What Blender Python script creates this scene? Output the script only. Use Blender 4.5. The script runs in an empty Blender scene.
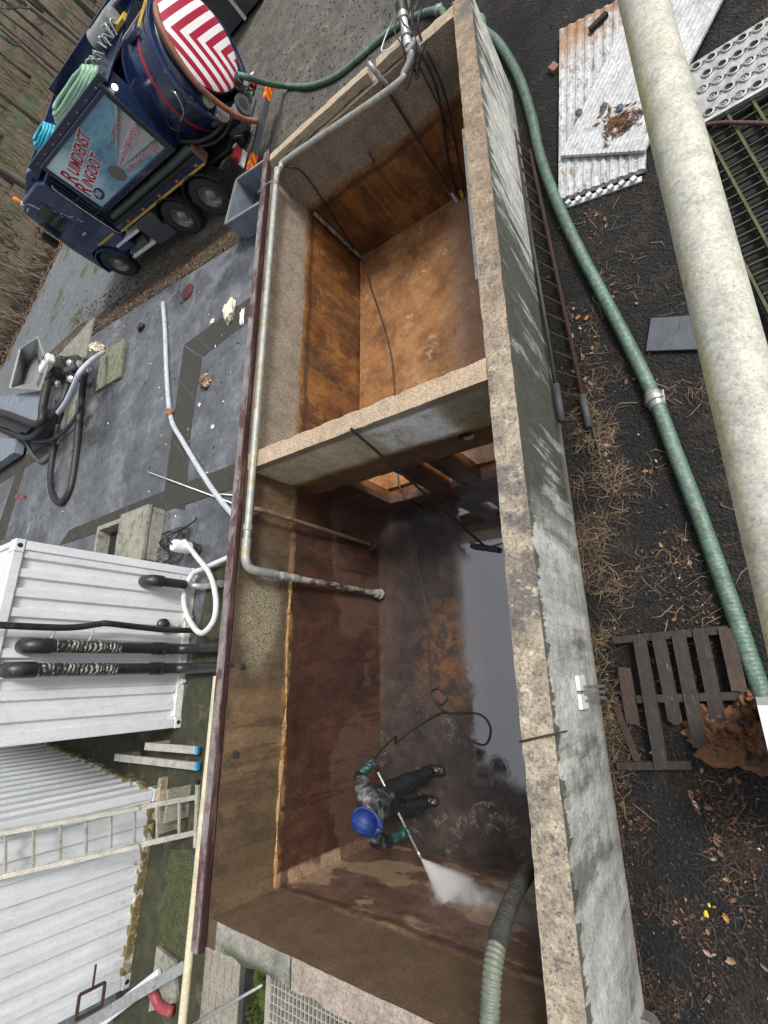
import bpy, bmesh, math, random
from mathutils import Vector, Matrix, noise
V = Vector
random.seed(7)
sc = bpy.context.scene
COL = sc.collection
PI = math.pi
R_ = math.radians

# ------------------------------------------------------------------ camera geometry (solved from the photograph)
CP = V((1.29207, 2.12852, 4.54122)); CF = 475.49533
CR = Matrix(((0.806735, -0.013132, -0.590767), (0.193841, 0.950313, 0.24358), (0.558215, -0.31102, 0.769196)))
def at(px, py, v=0.0, ax=2):
    """point where the sight line through a pixel meets the plane coordinate[ax] = v"""
    d = CR.transposed() @ V(((px - 384) / CF, -(py - 512) / CF, -1.0))
    k = (v - CP[ax]) / d[ax]
    return CP + d * k

# ------------------------------------------------------------------ mesh builder
class MB:
    def __init__(s): s.v = []; s.f = []; s.m = []
    def add(s, vs, fs, mi=0):
        o = len(s.v); s.v += [V(p) for p in vs]
        for f in fs: s.f.append([i + o for i in f]); s.m.append(mi)
        return s
    def box(s, c, size, rot=None, mi=0):
        c = V(c); h = V(size) * .5
        if rot is None: M = Matrix.Identity(3)
        elif isinstance(rot, (int, float)): M = Matrix.Rotation(rot, 3, 'Z')
        else: M = rot
        vs = [c + M @ V((sx * h.x, sy * h.y, sz * h.z)) for sx in (-1, 1) for sy in (-1, 1) for sz in (-1, 1)]
        return s.add(vs, [(0, 1, 3, 2), (4, 6, 7, 5), (0, 4, 5, 1), (2, 3, 7, 6), (0, 2, 6, 4), (1, 5, 7, 3)], mi)
    def span(s, a, b, mi=0):
        a = V(a); b = V(b); return s.box((a + b) / 2, [abs(x) for x in (b - a)], None, mi)
    def beam(s, p, q, w, h, up=(0, 0, 1), mi=0):
        p = V(p); q = V(q); d = (q - p); L = d.length; d.normalize()
        x = d.cross(V(up))
        if x.length < 1e-4: x = d.cross(V((1, 0, 0)))
        x.normalize(); z = x.cross(d)
        M = Matrix((d, x, z)).transposed()
        return s.box((p + q) / 2, (L, w, h), M, mi)
    def tube(s, pts, r, seg=10, caps=True, mi=0, rings=None):
        pts = [V(p) for p in pts]; n = len(pts)
        rr = r if isinstance(r, (list, tuple)) else [r] * n
        t0 = (pts[1] - pts[0]).normalized()
        u = t0.orthogonal().normalized(); o = len(s.v); pt = t0
        for i, p in enumerate(pts):
            t = (pts[min(i + 1, n - 1)] - pts[max(i - 1, 0)])
            t = t.normalized() if t.length > 1e-9 else pt
            u = (pt.rotation_difference(t) @ u); u = (u - t * u.dot(t)).normalized(); pt = t
            w = t.cross(u)
            for k in range(seg):
                a = 2 * PI * k / seg
                s.v.append(p + (u * math.cos(a) + w * math.sin(a)) * rr[i])
        for i in range(n - 1):
            for k in range(seg):
                k2 = (k + 1) % seg
                s.f.append([o + i * seg + k, o + i * seg + k2, o + (i + 1) * seg + k2, o + (i + 1) * seg + k]); s.m.append(mi)
        if caps:
            s.f.append([o + k for k in reversed(range(seg))]); s.m.append(mi)
            s.f.append([o + (n - 1) * seg + k for k in range(seg)]); s.m.append(mi)
        return s
    def cyl(s, p, q, r, seg=16, r2=None, mi=0, caps=True):
        return s.tube([p, q], [r, r if r2 is None else r2], seg, caps, mi)
    def lathe(s, prof, c=(0, 0, 0), axis=(0, 0, 1), seg=24, mi=0, caps=True):
        """prof: list of (radius, height along axis)"""
        a = V(axis).normalized(); u = a.orthogonal().normalized(); w = a.cross(u); c = V(c); o = len(s.v); n = len(prof)
        for r, h in prof:
            for k in range(seg):
                t = 2 * PI * k / seg
                s.v.append(c + a * h + (u * math.cos(t) + w * math.sin(t)) * r)
        for i in range(n - 1):
            for k in range(seg):
                k2 = (k + 1) % seg
                s.f.append([o + i * seg + k, o + i * seg + k2, o + (i + 1) * seg + k2, o + (i + 1) * seg + k]); s.m.append(mi)
        if caps:
            s.f.append([o + k for k in reversed(range(seg))]); s.m.append(mi)
            s.f.append([o + (n - 1) * seg + k for k in range(seg)]); s.m.append(mi)
        return s
    def prism(s, poly, d, mi=0):
        """closed polygon extruded by vector d"""
        d = V(d); a = [V(p) for p in poly]; n = len(a)
        vs = a + [p + d for p in a]
        fs = [list(reversed(range(n))), [n + i for i in range(n)]] + [[i, (i + 1) % n, n + (i + 1) % n, n + i] for i in range(n)]
        return s.add(vs, fs, mi)
    def grid(s, fn, nu, nv, mi=0):
        o = len(s.v)
        for i in range(nu + 1):
            for j in range(nv + 1): s.v.append(V(fn(i / nu, j / nv)))
        for i in range(nu):
            for j in range(nv):
                a = o + i * (nv + 1) + j
                s.f.append([a, a + nv + 1, a + nv + 2, a + 1]); s.m.append(mi)
        return s
    def slab(s, a, b, res=.1, jit=.012, fr=3., seed=0., edge=.0, mi=0):
        """box whose faces are subdivided and roughened: worn concrete"""
        a = V(a); b = V(b); bm = bmesh.new()
        n = [max(1, int(round((b[i] - a[i]) / res))) for i in range(3)]
        idx = {}
        def vert(i, j, k):
            key = (i, j, k)
            if key not in idx:
                p = V((a.x + (b.x - a.x) * i / n[0], a.y + (b.y - a.y) * j / n[1], a.z + (b.z - a.z) * k / n[2]))
                q = p * fr + V((seed, seed * 1.7, -seed))
                d = noise.noise_vector(q) * jit + noise.noise_vector(q * 3.1) * jit * .5
                ne = (i in (0, n[0])) + (j in (0, n[1])) + (k in (0, n[2]))
                if ne >= 2 and edge:
                    cen = (a + b) / 2
                    chip = max(0, noise.noise(p * 9 + V((seed, 0, 0))) + .05) * edge
                    for t, (m, nn) in enumerate(((i, n[0]), (j, n[1]), (k, n[2]))):
                        if m in (0, nn): d[t] -= (1 if m else -1) * chip
                idx[key] = len(s.v); s.v.append(p + d)
            return idx[key]
        for ax in range(3):
            u, w = [(1, 2), (2, 0), (0, 1)][ax]
            for side in (0, n[ax]):
                for i in range(n[u]):
                    for j in range(n[w]):
                        c = []
                        for (di, dj) in ((0, 0), (1, 0), (1, 1), (0, 1)):
                            t = [0, 0, 0]; t[ax] = side; t[u] = i + di; t[w] = j + dj; c.append(vert(*t))
                        if side == 0: c.reverse()
                        s.f.append(c); s.m.append(mi)
        return s
    def build(s, name, mat, parent=None, smooth=False, bevel=0., local=False, origin=None, seg=2):
        me = bpy.data.meshes.new(name)
        if origin is None and parent is None:
            xs = [p.x for p in s.v]; ys = [p.y for p in s.v]; zs = [p.z for p in s.v]
            origin = V(((min(xs) + max(xs)) / 2, (min(ys) + max(ys)) / 2, min(zs)))
        if origin is None: origin = V((0, 0, 0))
        origin = V(origin); off = origin.copy()
        if parent is not None and not local: off = wpos(parent) + origin
        me.from_pydata([p - off for p in s.v], [], s.f)
        for mm in (mat if isinstance(mat, (list, tuple)) else [mat]): me.materials.append(mm)
        me.polygons.foreach_set('material_index', s.m)
        if smooth:
            me.polygons.foreach_set('use_smooth', [True] * len(me.polygons))
        me.update()
        o = bpy.data.objects.new(name, me); COL.objects.link(o)
        if parent is not None: o.parent = parent; o.location = origin if origin.length else (0, 0, 0)
        else: o.location = origin
        if smooth and smooth != 'all':
            try: me.set_sharp_from_angle(angle=R_(40))
            except Exception: pass
        if bevel:
            b = o.modifiers.new('Bevel', 'BEVEL'); b.width = bevel; b.segments = seg; b.limit_method = 'ANGLE'; b.angle_limit = R_(50)
        return o
def wpos(o):
    p = V(o.location)
    while o.parent: o = o.parent; p = p + V(o.location)
    return p
def tag(o, label=None, cat=None, group=None, kind=None):
    if label: o['label'] = label
    if cat: o['category'] = cat
    if group: o['group'] = group
    if kind: o['kind'] = kind
    return o
def thing(name, label, cat, loc=(0, 0, 0), rz=0., group=None):
    o = bpy.data.objects.new(name, None); COL.objects.link(o); o.empty_display_size = .1
    o.location = loc; o.rotation_euler = (0, 0, rz)
    return tag(o, label, cat, group)
def copy_tree(o, parent=None):
    c = o.copy(); COL.objects.link(c); c.parent = parent
    for ch in [x for x in COL.objects if x.parent == o]: copy_tree(ch, c)
    return c
def spl(pts, n=8, closed=False):
    pts = [V(p) for p in pts]; out = []
    N = len(pts)
    for i in range(N - 1):
        p0 = pts[max(i - 1, 0)]; p1 = pts[i]; p2 = pts[i + 1]; p3 = pts[min(i + 2, N - 1)]
        for k in range(n):
            t = k / n
            out.append(.5 * ((2 * p1) + (p2 - p0) * t + (2 * p0 - 5 * p1 + 4 * p2 - p3) * t * t + (3 * p1 - p0 - 3 * p2 + p3) * t ** 3))
    out.append(pts[-1]); return out

# ------------------------------------------------------------------ shader helper
class S:
    def __init__(s, name):
        s.mat = bpy.data.materials.new(name); s.mat.use_nodes = True; s.nt = s.mat.node_tree; s.n = s.nt.nodes
        s.b = s.n['Principled BSDF']; s.co = s.n.new('ShaderNodeTexCoord').outputs['Object']; s._x = None
    def L(s, a, b): s.nt.links.new(a, b)
    def put(s, val, sock):
        if isinstance(val, bpy.types.NodeSocket): s.L(val, sock)
        elif sock.type == 'RGBA' and len(val) == 3: sock.default_value = (*val, 1)
        else: sock.default_value = val
    def scale(s, vec=(1, 1, 1), loc=(0, 0, 0), co=None, rot=(0, 0, 0)):
        m = s.n.new('ShaderNodeMapping'); s.L(co or s.co, m.inputs[0]); m.inputs['Scale'].default_value = vec
        m.inputs['Location'].default_value = loc; m.inputs['Rotation'].default_value = rot; return m.outputs[0]
    def noise(s, sc=5., det=6., ro=.6, co=None, dist=0.):
        t = s.n.new('ShaderNodeTexNoise'); s.L(co or s.co, t.inputs['Vector']); t.inputs['Scale'].default_value = sc
        t.inputs['Detail'].default_value = det; t.inputs['Roughness'].default_value = ro; t.inputs['Distortion'].default_value = dist
        return t.outputs['Fac']
    def vor(s, sc=30., co=None, out='Distance', feat='F1', rnd=1.):
        t = s.n.new('ShaderNodeTexVoronoi'); s.L(co or s.co, t.inputs['Vector']); t.inputs['Scale'].default_value = sc; t.feature = feat
        t.inputs['Randomness'].default_value = rnd
        return t.outputs[out]
    def xyz(s, co=None):
        t = s.n.new('ShaderNodeSeparateXYZ'); s.L(co or s.co, t.inputs[0]); return t.outputs
    def nrm(s):
        g = s.n.new('ShaderNodeNewGeometry'); t = s.n.new('ShaderNodeSeparateXYZ'); s.L(g.outputs['Normal'], t.inputs[0]); return t.outputs
    def m(s, op, a, b=0., c=0., clamp=False):
        t = s.n.new('ShaderNodeMath'); t.operation = op; t.use_clamp = clamp
        for k, v in enumerate((a, b, c)): s.put(v, t.inputs[k])
        return t.outputs[0]
    def step(s, x, a, b):
        t = s.n.new('ShaderNodeMapRange'); t.interpolation_type = 'SMOOTHSTEP'; s.put(x, t.inputs['Value'])
        t.inputs['From Min'].default_value = min(a, b); t.inputs['From Max'].default_value = max(a, b)
        t.inputs['To Min'].default_value = 0. if b > a else 1.; t.inputs['To Max'].default_value = 1. if b > a else 0.
        return t.outputs['Result']
    def ramp(s, f, stops, interp='LINEAR'):
        t = s.n.new('ShaderNodeValToRGB'); s.put(f, t.inputs[0]); e = t.color_ramp.elements; t.color_ramp.interpolation = interp
        while len(e) < len(stops): e.new(.5)
        for k, (p, c) in enumerate(stops):
            e[k].position = p; e[k].color = (*c, 1) if not isinstance(c, (int, float)) else (c, c, c, 1)
        return t.outputs[0]
    def mix(s, f, a, b, mode='MIX'):
        t = s.n.new('ShaderNodeMix'); t.data_type = 'RGBA'; t.blend_type = mode
        s.put(f, t.inputs[0]); s.put(a, t.inputs[6]); s.put(b, t.inputs[7]); return t.outputs[2]
    def bump(s, h, st=.4, d=.01):
        t = s.n.new('ShaderNodeBump'); s.put(h, t.inputs['Height']); t.inputs['Strength'].default_value = st; t.inputs['Distance'].default_value = d
        return t.outputs[0]
    def out(s, col, rough=.7, bump=None, spec=None, metal=0., ior=None, coat=None, grit=.75):
        if grit:
            a = s.ramp(s.noise(48, 7, .85), [(.3, 1 - .75 * grit), (.52, 1.), (.72, 1 + .5 * grit)])
            b = s.ramp(s.noise(6.5, 9, .8), [(.3, 1 - .5 * grit), (.5, 1.), (.7, 1 + .3 * grit)])
            col = s.mix(1., s.mix(1., col, a, 'MULTIPLY'), b, 'MULTIPLY')
        s.put(col, s.b.inputs['Base Color']); s.put(rough, s.b.inputs['Roughness']); s.put(metal, s.b.inputs['Metallic'])
        if bump is not None: s.L(s.bump(*bump), s.b.inputs['Normal'])
        if spec is not None: s.put(spec, s.b.inputs['Specular IOR Level'])
        if ior is not None: s.put(ior, s.b.inputs['IOR'])
        if coat is not None: s.b.inputs['Coat Weight'].default_value = coat; s.b.inputs['Coat Roughness'].default_value = .08
        return s.mat
def gm(name, c1, c2, sc=6., rough=.7, c3=None, f3=.62, sc3=3., bump=.3, bs=40., bd=.004, metal=0., spec=None, stretch=None, coat=None, grit=.5):
    """general weathered surface: two tones by noise, a third tone in blotches, fine relief"""
    s = S(name); co = s.scale(stretch) if stretch else s.co
    c = s.mix(s.ramp(s.noise(sc, 8, .65, co), [(.3, 0.), (.7, 1.)]), c1, c2)
    if c3 is not None: c = s.mix(s.ramp(s.noise(sc3, 9, .7, co), [(f3 - .04, 0.), (f3 + .05, 1.)]), c, c3)
    rr = s.m('ADD', s.m('MULTIPLY', s.m('SUBTRACT', s.noise(sc * 2, 5), .5), .35), rough, clamp=True)
    return s.out(c, rr, (s.noise(bs, 6, .6), bump, bd), spec, metal, coat=coat, grit=grit * (.35 if coat or bump <= .12 else 1))
M = {}
# --- metals, plastics, paints
M['galv'] = gm('galvanised', (.3, .31, .31), (.45, .46, .45), 14, .42, (.2, .19, .17), .6, 6, .15, metal=.55)
M['silver_paint'] = gm('silver_paint', (.24, .25, .245), (.4, .4, .37), 9, .5, (.3, .25, .14), .57, 5, .25, metal=.25)
M['rust'] = gm('rust', (.03, .016, .011), (.075, .035, .02), 12, .85, (.035, .02, .016), .55, 8, .6)
M['dark_steel'] = gm('dark_steel', (.02, .02, .021), (.05, .047, .045), 9, .5, (.09, .06, .04), .64, 6, .3)
M['wine'] = gm('wine_paint', (.03, .012, .012), (.06, .022, .022), 7, .6, (.16, .13, .125), .55, 5, .4, stretch=(1, .25, 1))
M['wine_dark'] = gm('wine_dark', (.02, .008, .008), (.05, .019, .018), 7, .6, (.11, .06, .055), .57, 5, .4, stretch=(1, .2, 1))
M['flaky_wine'] = gm('flaky_wine', (.11, .095, .095), (.25, .225, .225), 11, .8, (.085, .035, .038), .53, 5, .5, stretch=(1, .5, 1))
M['black_pipe'] = gm('black_pipe', (.012, .012, .013), (.03, .03, .032), 6, .38, (.16, .165, .17), .66, 10, .2)
M['black_rubber'] = gm('black_rubber', (.011, .011, .012), (.028, .027, .026), 10, .55, None, bump=.3)
M['cable'] = gm('cable_rubber', (.012, .011, .011), (.03, .027, .025), 10, .5)
M['white_pvc'] = gm('grey_white_hose', (.5, .52, .54), (.66, .67, .68), 9, .45, (.36, .36, .35), .62, 6, .2)
M['grey_hose'] = gm('grey_blue_hose', (.36, .4, .45), (.5, .54, .6), 9, .5, (.26, .27, .28), .62, 6, .2)
M['cream_pvc'] = gm('cream_pipe', (.46, .42, .27), (.6, .56, .4), 6, .5, (.42, .37, .2), .62, 5, .2)
M['wood_grey'] = gm('weathered_wood', (.2, .185, .15), (.33, .31, .26), 10, .85, (.11, .1, .085), .58, 8, .6, stretch=(4, 4, 1.))
M['pallet_wood'] = gm('pallet_wood', (.013, .01, .0085), (.045, .036, .031), 9, .75, (.13, .11, .09), .64, 8, .8, stretch=(9, 1.2, 9))
M['pallet_red'] = gm('pallet_wood_reddish', (.035, .021, .017), (.08, .048, .038), 9, .8, (.03, .025, .022), .6, 9, .7, stretch=(5, 1, 5))
M['timber'] = gm('rim_timber', (.3, .24, .16), (.44, .37, .27), 10, .85, (.16, .11, .07), .6, 6, .6, stretch=(.6, 4, 4))
M['alu'] = gm('aluminium', (.42, .4, .36), (.56, .54, .48), 9, .42, (.34, .28, .17), .6, 7, .2, metal=.5)
M['foot_blue'] = gm('blue_plastic', (.03, .22, .42), (.05, .3, .52), 8, .5)
M['navy'] = gm('navy_paint', (.006, .014, .05), (.009, .02, .066), 4, .25, (.03, .034, .05), .6, 3, .04, coat=.5)
M['navy_light'] = gm('navy_sheen_paint', (.013, .029, .09), (.02, .042, .125), 4, .28, (.05, .055, .07), .61, 3, bump=.04, coat=.6)
M['black_plastic'] = gm('black_plastic', (.012, .012, .013), (.025, .025, .026), 8, .55)
M['tyre'] = gm('tyre_rubber', (.016, .016, .017), (.038, .037, .036), 9, .75, (.07, .062, .052), .62, 5, .4)
M['rim'] = gm('wheel_rim', (.24, .24, .24), (.42, .42, .42), 9, .5, (.1, .09, .08), .58, 5, .3, metal=.4)
M['chrome'] = gm('bright_metal', (.5, .5, .5), (.7, .7, .7), 9, .25, None, bump=.1, metal=.8)
M['yellow'] = gm('yellow_paint', (.5, .32, .03), (.62, .42, .05), 8, .5, (.3, .2, .06), .66, 6, .15)
M['red_paint'] = gm('red_paint', (.3, .012, .02), (.4, .02, .03), 8, .4)
M['orange'] = gm('orange_lens', (.7, .16, .02), (.8, .22, .03), 8, .3)
M['white_paint'] = gm('white_paint', (.7, .7, .7), (.8, .8, .8), 8, .4)
M['green_hose'] = gm('green_coil_hose', (.2, .37, .25), (.3, .47, .33), 6, .45, (.14, .24, .18), .64, 8, .2)
M['blue_hose'] = gm('blue_coil_hose', (.02, .3, .42), (.04, .4, .55), 6, .45)
M['brown_hose'] = gm('brown_rubber_hose', (.2, .075, .045), (.3, .12, .075), 6, .6, (.14, .06, .04), .6, 5)
M['dkgreen_hose'] = gm('dark_green_hose', (.045, .07, .052), (.075, .11, .08), 6, .5)
M['glass'] = gm('dark_glass', (.008, .012, .01), (.03, .045, .028), 5, .08, None, bump=.02)
M['grey_box'] = gm('grey_steel_box', (.055, .06, .068), (.085, .09, .1), 5, .5, (.11, .11, .11), .64, 5)
M['dark_panel'] = gm('dark_grey_panel', (.05, .055, .06), (.08, .085, .09), 4, .6, (.12, .12, .115), .63, 5)
M['steel_blue'] = gm('blue_grey_sheet', (.15, .18, .225), (.22, .255, .305), 3, .4, (.12, .13, .14), .6, 4, .15)
M['conc_slab'] = gm('old_concrete', (.2, .195, .165), (.3, .29, .25), 7, .85, (.12, .13, .085), .56, 5, .6, bs=50)
M['lid_conc'] = gm('greenish_concrete', (.15, .15, .105), (.22, .22, .165), 7, .85, (.09, .1, .06), .56, 5, .6)
M['void_shade'] = gm('dark_void', (.006, .006, .006), (.014, .013, .012), 8, .8)  # near-black that paints the darkness inside holes, gaps and openings
M['teal'] = gm('teal_glove', (.01, .042, .044), (.028, .095, .094), 14, .45, (.25, .33, .33), .68, 12)
M['helmet'] = gm('blue_helmet', (.005, .019, .11), (.01, .04, .2), 9, .55, (.05, .06, .1), .62, 9, bump=.25)
M['foam'] = gm('cream_foam', (.6, .5, .33), (.78, .7, .55), 7, .9, (.85, .83, .78), .56, 6, .6)
M['paper_brown'] = gm('brown_paper', (.14, .07, .04), (.25, .15, .1), 8, .9, (.5, .46, .42), .58, 6, .6)
M['cloth_brown'] = gm('rotten_tarp', (.13, .055, .025), (.26, .125, .06), 9, .8, (.055, .03, .02), .54, 6, .6)
M['moss'] = gm('moss', (.035, .06, .008), (.08, .115, .014), 20, .95, (.025, .03, .008), .6, 9, .9, bd=.02)
M['mossy_grate'] = gm('mossy_grating', (.042, .056, .017), (.1, .11, .045), 9, .8, (.05, .045, .035), .56, 14, .5)
M['red_plastic'] = gm('red_plastic', (.22, .03, .04), (.34, .07, .08), 9, .5)
M['slate'] = gm('blue_grey_mat', (.05, .057, .07), (.075, .083, .1), 6, .6)
M['brick'] = gm('brick', (.2, .1, .075), (.3, .16, .12), 12, .9)
M['black_suction'] = gm('suction_hose_dark', (.028, .03, .026), (.06, .062, .052), 6, .5, (.1, .085, .06), .62, 5)
M['skin'] = gm('skin', (.3, .15, .1), (.36, .2, .14), 9, .6)
M['tan_wood'] = gm('tan_board', (.3, .25, .15), (.42, .37, .26), 9, .8, (.15, .13, .07), .57, 5, .5)

# --- green ribbed suction hose on the right
def mk_hose():
    s = S('green_ribbed_hose')
    a = s.n.new('ShaderNodeUVMap').outputs[0]
    v = s.xyz()
    c = s.mix(s.ramp(s.noise(5, 8, .7), [(.35, 0.), (.65, 1.)]), (.05, .105, .075), (.1, .175, .13))
    lit_streak = s.m('MULTIPLY', s.step(s.nrm()['Z'], .55, .98), s.step(s.noise(18, 6, .75), .42, .62))  # paler mottling painted on upward faces, as if lit from above
    c = s.mix(s.m('MULTIPLY', lit_streak, .5), c, (.24, .3, .26))
    c = s.mix(s.step(s.noise(3, 7, .7), .6, .7), c, (.1, .09, .06))
    return s.out(c, .5, (s.noise(30, 4), .2, .004))
M['long_hose'] = mk_hose()

# --- big pale pipe near the camera
def mk_pipe():
    s = S('pale_pipe_coating')
    c = s.mix(s.ramp(s.noise(9, 8, .7), [(.3, 0.), (.7, 1.)]), (.4, .395, .34), (.51, .505, .44))
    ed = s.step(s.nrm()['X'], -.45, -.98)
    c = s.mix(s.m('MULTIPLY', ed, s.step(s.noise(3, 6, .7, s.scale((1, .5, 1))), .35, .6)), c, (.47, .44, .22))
    c = s.mix(s.step(s.noise(2.2, 7, .7, s.scale((1, .35, 1))), .56, .7), c, (.45, .44, .36))
    sp = s.m('MULTIPLY', s.step(s.vor(60), .24, .1), s.step(s.noise(12, 4), .48, .6))
    c = s.mix(sp, c, (.16, .15, .1))
    c = s.mix(s.m('MULTIPLY', s.step(s.noise(70, 6, .8), .5, .7), .35), c, (.2, .2, .17))
    c = s.mix(s.m('MULTIPLY', s.step(s.noise(5, 9, .8, s.scale((1, .4, 1))), .55, .7), .25), c, (.3, .29, .2))
    return s.out(c, .6, (s.noise(120, 4), .25, .002))
M['big_pipe'] = mk_pipe()

# --- white corrugated container steel
def mk_white():
    s = S('white_container_paint')
    z = s.xyz()['Z']
    c = s.mix(s.ramp(s.noise(2, 8, .7, s.scale((3, 3, .6))), [(.35, 0.), (.7, 1.)]), (.64, .665, .69), (.54, .56, .585))
    rust = s.m('MULTIPLY', s.step(s.noise(7, 8, .75), .55, .66), s.step(z, .5, .05))
    c = s.mix(rust, c, (.2, .13, .03))
    dot = s.m('MULTIPLY', s.step(s.noise(14, 5, .8), .68, .74), s.step(s.noise(2, 3), .5, .6))
    c = s.mix(dot, c, (.12, .07, .04))
    dirt = s.step(s.noise(30, 5, .8), .55, .8)
    c = s.mix(s.m('MULTIPLY', dirt, .2), c, (.35, .35, .32))
    c = s.mix(s.m('MULTIPLY', s.step(s.noise(1.6, 9, .8, s.scale((4, 4, .5))), .54, .68), .35), c, (.42, .4, .3))
    return s.out(c, .5, (s.noise(25, 4), .08, .004), grit=.22)
M['white_steel'] = mk_white()
M['rust_edge'] = gm('rusty_white_edge', (.6, .6, .54), (.72, .72, .7), 9, .6, (.3, .27, .1), .6, 4, .3)
M['moss_edge'] = gm('mossy_rust_edge', (.2, .16, .05), (.075, .045, .025), 11, .85, (.5, .5, .45), .55, 5, .5)

# ------------------------------------------------------------------ basin materials (object space = world space)
ZF, ZB, H, W, LY, YD = -1.18, -.71, 1.279, 2.974, 9.192, 4.384
def pebbles(s, a, b, sc=70):
    return s.mix(s.ramp(s.vor(sc), [(.15, 1.), (.55, 0.)]), a, b)
def mk_inner():
    s = S('basin_inner_concrete'); p = s.xyz(); n = s.nrm()
    lump = s.noise(1.6, 7, .65)
    z = s.m('ADD', p['Z'], s.m('MULTIPLY', s.m('SUBTRACT', lump, .5), .16))
    back = s.step(p['Y'], 4.46, 4.5)
    # upper zone
    ub = pebbles(s, (.31, .255, .195), (.13, .105, .08), 55)
    ub = s.mix(s.step(s.noise(2.2, 6, .7), .45, .7), ub, (.2, .16, .12))
    uf = s.mix(s.ramp(s.noise(2.5, 8, .7, s.scale((1, 1, .5))), [(.36, 0.), (.62, 1.)]), (.06, .036, .017), (.165, .102, .05))
    uf = s.mix(s.m('MULTIPLY', s.step(s.noise(1., 7, .75, s.scale((5, 5, .5))), .5, .6), .65), uf, (.05, .03, .015))
    uf = s.mix(s.m('MULTIPLY', s.step(p['Y'], 1.6, .2), .45), uf, (.06, .04, .022))
    pit = s.m('MULTIPLY', s.step(s.m('POWER', s.m('ADD', s.m('POWER', s.m('MULTIPLY', s.m('ADD', s.m('SUBTRACT', p['Y'], 2.98), s.m('MULTIPLY', s.noise(3.5, 7, .75), .55)), 1.75), 2.), s.m('POWER', s.m('MULTIPLY', s.m('ADD', s.m('SUBTRACT', p['Z'], 1.03), s.m('MULTIPLY', s.noise(4.5, 7, .75), .2)), 3.4), 2.)), .5), 1.3, .6), 1.)
    pit = s.m('MULTIPLY', pit, s.step(p['X'], -2.8, -2.9))
    uf = s.mix(pit, uf, pebbles(s, (.25, .215, .14), (.032, .03, .022), 55))
    halo = s.m('MULTIPLY', s.step(s.m('ABSOLUTE', s.m('SUBTRACT', p['Y'], 2.75)), 1.0, .4), s.step(p['X'], -2.8, -2.9))
    uf = s.mix(s.m('MULTIPLY', halo, s.m('MULTIPLY', s.m('SUBTRACT', 1., pit), .6)), uf, (.05, .04, .03))
    upper = s.mix(back, uf, ub)
    # lower zone
    st = s.noise(2.4, 9, .72, s.scale((1, 1, .45)))
    lb = s.ramp(st, [(.3, (.05, .021, .009)), (.45, (.13, .054, .018)), (.58, (.24, .1, .03)), (.74, (.34, .17, .062))])
    vst = s.noise(1., 6, .7, s.scale((7, 7, .3)))
    lb = s.mix(s.m('MULTIPLY', s.step(vst, .5, .62), .55), lb, (.05, .027, .014))
    sx = s.step(s.m('ABSOLUTE', s.m('SUBTRACT', s.m('FRACT', s.m('MULTIPLY', p['X'], .8)), .5)), .012, .004)
    sz = s.step(s.m('ABSOLUTE', s.m('ADD', p['Z'], .05)), .014, .004)
    lb = s.mix(s.m('MULTIPLY', s.m('MULTIPLY', s.m('MAXIMUM', sx, s.m('MULTIPLY', sz, .6)), s.step(s.noise(3, 6, .8), .42, .55)), .6), lb, (.025, .014, .01))
    lb = s.mix(s.m('MULTIPLY', s.step(s.noise(1.3, 9, .8), .53, .66), .75), lb, (.05, .026, .015))
    lb = s.mix(s.m('MULTIPLY', s.step(s.noise(1.8, 9, .78, s.scale((1, 1, .8), (2, 5, 3))), .53, .62), .8), lb, s.mix(s.noise(14, 7, .8), (.2, .082, .02), (.42, .21, .07)))
    lf = s.ramp(st, [(.28, (.018, .009, .007)), (.5, (.058, .026, .017)), (.72, (.12, .056, .036))])
    blk = s.n.new('ShaderNodeTexBrick'); s.L(s.scale((1, .8, 1), (0, 0, 0)), blk.inputs['Vector'])
    blk.inputs['Scale'].default_value = 1.; blk.inputs['Mortar Size'].default_value = 0.
    dry = s.m('MULTIPLY', s.step(s.m('ADD', p['Z'], s.m('MULTIPLY', s.m('SUBTRACT', s.noise(.9, 3, .5), .5), 1.5)), -.26, -.3), s.step(s.noise(.8, 4, .5, s.scale((1, 1, 1), (3, 1, 5))), .4, .44))
    lf = s.mix(dry, lf, s.mix(s.noise(12, 8, .75), (.055, .03, .022), (.125, .069, .05)))
    lower = s.mix(back, lf, lb)
    rn = s.m('MULTIPLY', s.m('MULTIPLY', s.step(s.noise(1., 7, .75, s.scale((6, 6, .3), (1, 3, 0))), .54, .62), .6), s.m('SUBTRACT', 1., back))
    lower = s.mix(rn, lower, (.02, .012, .01))
    # the front end wall: washed patches
    fr = s.step(p['Y'], .15, .1)
    lower = s.mix(s.m('MULTIPLY', fr, .8), lower, s.ramp(s.noise(3, 9, .75), [(.3, (.075, .043, .03)), (.5, (.17, .1, .072)), (.7, (.28, .18, .13))]))
    wash = s.m('MULTIPLY', fr, s.step(s.noise(1.5, 6, .55, s.scale((1, 1, 1.6), (4, 2, 7))), .52, .57))
    lower = s.mix(wash, lower, s.mix(s.noise(7, 8, .7), (.25, .16, .1), (.42, .3, .2)))
    # tide line
    lvl = s.step(z, .5, .56)
    c = s.mix(lvl, lower, upper)
    band = s.m('MULTIPLY', s.step(s.m('ABSOLUTE', s.m('SUBTRACT', z, .53)), .07, .02), s.step(s.noise(4, 8, .8), .44, .56))
    c = s.mix(s.m('MULTIPLY', band, .9), c, s.mix(s.noise(9, 5), (.15, .07, .025), (.33, .19, .08)))
    dark = s.m('MULTIPLY', s.step(s.m('ABSOLUTE', s.m('SUBTRACT', z, .42)), .06, .02), .7)
    c = s.mix(dark, c, (.05, .028, .018))
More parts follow.
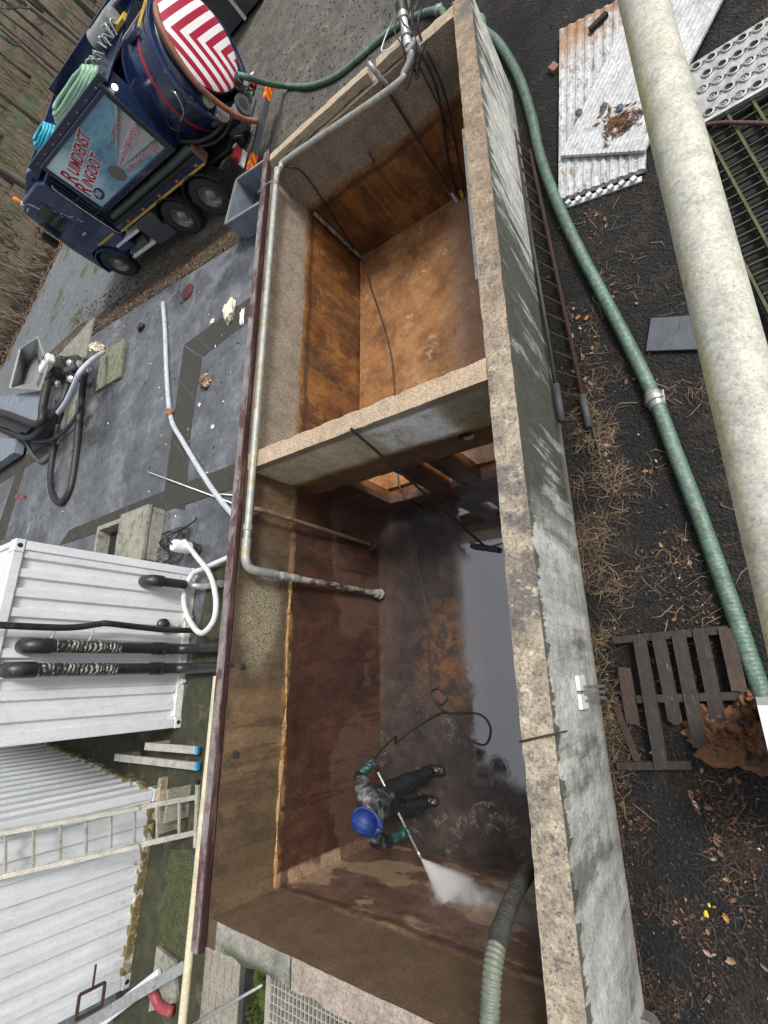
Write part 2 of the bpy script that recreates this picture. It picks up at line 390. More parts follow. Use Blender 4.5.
    # front wall above the tide: damp dark brown
    c = s.mix(s.m('MULTIPLY', fr, lvl), c, s.mix(s.noise(3, 8, .7), (.065, .04, .023), (.19, .12, .067)))
    # coping on top
    top = s.m('MULTIPLY', s.step(n['Z'], .6, .8), s.step(p['Z'], 1.2, 1.22))
    cop = s.mix(s.ramp(s.noise(3.5, 9, .75), [(.35, 0.), (.65, 1.)]), (.42, .33, .22), (.27, .23, .18))
    cop = s.mix(s.step(s.noise(1.3, 6), .54, .62), cop, (.15, .15, .14))
    cop = s.mix(s.m('MULTIPLY', s.step(p['Y'], .1, -.05), .8), cop, s.mix(s.step(p['X'], -2.04, -2.02), s.mix(s.ramp(s.noise(5, 9, .8), [(.38, 0.), (.62, 1.)]), (.1, .115, .1), (.27, .28, .265)), s.mix(s.ramp(s.noise(6, 9, .8), [(.38, 0.), (.62, 1.)]), (.19, .155, .135), (.36, .31, .28))))
    cop = s.mix(s.m('MULTIPLY', s.step(p['Y'], .1, -.05), s.step(s.m('ABSOLUTE', s.m('ADD', p['X'], 2.03)), .014, .004)), cop, (.03, .03, .025))
    cop = s.mix(s.m('MULTIPLY', s.m('MULTIPLY', s.step(p['Y'], -.1, -.2), s.step(s.noise(3.2, 8, .75), .44, .54)), s.step(p['X'], -1.9, -2.1)), cop, (.045, .06, .03))
    cop = s.mix(s.step(p['X'], -2.965, -2.98), cop, s.mix(s.noise(5, 8, .75), (.045, .03, .02), (.11, .075, .047)))
    c = s.mix(top, c, cop)
    wet = s.m('SUBTRACT', 1., lvl)
    r = s.m('SUBTRACT', .85, s.m('MULTIPLY', wet, s.m('ADD', .25, s.m('MULTIPLY', s.step(s.noise(1.2, 5), .4, .6), .25))))
    h = s.m('ADD', s.m('MULTIPLY', s.m('MULTIPLY', s.vor(60), back), .8), s.noise(30, 9, .75))
    c = s.mix(s.step(s.noise(38, 6, .8), .6, .74), c, s.mix(.6, c, (.03, .02, .015)))
    return s.out(c, r, (h, .5, .01), spec=.5)
M['inner'] = mk_inner()

def mk_right():
    s = S('basin_outer_concrete'); p = s.xyz(); n = s.nrm()
    # coping
    cop = s.mix(s.ramp(s.noise(5, 10, .8), [(.4, 0.), (.58, 1.)]), (.46, .4, .305), (.29, .24, .185))
    cop = s.mix(s.m('MULTIPLY', s.step(s.noise(1.7, 9, .78), .5, .57), .85), cop, (.13, .12, .115))
    cop = s.mix(s.m('MULTIPLY', s.step(s.noise(7, 9, .8, s.scale((1, 1, 1), (5, 0, 0))), .54, .6), .85), cop, (.55, .47, .34))
    cop = s.mix(s.m('MULTIPLY', s.step(p['Y'], 3.4, 6.5), .75), cop, s.mix(s.ramp(s.noise(8, 9, .8), [(.4, 0.), (.6, 1.)]), (.17, .12, .08), (.42, .31, .21)))
    cop = s.mix(s.m('MULTIPLY', s.step(s.noise(16, 8, .85), .57, .62), .85), cop, (.05, .045, .042))
    cop = s.mix(s.m('MULTIPLY', s.step(s.noise(36, 6, .8), .55, .6), .7), cop, (.075, .06, .045))
    cop = s.mix(s.m('MULTIPLY', s.step(s.noise(1.3, 7, .75, s.scale((1, 1, 1), (0, 11, 0))), .57, .63), .75), cop, (.13, .125, .12))
    # outer face with algae runs
    yy = s.m('ADD', p['Y'], s.m('MULTIPLY', s.noise(1.5, 4, .6, s.scale((1, 1, .5))), .25))
    cy = s.n.new('ShaderNodeCombineXYZ'); s.L(yy, cy.inputs[1]); s.L(s.m('MULTIPLY', p['Z'], .1), cy.inputs[2])
    run = s.noise(4.6, 9, .72, cy.outputs[0]); fine = s.noise(11., 6, .7, cy.outputs[0]); blot = s.noise(1.1, 6, .65)
    base = s.ramp(s.m('ADD', s.m('MULTIPLY', run, .6), s.m('MULTIPLY', s.noise(7, 9, .75), .4)), [(.36, (.18, .195, .19)), (.46, (.44, .45, .435)), (.56, (.74, .73, .68))])
    base = s.mix(s.m('MULTIPLY', s.step(fine, .54, .66), .5), base, (.17, .175, .155))
    heavy = s.m('MULTIPLY', s.step(p['Y'], 2.9, 3.7), s.step(p['Y'], 7.2, 5.2))
    sc_ = s.m('ADD', s.m('ADD', s.m('MULTIPLY', run, .74), s.m('MULTIPLY', blot, .26)), s.m('ADD', s.m('MULTIPLY', heavy, .115), s.m('MULTIPLY', s.step(p['Z'], .5, 1.2), .03)))
    alg = s.step(sc_, .525, .6)
    base = s.mix(s.m('MULTIPLY', alg, .95), base, s.mix(s.noise(9, 8, .75), (.018, .024, .016), (.08, .09, .065)))
    frp = s.step(p['Y'], 3.5, 3.1)
    pale = s.ramp(s.m('ADD', s.m('MULTIPLY', s.noise(1., 5, .6, s.scale((0, 3.2, .25))), .6), s.m('MULTIPLY', s.noise(5, 9, .75), .4)), [(.36, (.25, .26, .245)), (.48, (.46, .47, .45)), (.62, (.66, .66, .62))])
    pdk = s.m('MULTIPLY', s.step(s.m('ADD', s.m('MULTIPLY', s.noise(1., 6, .65, s.scale((0, 2.1, .35), (0, 3, 0))), .7), s.m('MULTIPLY', s.noise(4, 8, .75), .3)), .51, .61), .8)
    pale = s.mix(pdk, pale, s.mix(s.noise(7, 7), (.05, .058, .042), (.17, .18, .155)))
    crk = s.m('MULTIPLY', s.step(s.m('ABSOLUTE', s.m('SUBTRACT', s.noise(1.1, 8, .75, s.scale((1, 1, .8), (2, 7, 1))), .5)), .004, .001), .8)
    pale = s.mix(crk, pale, (.06, .06, .055))
    base = s.mix(frp, base, pale)
    # drips under the coping
    dl = s.m('ADD', .004, s.m('MULTIPLY', s.ramp(s.noise(5.5, 5, .75, s.scale((0, 1, 0))), [(.42, 0.), (.7, 1.)]), s.m('ADD', .19, s.m('MULTIPLY', s.step(p['Y'], 3., 4.), .12))))
    drip = s.step(s.m('SUBTRACT', p['Z'], s.m('SUBTRACT', 1.28, dl)), -.012, .012)
    base = s.mix(s.m('MULTIPLY', drip, .9), base, s.mix(s.noise(8), (.045, .048, .036), (.11, .11, .085)))
    base = s.mix(s.m('MULTIPLY', s.step(p['Z'], .2, .02), .6), base, (.33, .3, .23))
    ln = s.m('MULTIPLY', s.step(s.m('ABSOLUTE', s.m('SUBTRACT', p['Z'], .3)), .014, .004), .55)
    base = s.mix(ln, base, (.16, .16, .13))
    top = s.step(n['Z'], .6, .8)
    out = s.step(n['X'], .3, .6)
    inn = s.mix(s.noise(3, 8, .7, s.scale((1, 1, .4))), (.09, .045, .03), (.2, .11, .06))
    c = s.mix(out, inn, base)
    c = s.mix(top, c, cop)
    h = s.m('ADD', s.m('MULTIPLY', s.step(s.noise(26, 6, .8), .55, .66), -.6), s.noise(14, 10, .78))
    return s.out(c, .88, (h, .75, .016))
M['right_wall'] = mk_right()

def mk_div():
    s = S('divider_concrete'); p = s.xyz(); n = s.nrm()
    top = pebbles(s, (.44, .34, .24), (.25, .18, .12), 80)
    z = s.m('ADD', p['Z'], s.m('MULTIPLY', s.m('SUBTRACT', s.noise(2., 6, .6), .5), .2))
    up = s.mix(s.ramp(s.noise(2.6, 8, .7, s.scale((1, 1, .35))), [(.3, 0.), (.7, 1.)]), (.42, .33, .18), (.64, .58, .45))
    wh = s.m('MULTIPLY', s.step(s.m('ABSOLUTE', s.m('ADD', p['X'], .98)), .5, .3), s.step(s.noise(2.4, 6, .65), .36, .5))
    up = s.mix(wh, up, (.84, .84, .8))
    gr = s.m('MULTIPLY', s.step(p['X'], -.7, -.4), .8)
    up = s.mix(gr, up, (.2, .17, .1))
    lo = s.mix(s.ramp(s.noise(3, 8, .7), [(.3, 0.), (.7, 1.)]), (.07, .034, .018), (.18, .09, .04))
    cr = s.mix(s.step(s.m('ABSOLUTE', s.m('SUBTRACT', z, .6)), .08, .02), lo, (.3, .18, .06))
    c = s.mix(s.step(z, .56, .66), cr, up)
    c = s.mix(s.m('MULTIPLY', s.step(p['Z'], 1.14, 1.2), .8), c, (.16, .12, .08))
    c = s.mix(s.step(n['Z'], .6, .8), c, top)
    return s.out(c, .8, (s.m('ADD', s.vor(70), s.noise(20, 8, .7)), .5, .01))
M['divider'] = mk_div()

def mk_floor_front():
    s = S('wet_basin_floor'); p = s.xyz()
    c = s.ramp(s.noise(1.6, 9, .72), [(.25, (.02, .018, .019)), (.5, (.042, .034, .032)), (.75, (.095, .064, .052))])
    # orange sediment near the middle, pale washed strip by the left wall
    d = s.m('POWER', s.m('ADD', s.m('POWER', s.m('SUBTRACT', p['X'], -1.85), 2.), s.m('POWER', s.m('MULTIPLY', s.m('SUBTRACT', p['Y'], 2.3), .7), 2.)), .5)
    c = s.mix(s.m('MULTIPLY', s.step(d, .75, .1), s.step(s.noise(5, 8, .75), .4, .62)), c, (.15, .075, .038))
    pl = s.m('MULTIPLY', s.step(p['X'], -2.55, -2.8), s.step(s.noise(2, 6, .6), .4, .5))
    c = s.mix(s.m('MULTIPLY', pl, s.step(p['Y'], 1.8, 2.4)), c, (.075, .048, .038))
    fo = s.m('MULTIPLY', s.step(s.noise(9, 9, .8, None, 1.2), .66, .72), s.step(p['Y'], 2.4, 1.2))
    c = s.mix(s.m('MULTIPLY', fo, .6), c, (.33, .32, .3))
    water = s.m('MAXIMUM', s.m('MULTIPLY', s.m('MULTIPLY', s.step(s.noise(.7, 4, .5), .42, .52), s.step(p['X'], -1.75, -1.5)), s.step(p['Y'], 1.6, 2.4)), s.m('MULTIPLY', s.step(s.m('ADD', p['X'], s.m('MULTIPLY', s.m('SUBTRACT', s.noise(2.2, 7, .7), .5), .7)), -1.62, -1.5), s.step(s.m('ADD', p['Y'], s.m('MULTIPLY', s.noise(2, 6), .7)), 1.1, 1.35)))
    r = s.m('SUBTRACT', .32, s.m('MULTIPLY', water, .28))
    rip = s.noise(9, 5, .6)
    wetv = s.step(p['Y'], 1.0, 1.9)
    hb = s.m('MULTIPLY', rip, s.m('SUBTRACT', 1.3, wetv))
    sl1 = s.step(s.m('ABSOLUTE', s.m('SUBTRACT', s.noise(2.6, 7, .7, None, .6), .5)), .012, .003)
    sl2 = s.m('MULTIPLY', s.m('MULTIPLY', sl1, s.step(s.noise(1.7, 5, .7, s.scale((1, 1, 1), (4, 4, 0))), .53, .6)), s.step(p['Y'], 1.9, 1.2))
    c = s.mix(s.m('MULTIPLY', sl2, .45), c, (.4, .4, .39))  # pale lines painted as wet highlights and foam streaks
    return s.out(c, r, (hb, .07, .02), ior=s.m('ADD', 1.4, s.m('MULTIPLY', water, 1.9)))
M['floor_front'] = mk_floor_front()
def mk_floor_back():
    s = S('rusty_basin_floor'); p = s.xyz()
    c = s.ramp(s.noise(1.7, 10, .74), [(.3, (.09, .039, .015)), (.43, (.19, .082, .029)), (.55, (.3, .14, .052)), (.7, (.43, .25, .13))])
    c = s.mix(s.m('MULTIPLY', s.step(s.m('ADD', p['X'], s.m('MULTIPLY', s.noise(1.2, 5), .8)), -1.0, -.6), .75), c, s.mix(s.noise(6, 9, .78), (.2, .105, .065), (.46, .29, .2)))
    c = s.mix(s.m('MULTIPLY', s.step(s.noise(2.2, 8, .7, s.scale((1, 1, 1), (9, 3, 0))), .58, .66), .7), c, (.1, .075, .03))
    c = s.mix(s.m('MULTIPLY', s.step(s.noise(1.5, 9, .78, s.scale((1, 1, 1), (1, 8, 0))), .52, .6), .75), c, s.mix(s.noise(12, 8, .8), (.2, .085, .024), (.4, .2, .07)))
    c = s.mix(s.m('MULTIPLY', s.step(s.noise(2.6, 9, .8, s.scale((1, 1, 1), (6, 2, 0))), .58, .64), .7), c, (.5, .36, .25))
    c = s.mix(s.step(s.noise(26, 3, .5), .7, .74), c, (.05, .03, .02))
    return s.out(c, .6, (s.noise(14, 9, .72), .5, .012))
M['floor_back'] = mk_floor_back()

# ------------------------------------------------------------------ ground
def xe(y):
    pts = [(-60, -60), (11, -31), (15.9, -25.2), (20.2, -20.4), (28, -19.3), (37, -18.6), (60, -17), (400, 10)]
    for (a, b), (c, d) in zip(pts, pts[1:]):
        if y <= c: return b + (d - b) * (y - a) / (c - a)
    return 10
def ss(a, b, x):
    t = max(0, min(1, (x - a) / (b - a))); return t * t * (3 - 2 * t)
def yb(x): return 10.7 + max(0, -5.34 - x) * .148
def gz(x, y):
    z = -.45 * ss(0, 1.5, y - yb(x)) * ss(-.2, -1.5, x) if x > -16 else -.45 * ss(0, 1.5, max(y - yb(-16), (-16 - x) * .5))
    s_ = xe(y) - x
    if s_ > 0: z += min(30, s_ * .04 + max(0, s_ - 8) * .17)
    if y > 60: z += (y - 60) * .03
    return z
def uniq(l): return sorted(set(round(a, 4) for a in l))
XO0, XO1, YO0, YO1 = -3.194, .22, -.212, 9.41
xs = uniq([-400, -250, -160, -110, -80, -65] + [-55 + i * 1.5 for i in range(24)] + [-19.5 + i * .5 for i in range(33)] + [XO0, -2.4, -1.6, -.8, XO1] + [.7, 1.2, 2, 3, 4, 6, 9, 14, 22, 40, 80, 160, 400])
ys = uniq([-400, -200, -100, -50, -25, -12, -7, -4, -2.5, -1.5, YO0] + [.6 * i for i in range(1, 15)] + [YO1] + [9.9 + .4 * i for i in range(16)] + [16.5 + i * 1.2 for i in range(38)] + [64, 70, 80, 95, 120, 160, 240, 400])
g = MB(); idx = {}
for i, x in enumerate(xs):
    for j, y in enumerate(ys):
        idx[i, j] = len(g.v); g.v.append(V((x, y, gz(x, y))))
for i in range(len(xs) - 1):
    for j in range(len(ys) - 1):
        cx = (xs[i] + xs[i + 1]) / 2; cy = (ys[j] + ys[j + 1]) / 2
        if XO0 < cx < XO1 and YO0 < cy < YO1: continue
        g.f.append([idx[i, j], idx[i + 1, j], idx[i + 1, j + 1], idx[i, j + 1]]); g.m.append(0)
def mk_ground():
    s = S('ground_soil'); p = s.xyz()
    cin = s.mix(s.ramp(s.vor(70), [(.1, 1.), (.5, 0.)]), (.005, .005, .0053), (.025, .0243, .0252))
    cin = s.mix(s.step(s.noise(1.8, 9, .78), .5, .62), cin, s.mix(s.noise(20, 8, .8), (.012, .008, .006), (.06, .038, .024)))
    wood = s.mix(s.ramp(s.noise(1.1, 9, .75), [(.3, 0.), (.7, 1.)]), (.06, .042, .026), (.15, .105, .066))
    wood = s.mix(s.step(s.noise(.17, 7, .7), .5, .6), wood, (.06, .085, .03))
    f = s.step(p['Y'], 10.2, 11.6)
    leaf = s.mix(s.ramp(s.noise(9, 9, .8), [(.35, 0.), (.65, 1.)]), (.035, .026, .016), (.11, .075, .048))
    ver = s.mix(s.step(s.noise(1.1, 8, .75), .45, .56), leaf, s.mix(s.noise(12, 8, .8), (.03, .036, .01), (.1, .11, .03)))
    ver = s.mix(s.m('MULTIPLY', s.step(p['X'], -7.8, -8.8), .8), ver, leaf)
    left = s.step(p['X'], -3, -3.4)
    near = s.mix(f, (.04, .038, .028), ver)
    c = s.mix(left, cin, near)
    wl = s.step(s.m('ADD', s.m('ADD', p['X'], s.m('MULTIPLY', p['Y'], .02)), s.m('MULTIPLY', s.noise(.8, 4), 1.5)), -17.2, -18.5)
    c = s.mix(wl, c, wood)
    return s.out(c, .9, (s.m('ADD', s.noise(9, 9, .75), s.vor(40)), .8, .03))
g.build('ground', mk_ground(), origin=(0, 0, 0)); tag(COL.objects['ground'], kind='structure')

def mk_road():
    s = S('wet_road'); p = s.xyz()
    c = s.ramp(s.noise(2.2, 12, .8), [(.3, (.045, .041, .034)), (.5, (.1, .092, .076)), (.68, (.2, .182, .15))])
    rut = s.noise(1.4, 6, .65, s.scale((1, .28, 1), rot=(0, 0, R_(-12))))
    c = s.mix(s.m('MULTIPLY', s.step(rut, .48, .62), .55), c, (.06, .058, .05))
    c = s.mix(s.step(p['X'], -11, -14), c, s.mix(s.noise(3, 8, .7), (.11, .12, .13), (.17, .18, .19)))
    gr = s.m('MULTIPLY', s.step(s.noise(.7, 6, .7), .54, .64), s.step(p['X'], -12.5, -14.5))
    c = s.mix(gr, c, (.07, .085, .03))
    c = s.mix(s.step(s.vor(9), .06, .03), c, (.4, .4, .38))
    r = s.m('SUBTRACT', .75, s.m('MULTIPLY', s.step(s.noise(.6, 5), .45, .6), .35))
    return s.out(c, r, (s.m('ADD', s.noise(8, 12, .82), s.m('MULTIPLY', rut, 1.5)), .9, .05))
rd = MB()
def roadfn(u, v):
    # v: along from far (top of picture) to the lower left, u across
    path = [((1.2, 70), (-16.5, 70)), ((1.0, 40), (-18.2, 40)), ((.9, 28), (-19, 28)), ((.6, 20), (-19.9, 20.5)), ((-.2, 14.2), (-20.8, 19.6)), ((-3.2, 12.0), (-21.4, 18.9)), ((-6, 12.35), (-22.3, 18.2)), ((-9.4, 12.4), (-23, 17.4)), ((-12, 12.1), (-24, 16.6)), ((-14.5, 12.3), (-26, 14.6)), ((-18, 11.5), (-28.5, 12)), ((-22, 7), (-33, 6))]
    t = v * (len(path) - 1); k = min(int(t), len(path) - 2); t -= k
    a = V(path[k][0]).lerp(V(path[k + 1][0]), t); b = V(path[k][1]).lerp(V(path[k + 1][1]), t)
    q = a.lerp(b, u); w = noise.noise(V((q.x * .7, q.y * .7, 1))) * .25 * (1 if u in (0, 1) else 0)
    return (q.x + w, q.y + w, gz(q.x, q.y) + .006)
rd.grid(roadfn, 46, 88)
tag(rd.build('road', mk_road(), origin=(0, 0, 0)), kind='structure')

def mk_pad():
    s = S('wet_concrete_pad'); p = s.xyz()
    c = s.ramp(s.noise(1.2, 9, .7), [(.32, (.045, .048, .053)), (.5, (.11, .118, .132)), (.68, (.2, .212, .235))])
    c = s.mix(s.m('MULTIPLY', s.step(s.noise(.55, 6, .6), .52, .6), .6), c, (.07, .074, .082))
    sw = s.noise(2.2, 7, .7, s.scale((1, .3, 1), rot=(0, 0, R_(-35))))
    c = s.mix(s.m('MULTIPLY', s.step(sw, .58, .66), .4), c, (.24, .25, .265))
    c = s.mix(s.step(s.noise(35, 4, .6), .72, .77), c, (.3, .3, .29))
    c = s.mix(s.m('MULTIPLY', s.step(s.noise(1.6, 9, .8, s.scale((1, 1, 1), (3, 8, 0))), .56, .64), .7), c, (.05, .052, .04))
    c = s.mix(s.m('MULTIPLY', s.step(s.noise(.9, 10, .82, s.scale((1, 1, 1), (7, 1, 0))), .54, .62), .75), c, (.062, .055, .042))
    c = s.mix(s.m('MULTIPLY', s.step(s.noise(4, 8, .8), .62, .68), .8), c, (.05, .05, .045))
    wp_ = s.step(s.noise(.8, 7, .6), .44, .56)
    c = s.mix(s.m('MULTIPLY', wp_, .45), c, (.05, .053, .058))
    r = s.m('SUBTRACT', .6, s.m('MULTIPLY', wp_, .48))
    return s.out(c, r, (s.noise(24, 8, .7), .25, .008), ior=1.6)
PADM = mk_pad()
# pad as one sheet with the dark drain strips on top of it
pad = MB()
pad_poly = [(-3.5, -6), (-3.5, 9.2), (-5.05, 10.62), (-12.28, 11.66), (-14.3, 11.9), (-17, 10.2), (-30, 4), (-30, -6)]
pad.prism([(x, y, -.06) for x, y in pad_poly], (0, 0, .075))
tag(pad.build('yard_pad', PADM, origin=(0, 0, 0), bevel=.01), kind='structure')
def mk_drain():
    s = S('drain_strip_grating'); p = s.xyz()
    w = s.n.new('ShaderNodeTexWave'); s.L(s.scale((1, 1, 1), rot=(0, 0, R_(20))), w.inputs['Vector']); w.inputs['Scale'].default_value = 9
    c = s.mix(s.ramp(w.outputs['Fac'], [(.4, 0.), (.6, 1.)]), (.02, .019, .016), (.06, .056, .045))
    c = s.mix(s.step(s.noise(2.5, 7, .7), .55, .66), c, (.05, .055, .02))
    c = s.mix(s.m('MULTIPLY', s.step(s.vor(2.2, None, 'Distance'), .1, .06), .8), c, (.3, .28, .22))
    c = s.mix(s.m('MULTIPLY', s.step(s.m('ABSOLUTE', s.m('SUBTRACT', s.m('FRACT', s.m('MULTIPLY', s.m('ADD', p['X'], p['Y']), .75)), .5)), .012, .004), .8), c, (.1, .1, .085))
    return s.out(c, .8, (w.outputs['Fac'], .6, .02))
DRM = mk_drain()
def strip(name, pts, zo=.021):
    m = MB()
    m.prism([(*at(x, y, .015)[:2], zo - .012) for x, y in pts], (0, 0, .012))
    return tag(m.build(name, DRM, origin=(0, 0, 0)), kind='structure')
mk_ms = gm('mossy_soil', (.02, .022, .012), (.055, .058, .03), 5, .95, (.1, .09, .06), .6, 3, .9, bs=30, bd=.03)
ms = MB(); ms.prism([(-12.5, .3, .016), (-6.7, .3, .016), (-6.7, -4.5, .016), (-3.55, -4.5, .016), (-3.55, 3.6, .016), (-5.5, 3.72, .016), (-5.9, 1.4, .016), (-12.5, 1.4, .016)], (0, 0, .004))
tag(ms.build('mossy_ground', mk_ms, origin=(0, 0, 0)), kind='structure')
strip('drain_channel', [(252, 296), (252, 318), (203, 357), (184, 345)], .021)
strip('drain_channel', [(184, 346), (202, 358), (192, 420), (185, 510), (163, 505), (174, 420)], .025)
strip('drain_channel', [(240, 462), (236, 488), (60, 545), (70, 530), (150, 497)], .029)
strip('drain_channel', [(18, 467), (26, 464), (4, 540), (-6, 540)], .021)
strip('drain_channel', [(45, 445), (50, 452), (-10, 490), (-12, 476)], .025)

# ------------------------------------------------------------------ the concrete basin
basin = thing('concrete_basin', 'long open concrete basin with rusty brown stained inside walls and a divider', 'concrete basin', (0, 0, 0))
T = .22
TAP = .1
def taper(z): return TAP * max(0, min(1, (z - ZF) / (H - ZF)))
lw = MB().slab((-W - T - .08, -.212, ZF - .2), (-W, LY + T, H), .1, .005, 4., 1., .012)
for v in lw.v:
    if v.x > -W - .06: v.x -= taper(v.z)
lw.build('wall', M['inner'], basin, smooth=True)
rw = MB().slab((0, -4.5, ZF - .2), (T, LY + T + .03, H), .07, .0025, 5., 7., .011).build('wall', M['right_wall'], basin, smooth=True)
rw['label'] = 'wall with a tan pitted top and pale outer face streaked with dark algae'
bw = MB().slab((-W - .16, LY, ZF - .2), (.002, LY + T, H - .004), .08, .005, 5., 3., .02).build('wall', M['inner'], basin, smooth=True)
fw = MB().slab((-W - .16, -.209, ZF - .2), (.002, 0, H - .003), .07, .005, 5., 5., .022).build('wall', M['inner'], basin, smooth=True)
# divider beam with a through hole
dv = MB().slab((-W - .14, YD, .15), (-.001, YD + .21, H - .004), .06, .004, 5., 9., .014).build('divider_wall', M['divider'], basin, smooth=True)
hole = MB().cyl((-.61, YD - .3, .47), (-.61, YD + .14, .45), .085, 20).build('hole_cutter', M['void_shade'])
bo = dv.modifiers.new('hole', 'BOOLEAN'); bo.object = hole; bo.operation = 'DIFFERENCE'; bo.solver = 'EXACT'
bpy.context.view_layer.update()
dg = bpy.context.evaluated_depsgraph_get()
me = bpy.data.meshes.new_from_object(dv.evaluated_get(dg)); dv.modifiers.clear(); dv.data = me
bpy.data.objects.remove(hole)
MB().cyl((-.61, YD + .05, .463), (-.61, YD + .135, .452), .0845, 20).build('hole_shade', M['void_shade'], basin, smooth=True)  # black disc set inside so the hole looks dark
for x0, x1 in ((-3.05, -2.45), (-1.75, -1.46), (-1.3, -1.02), (-.3, -.005)):
    MB().slab((x0, YD + .006, ZB - .3), (x1, YD + .2, .149), .12, .008, 3, x0, .01).build('pier', M['inner'], basin, smooth=True)
MB().slab((-W + .002, YD, ZF - .15), (-.002, YD + .205, ZB - .06), .12, .006, 3, 2., .01).build('sill', M['inner'], basin, smooth=True)
MB().slab((-W + .001, YD + .21, ZB - .3), (-.001, LY - .001, ZB), .12, .01, 2, 4.).build('basin_floor', M['floor_back'], basin, smooth=True)
ffl = MB(); ffl.grid(lambda u, v: (-W - .05 + u * (W + .1), -.05 + v * (YD + .1), ZF + .01 * noise.noise(V((u * 4, v * 6, 0))) * 0), 30, 40)
ffl.build('basin_floor', M['floor_front'], basin, smooth=True)['label'] = 'wet dark floor with a film of standing water'
# sediment crust along the tide line on the left wall of the front chamber
M['crust'] = gm('sediment_crust', (.28, .14, .05), (.5, .32, .15), 12, .9, (.12, .06, .025), .57, 9, .8)
cr = MB(); nl = 220
def crw(y): return max(.004, .04 + .1 * noise.noise(V((y * 3.1, 3, 0))) + .03 * noise.noise(V((y * 11, 1, 0))))
def crz(y): return .53 + .04 * noise.noise(V((y * .9, 0, 0)))
for k in range(nl):
    a = .02 + k * 3.2 / nl; b = a + 3.2 / nl
    h1, h2, z0, z1 = crw(a), crw(b), crz(a), crz(b)
    K = -W - .07
    cr.add([(K - .02, a, z0 + h1), (K + .016, a, z0 + .01), (K - .02, a, z0 - h1), (K - .02, b, z1 + h2), (K + .016, b, z1 + .01), (K - .02, b, z1 - h2)], [(0, 1, 4, 3), (1, 2, 5, 4)])
cr.build('sediment_crust', M['crust'], basin, smooth='all')
# small stubs and rusty spots on the left wall
for (px, py, r) in ((247, 666, .03), (236, 664, .016), (240, 755, .03)):
    q = at(px, py, -W, 0)
    MB().cyl((-W - .16, q.y, q.z), (-W - taper(q.z) + .03, q.y, q.z), r, 12).build('bolt_stub', M['dark_steel'], basin, smooth=True)
q = at(372, 155, LY, 1)
hk = MB(); hk.tube(spl([(q.x, LY + .02, q.z + .05), (q.x, LY - .07, q.z + .04), (q.x + .02, LY - .09, q.z - .03), (q.x - .02, LY - .06, q.z - .05)]), .012, 8); hk.build('hook', M['rust'], basin, smooth=True)

tag(MB().tube(spl([(-W - .01, LY - .05, .46), (-W, LY - .05, .2), (-W + .025, LY - .055, -.3), (-W + .05, LY - .05, ZB + .01)], 6), [.036 + .006 * noise.noise(V((k * .9, 0, 0))) for k in range(19)], 10).build('corner_pipe', gm('scaled_pipe', (.12, .085, .06), (.42, .35, .27), 16, .9, (.06, .035, .02), .52, 9, .6), None, smooth=True), 'scaly pale pipe standing in the far left corner of the rusty chamber', 'pipe')
# rim beam and timber
rb = MB(); rb.span((-3.19, -.24, H + .012), (-3.085, LY + .45, H + .085))
o = rb.build('rim_beam', M['wine'], None, bevel=.006); tag(o, 'long wine red painted beam lying on the left rim of the basin', 'beam')
rbt = MB(); rbt.grid(lambda u, v: (-3.192 + u * .1 + .004 * noise.noise(V((u * 9, v * 60, 0))), -.235 + v * (LY + .66), H + .0885 + .002 * noise.noise(V((u * 5, v * 70, 4)))), 4, 120)
rbt.build('flaking_top', M['flaky_wine'], o, origin=(0, 0, 0))
rbf = MB(); rbf.span((-3.084, -.235, H + .022), (-3.08, LY + .44, H + .075)); rbf.build('side_face', M['wine_dark'], o)
tb = MB(); tb.slab((-2.98, LY + .06, H + .012), (-1.15, LY + .2, H + .13), .09, .008, 5, 3., .012)
tag(tb.build('rim_timber', M['timber'], None, smooth=True), 'pale timber beam on the back rim behind the grey water pipe', 'beam')
tb = MB(); tb.slab((-1.02, LY + .05, H + .012), (-.62, LY + .2, H + .12), .07, .008, 5, 8., .012)
tag(tb.build('rim_timber', M['timber'], None, smooth=True), 'short timber block on the back rim beside the valve', 'block')

# ------------------------------------------------------------------ grey water pipe
wp = thing('water_pipe', 'silver painted water pipe running round the back and left rim and down the wall', 'water pipe', (-2.9, 3.2, H))
a = at(398, 60, H + .2); 
yb_ = LY - .07
bx = at(402, 62, yb_, 1); cx_ = at(388, 90, yb_, 1)
main = [at(408, 44, H + .2), at(411, 55, H + .14), at(405, 72, H + .08), at(388, 91, H + .05), (-2.6, yb_, H + .04), (-2.82, yb_ - .03, H + .04), (-2.9, yb_ - .16, H + .04), (-2.905, yb_ - .5, H + .04), (-2.925, 3.45, H + .04)]
MB().tube(spl(main, 10), .042, 14).build('pipe', M['silver_paint'], wp, smooth=True)
elb = [(-2.925, 3.46, H + .04), (-2.925, 3.27, H + .035), (-2.92, 3.18, H - .03), (-2.9, 3.16, H - .14), (-2.9, 3.16, H - .3)]
MB().tube(spl(elb, 8), .05, 14).build('elbow', M['silver_paint'], wp, smooth=True)
dp = [(-2.9, 3.16, H - .28), (-2.9, 3.16, -1.0)]
s_ = S('flaking_pipe'); z_ = s_.xyz()['Z']
c_ = s_.mix(s_.step(s_.noise(9, 7, .8, s_.scale((1, 1, .5))), .44, .54), (.36, .34, .31), (.07, .035, .02))
c_ = s_.mix(s_.step(z_, -.75, -.4), c_, (.42, .43, .43))
MB().tube(dp, .04, 14).build('down_pipe', s_.out(c_, .6, (s_.noise(30), .4, .005)), wp, smooth=True)
for z0 in (H - .3, H - .46, H - .62): MB().cyl((-2.9, 3.16, z0), (-2.9, 3.16, z0 - .09), .049, 14).build('coupling', M['silver_paint'], wp, smooth=True)
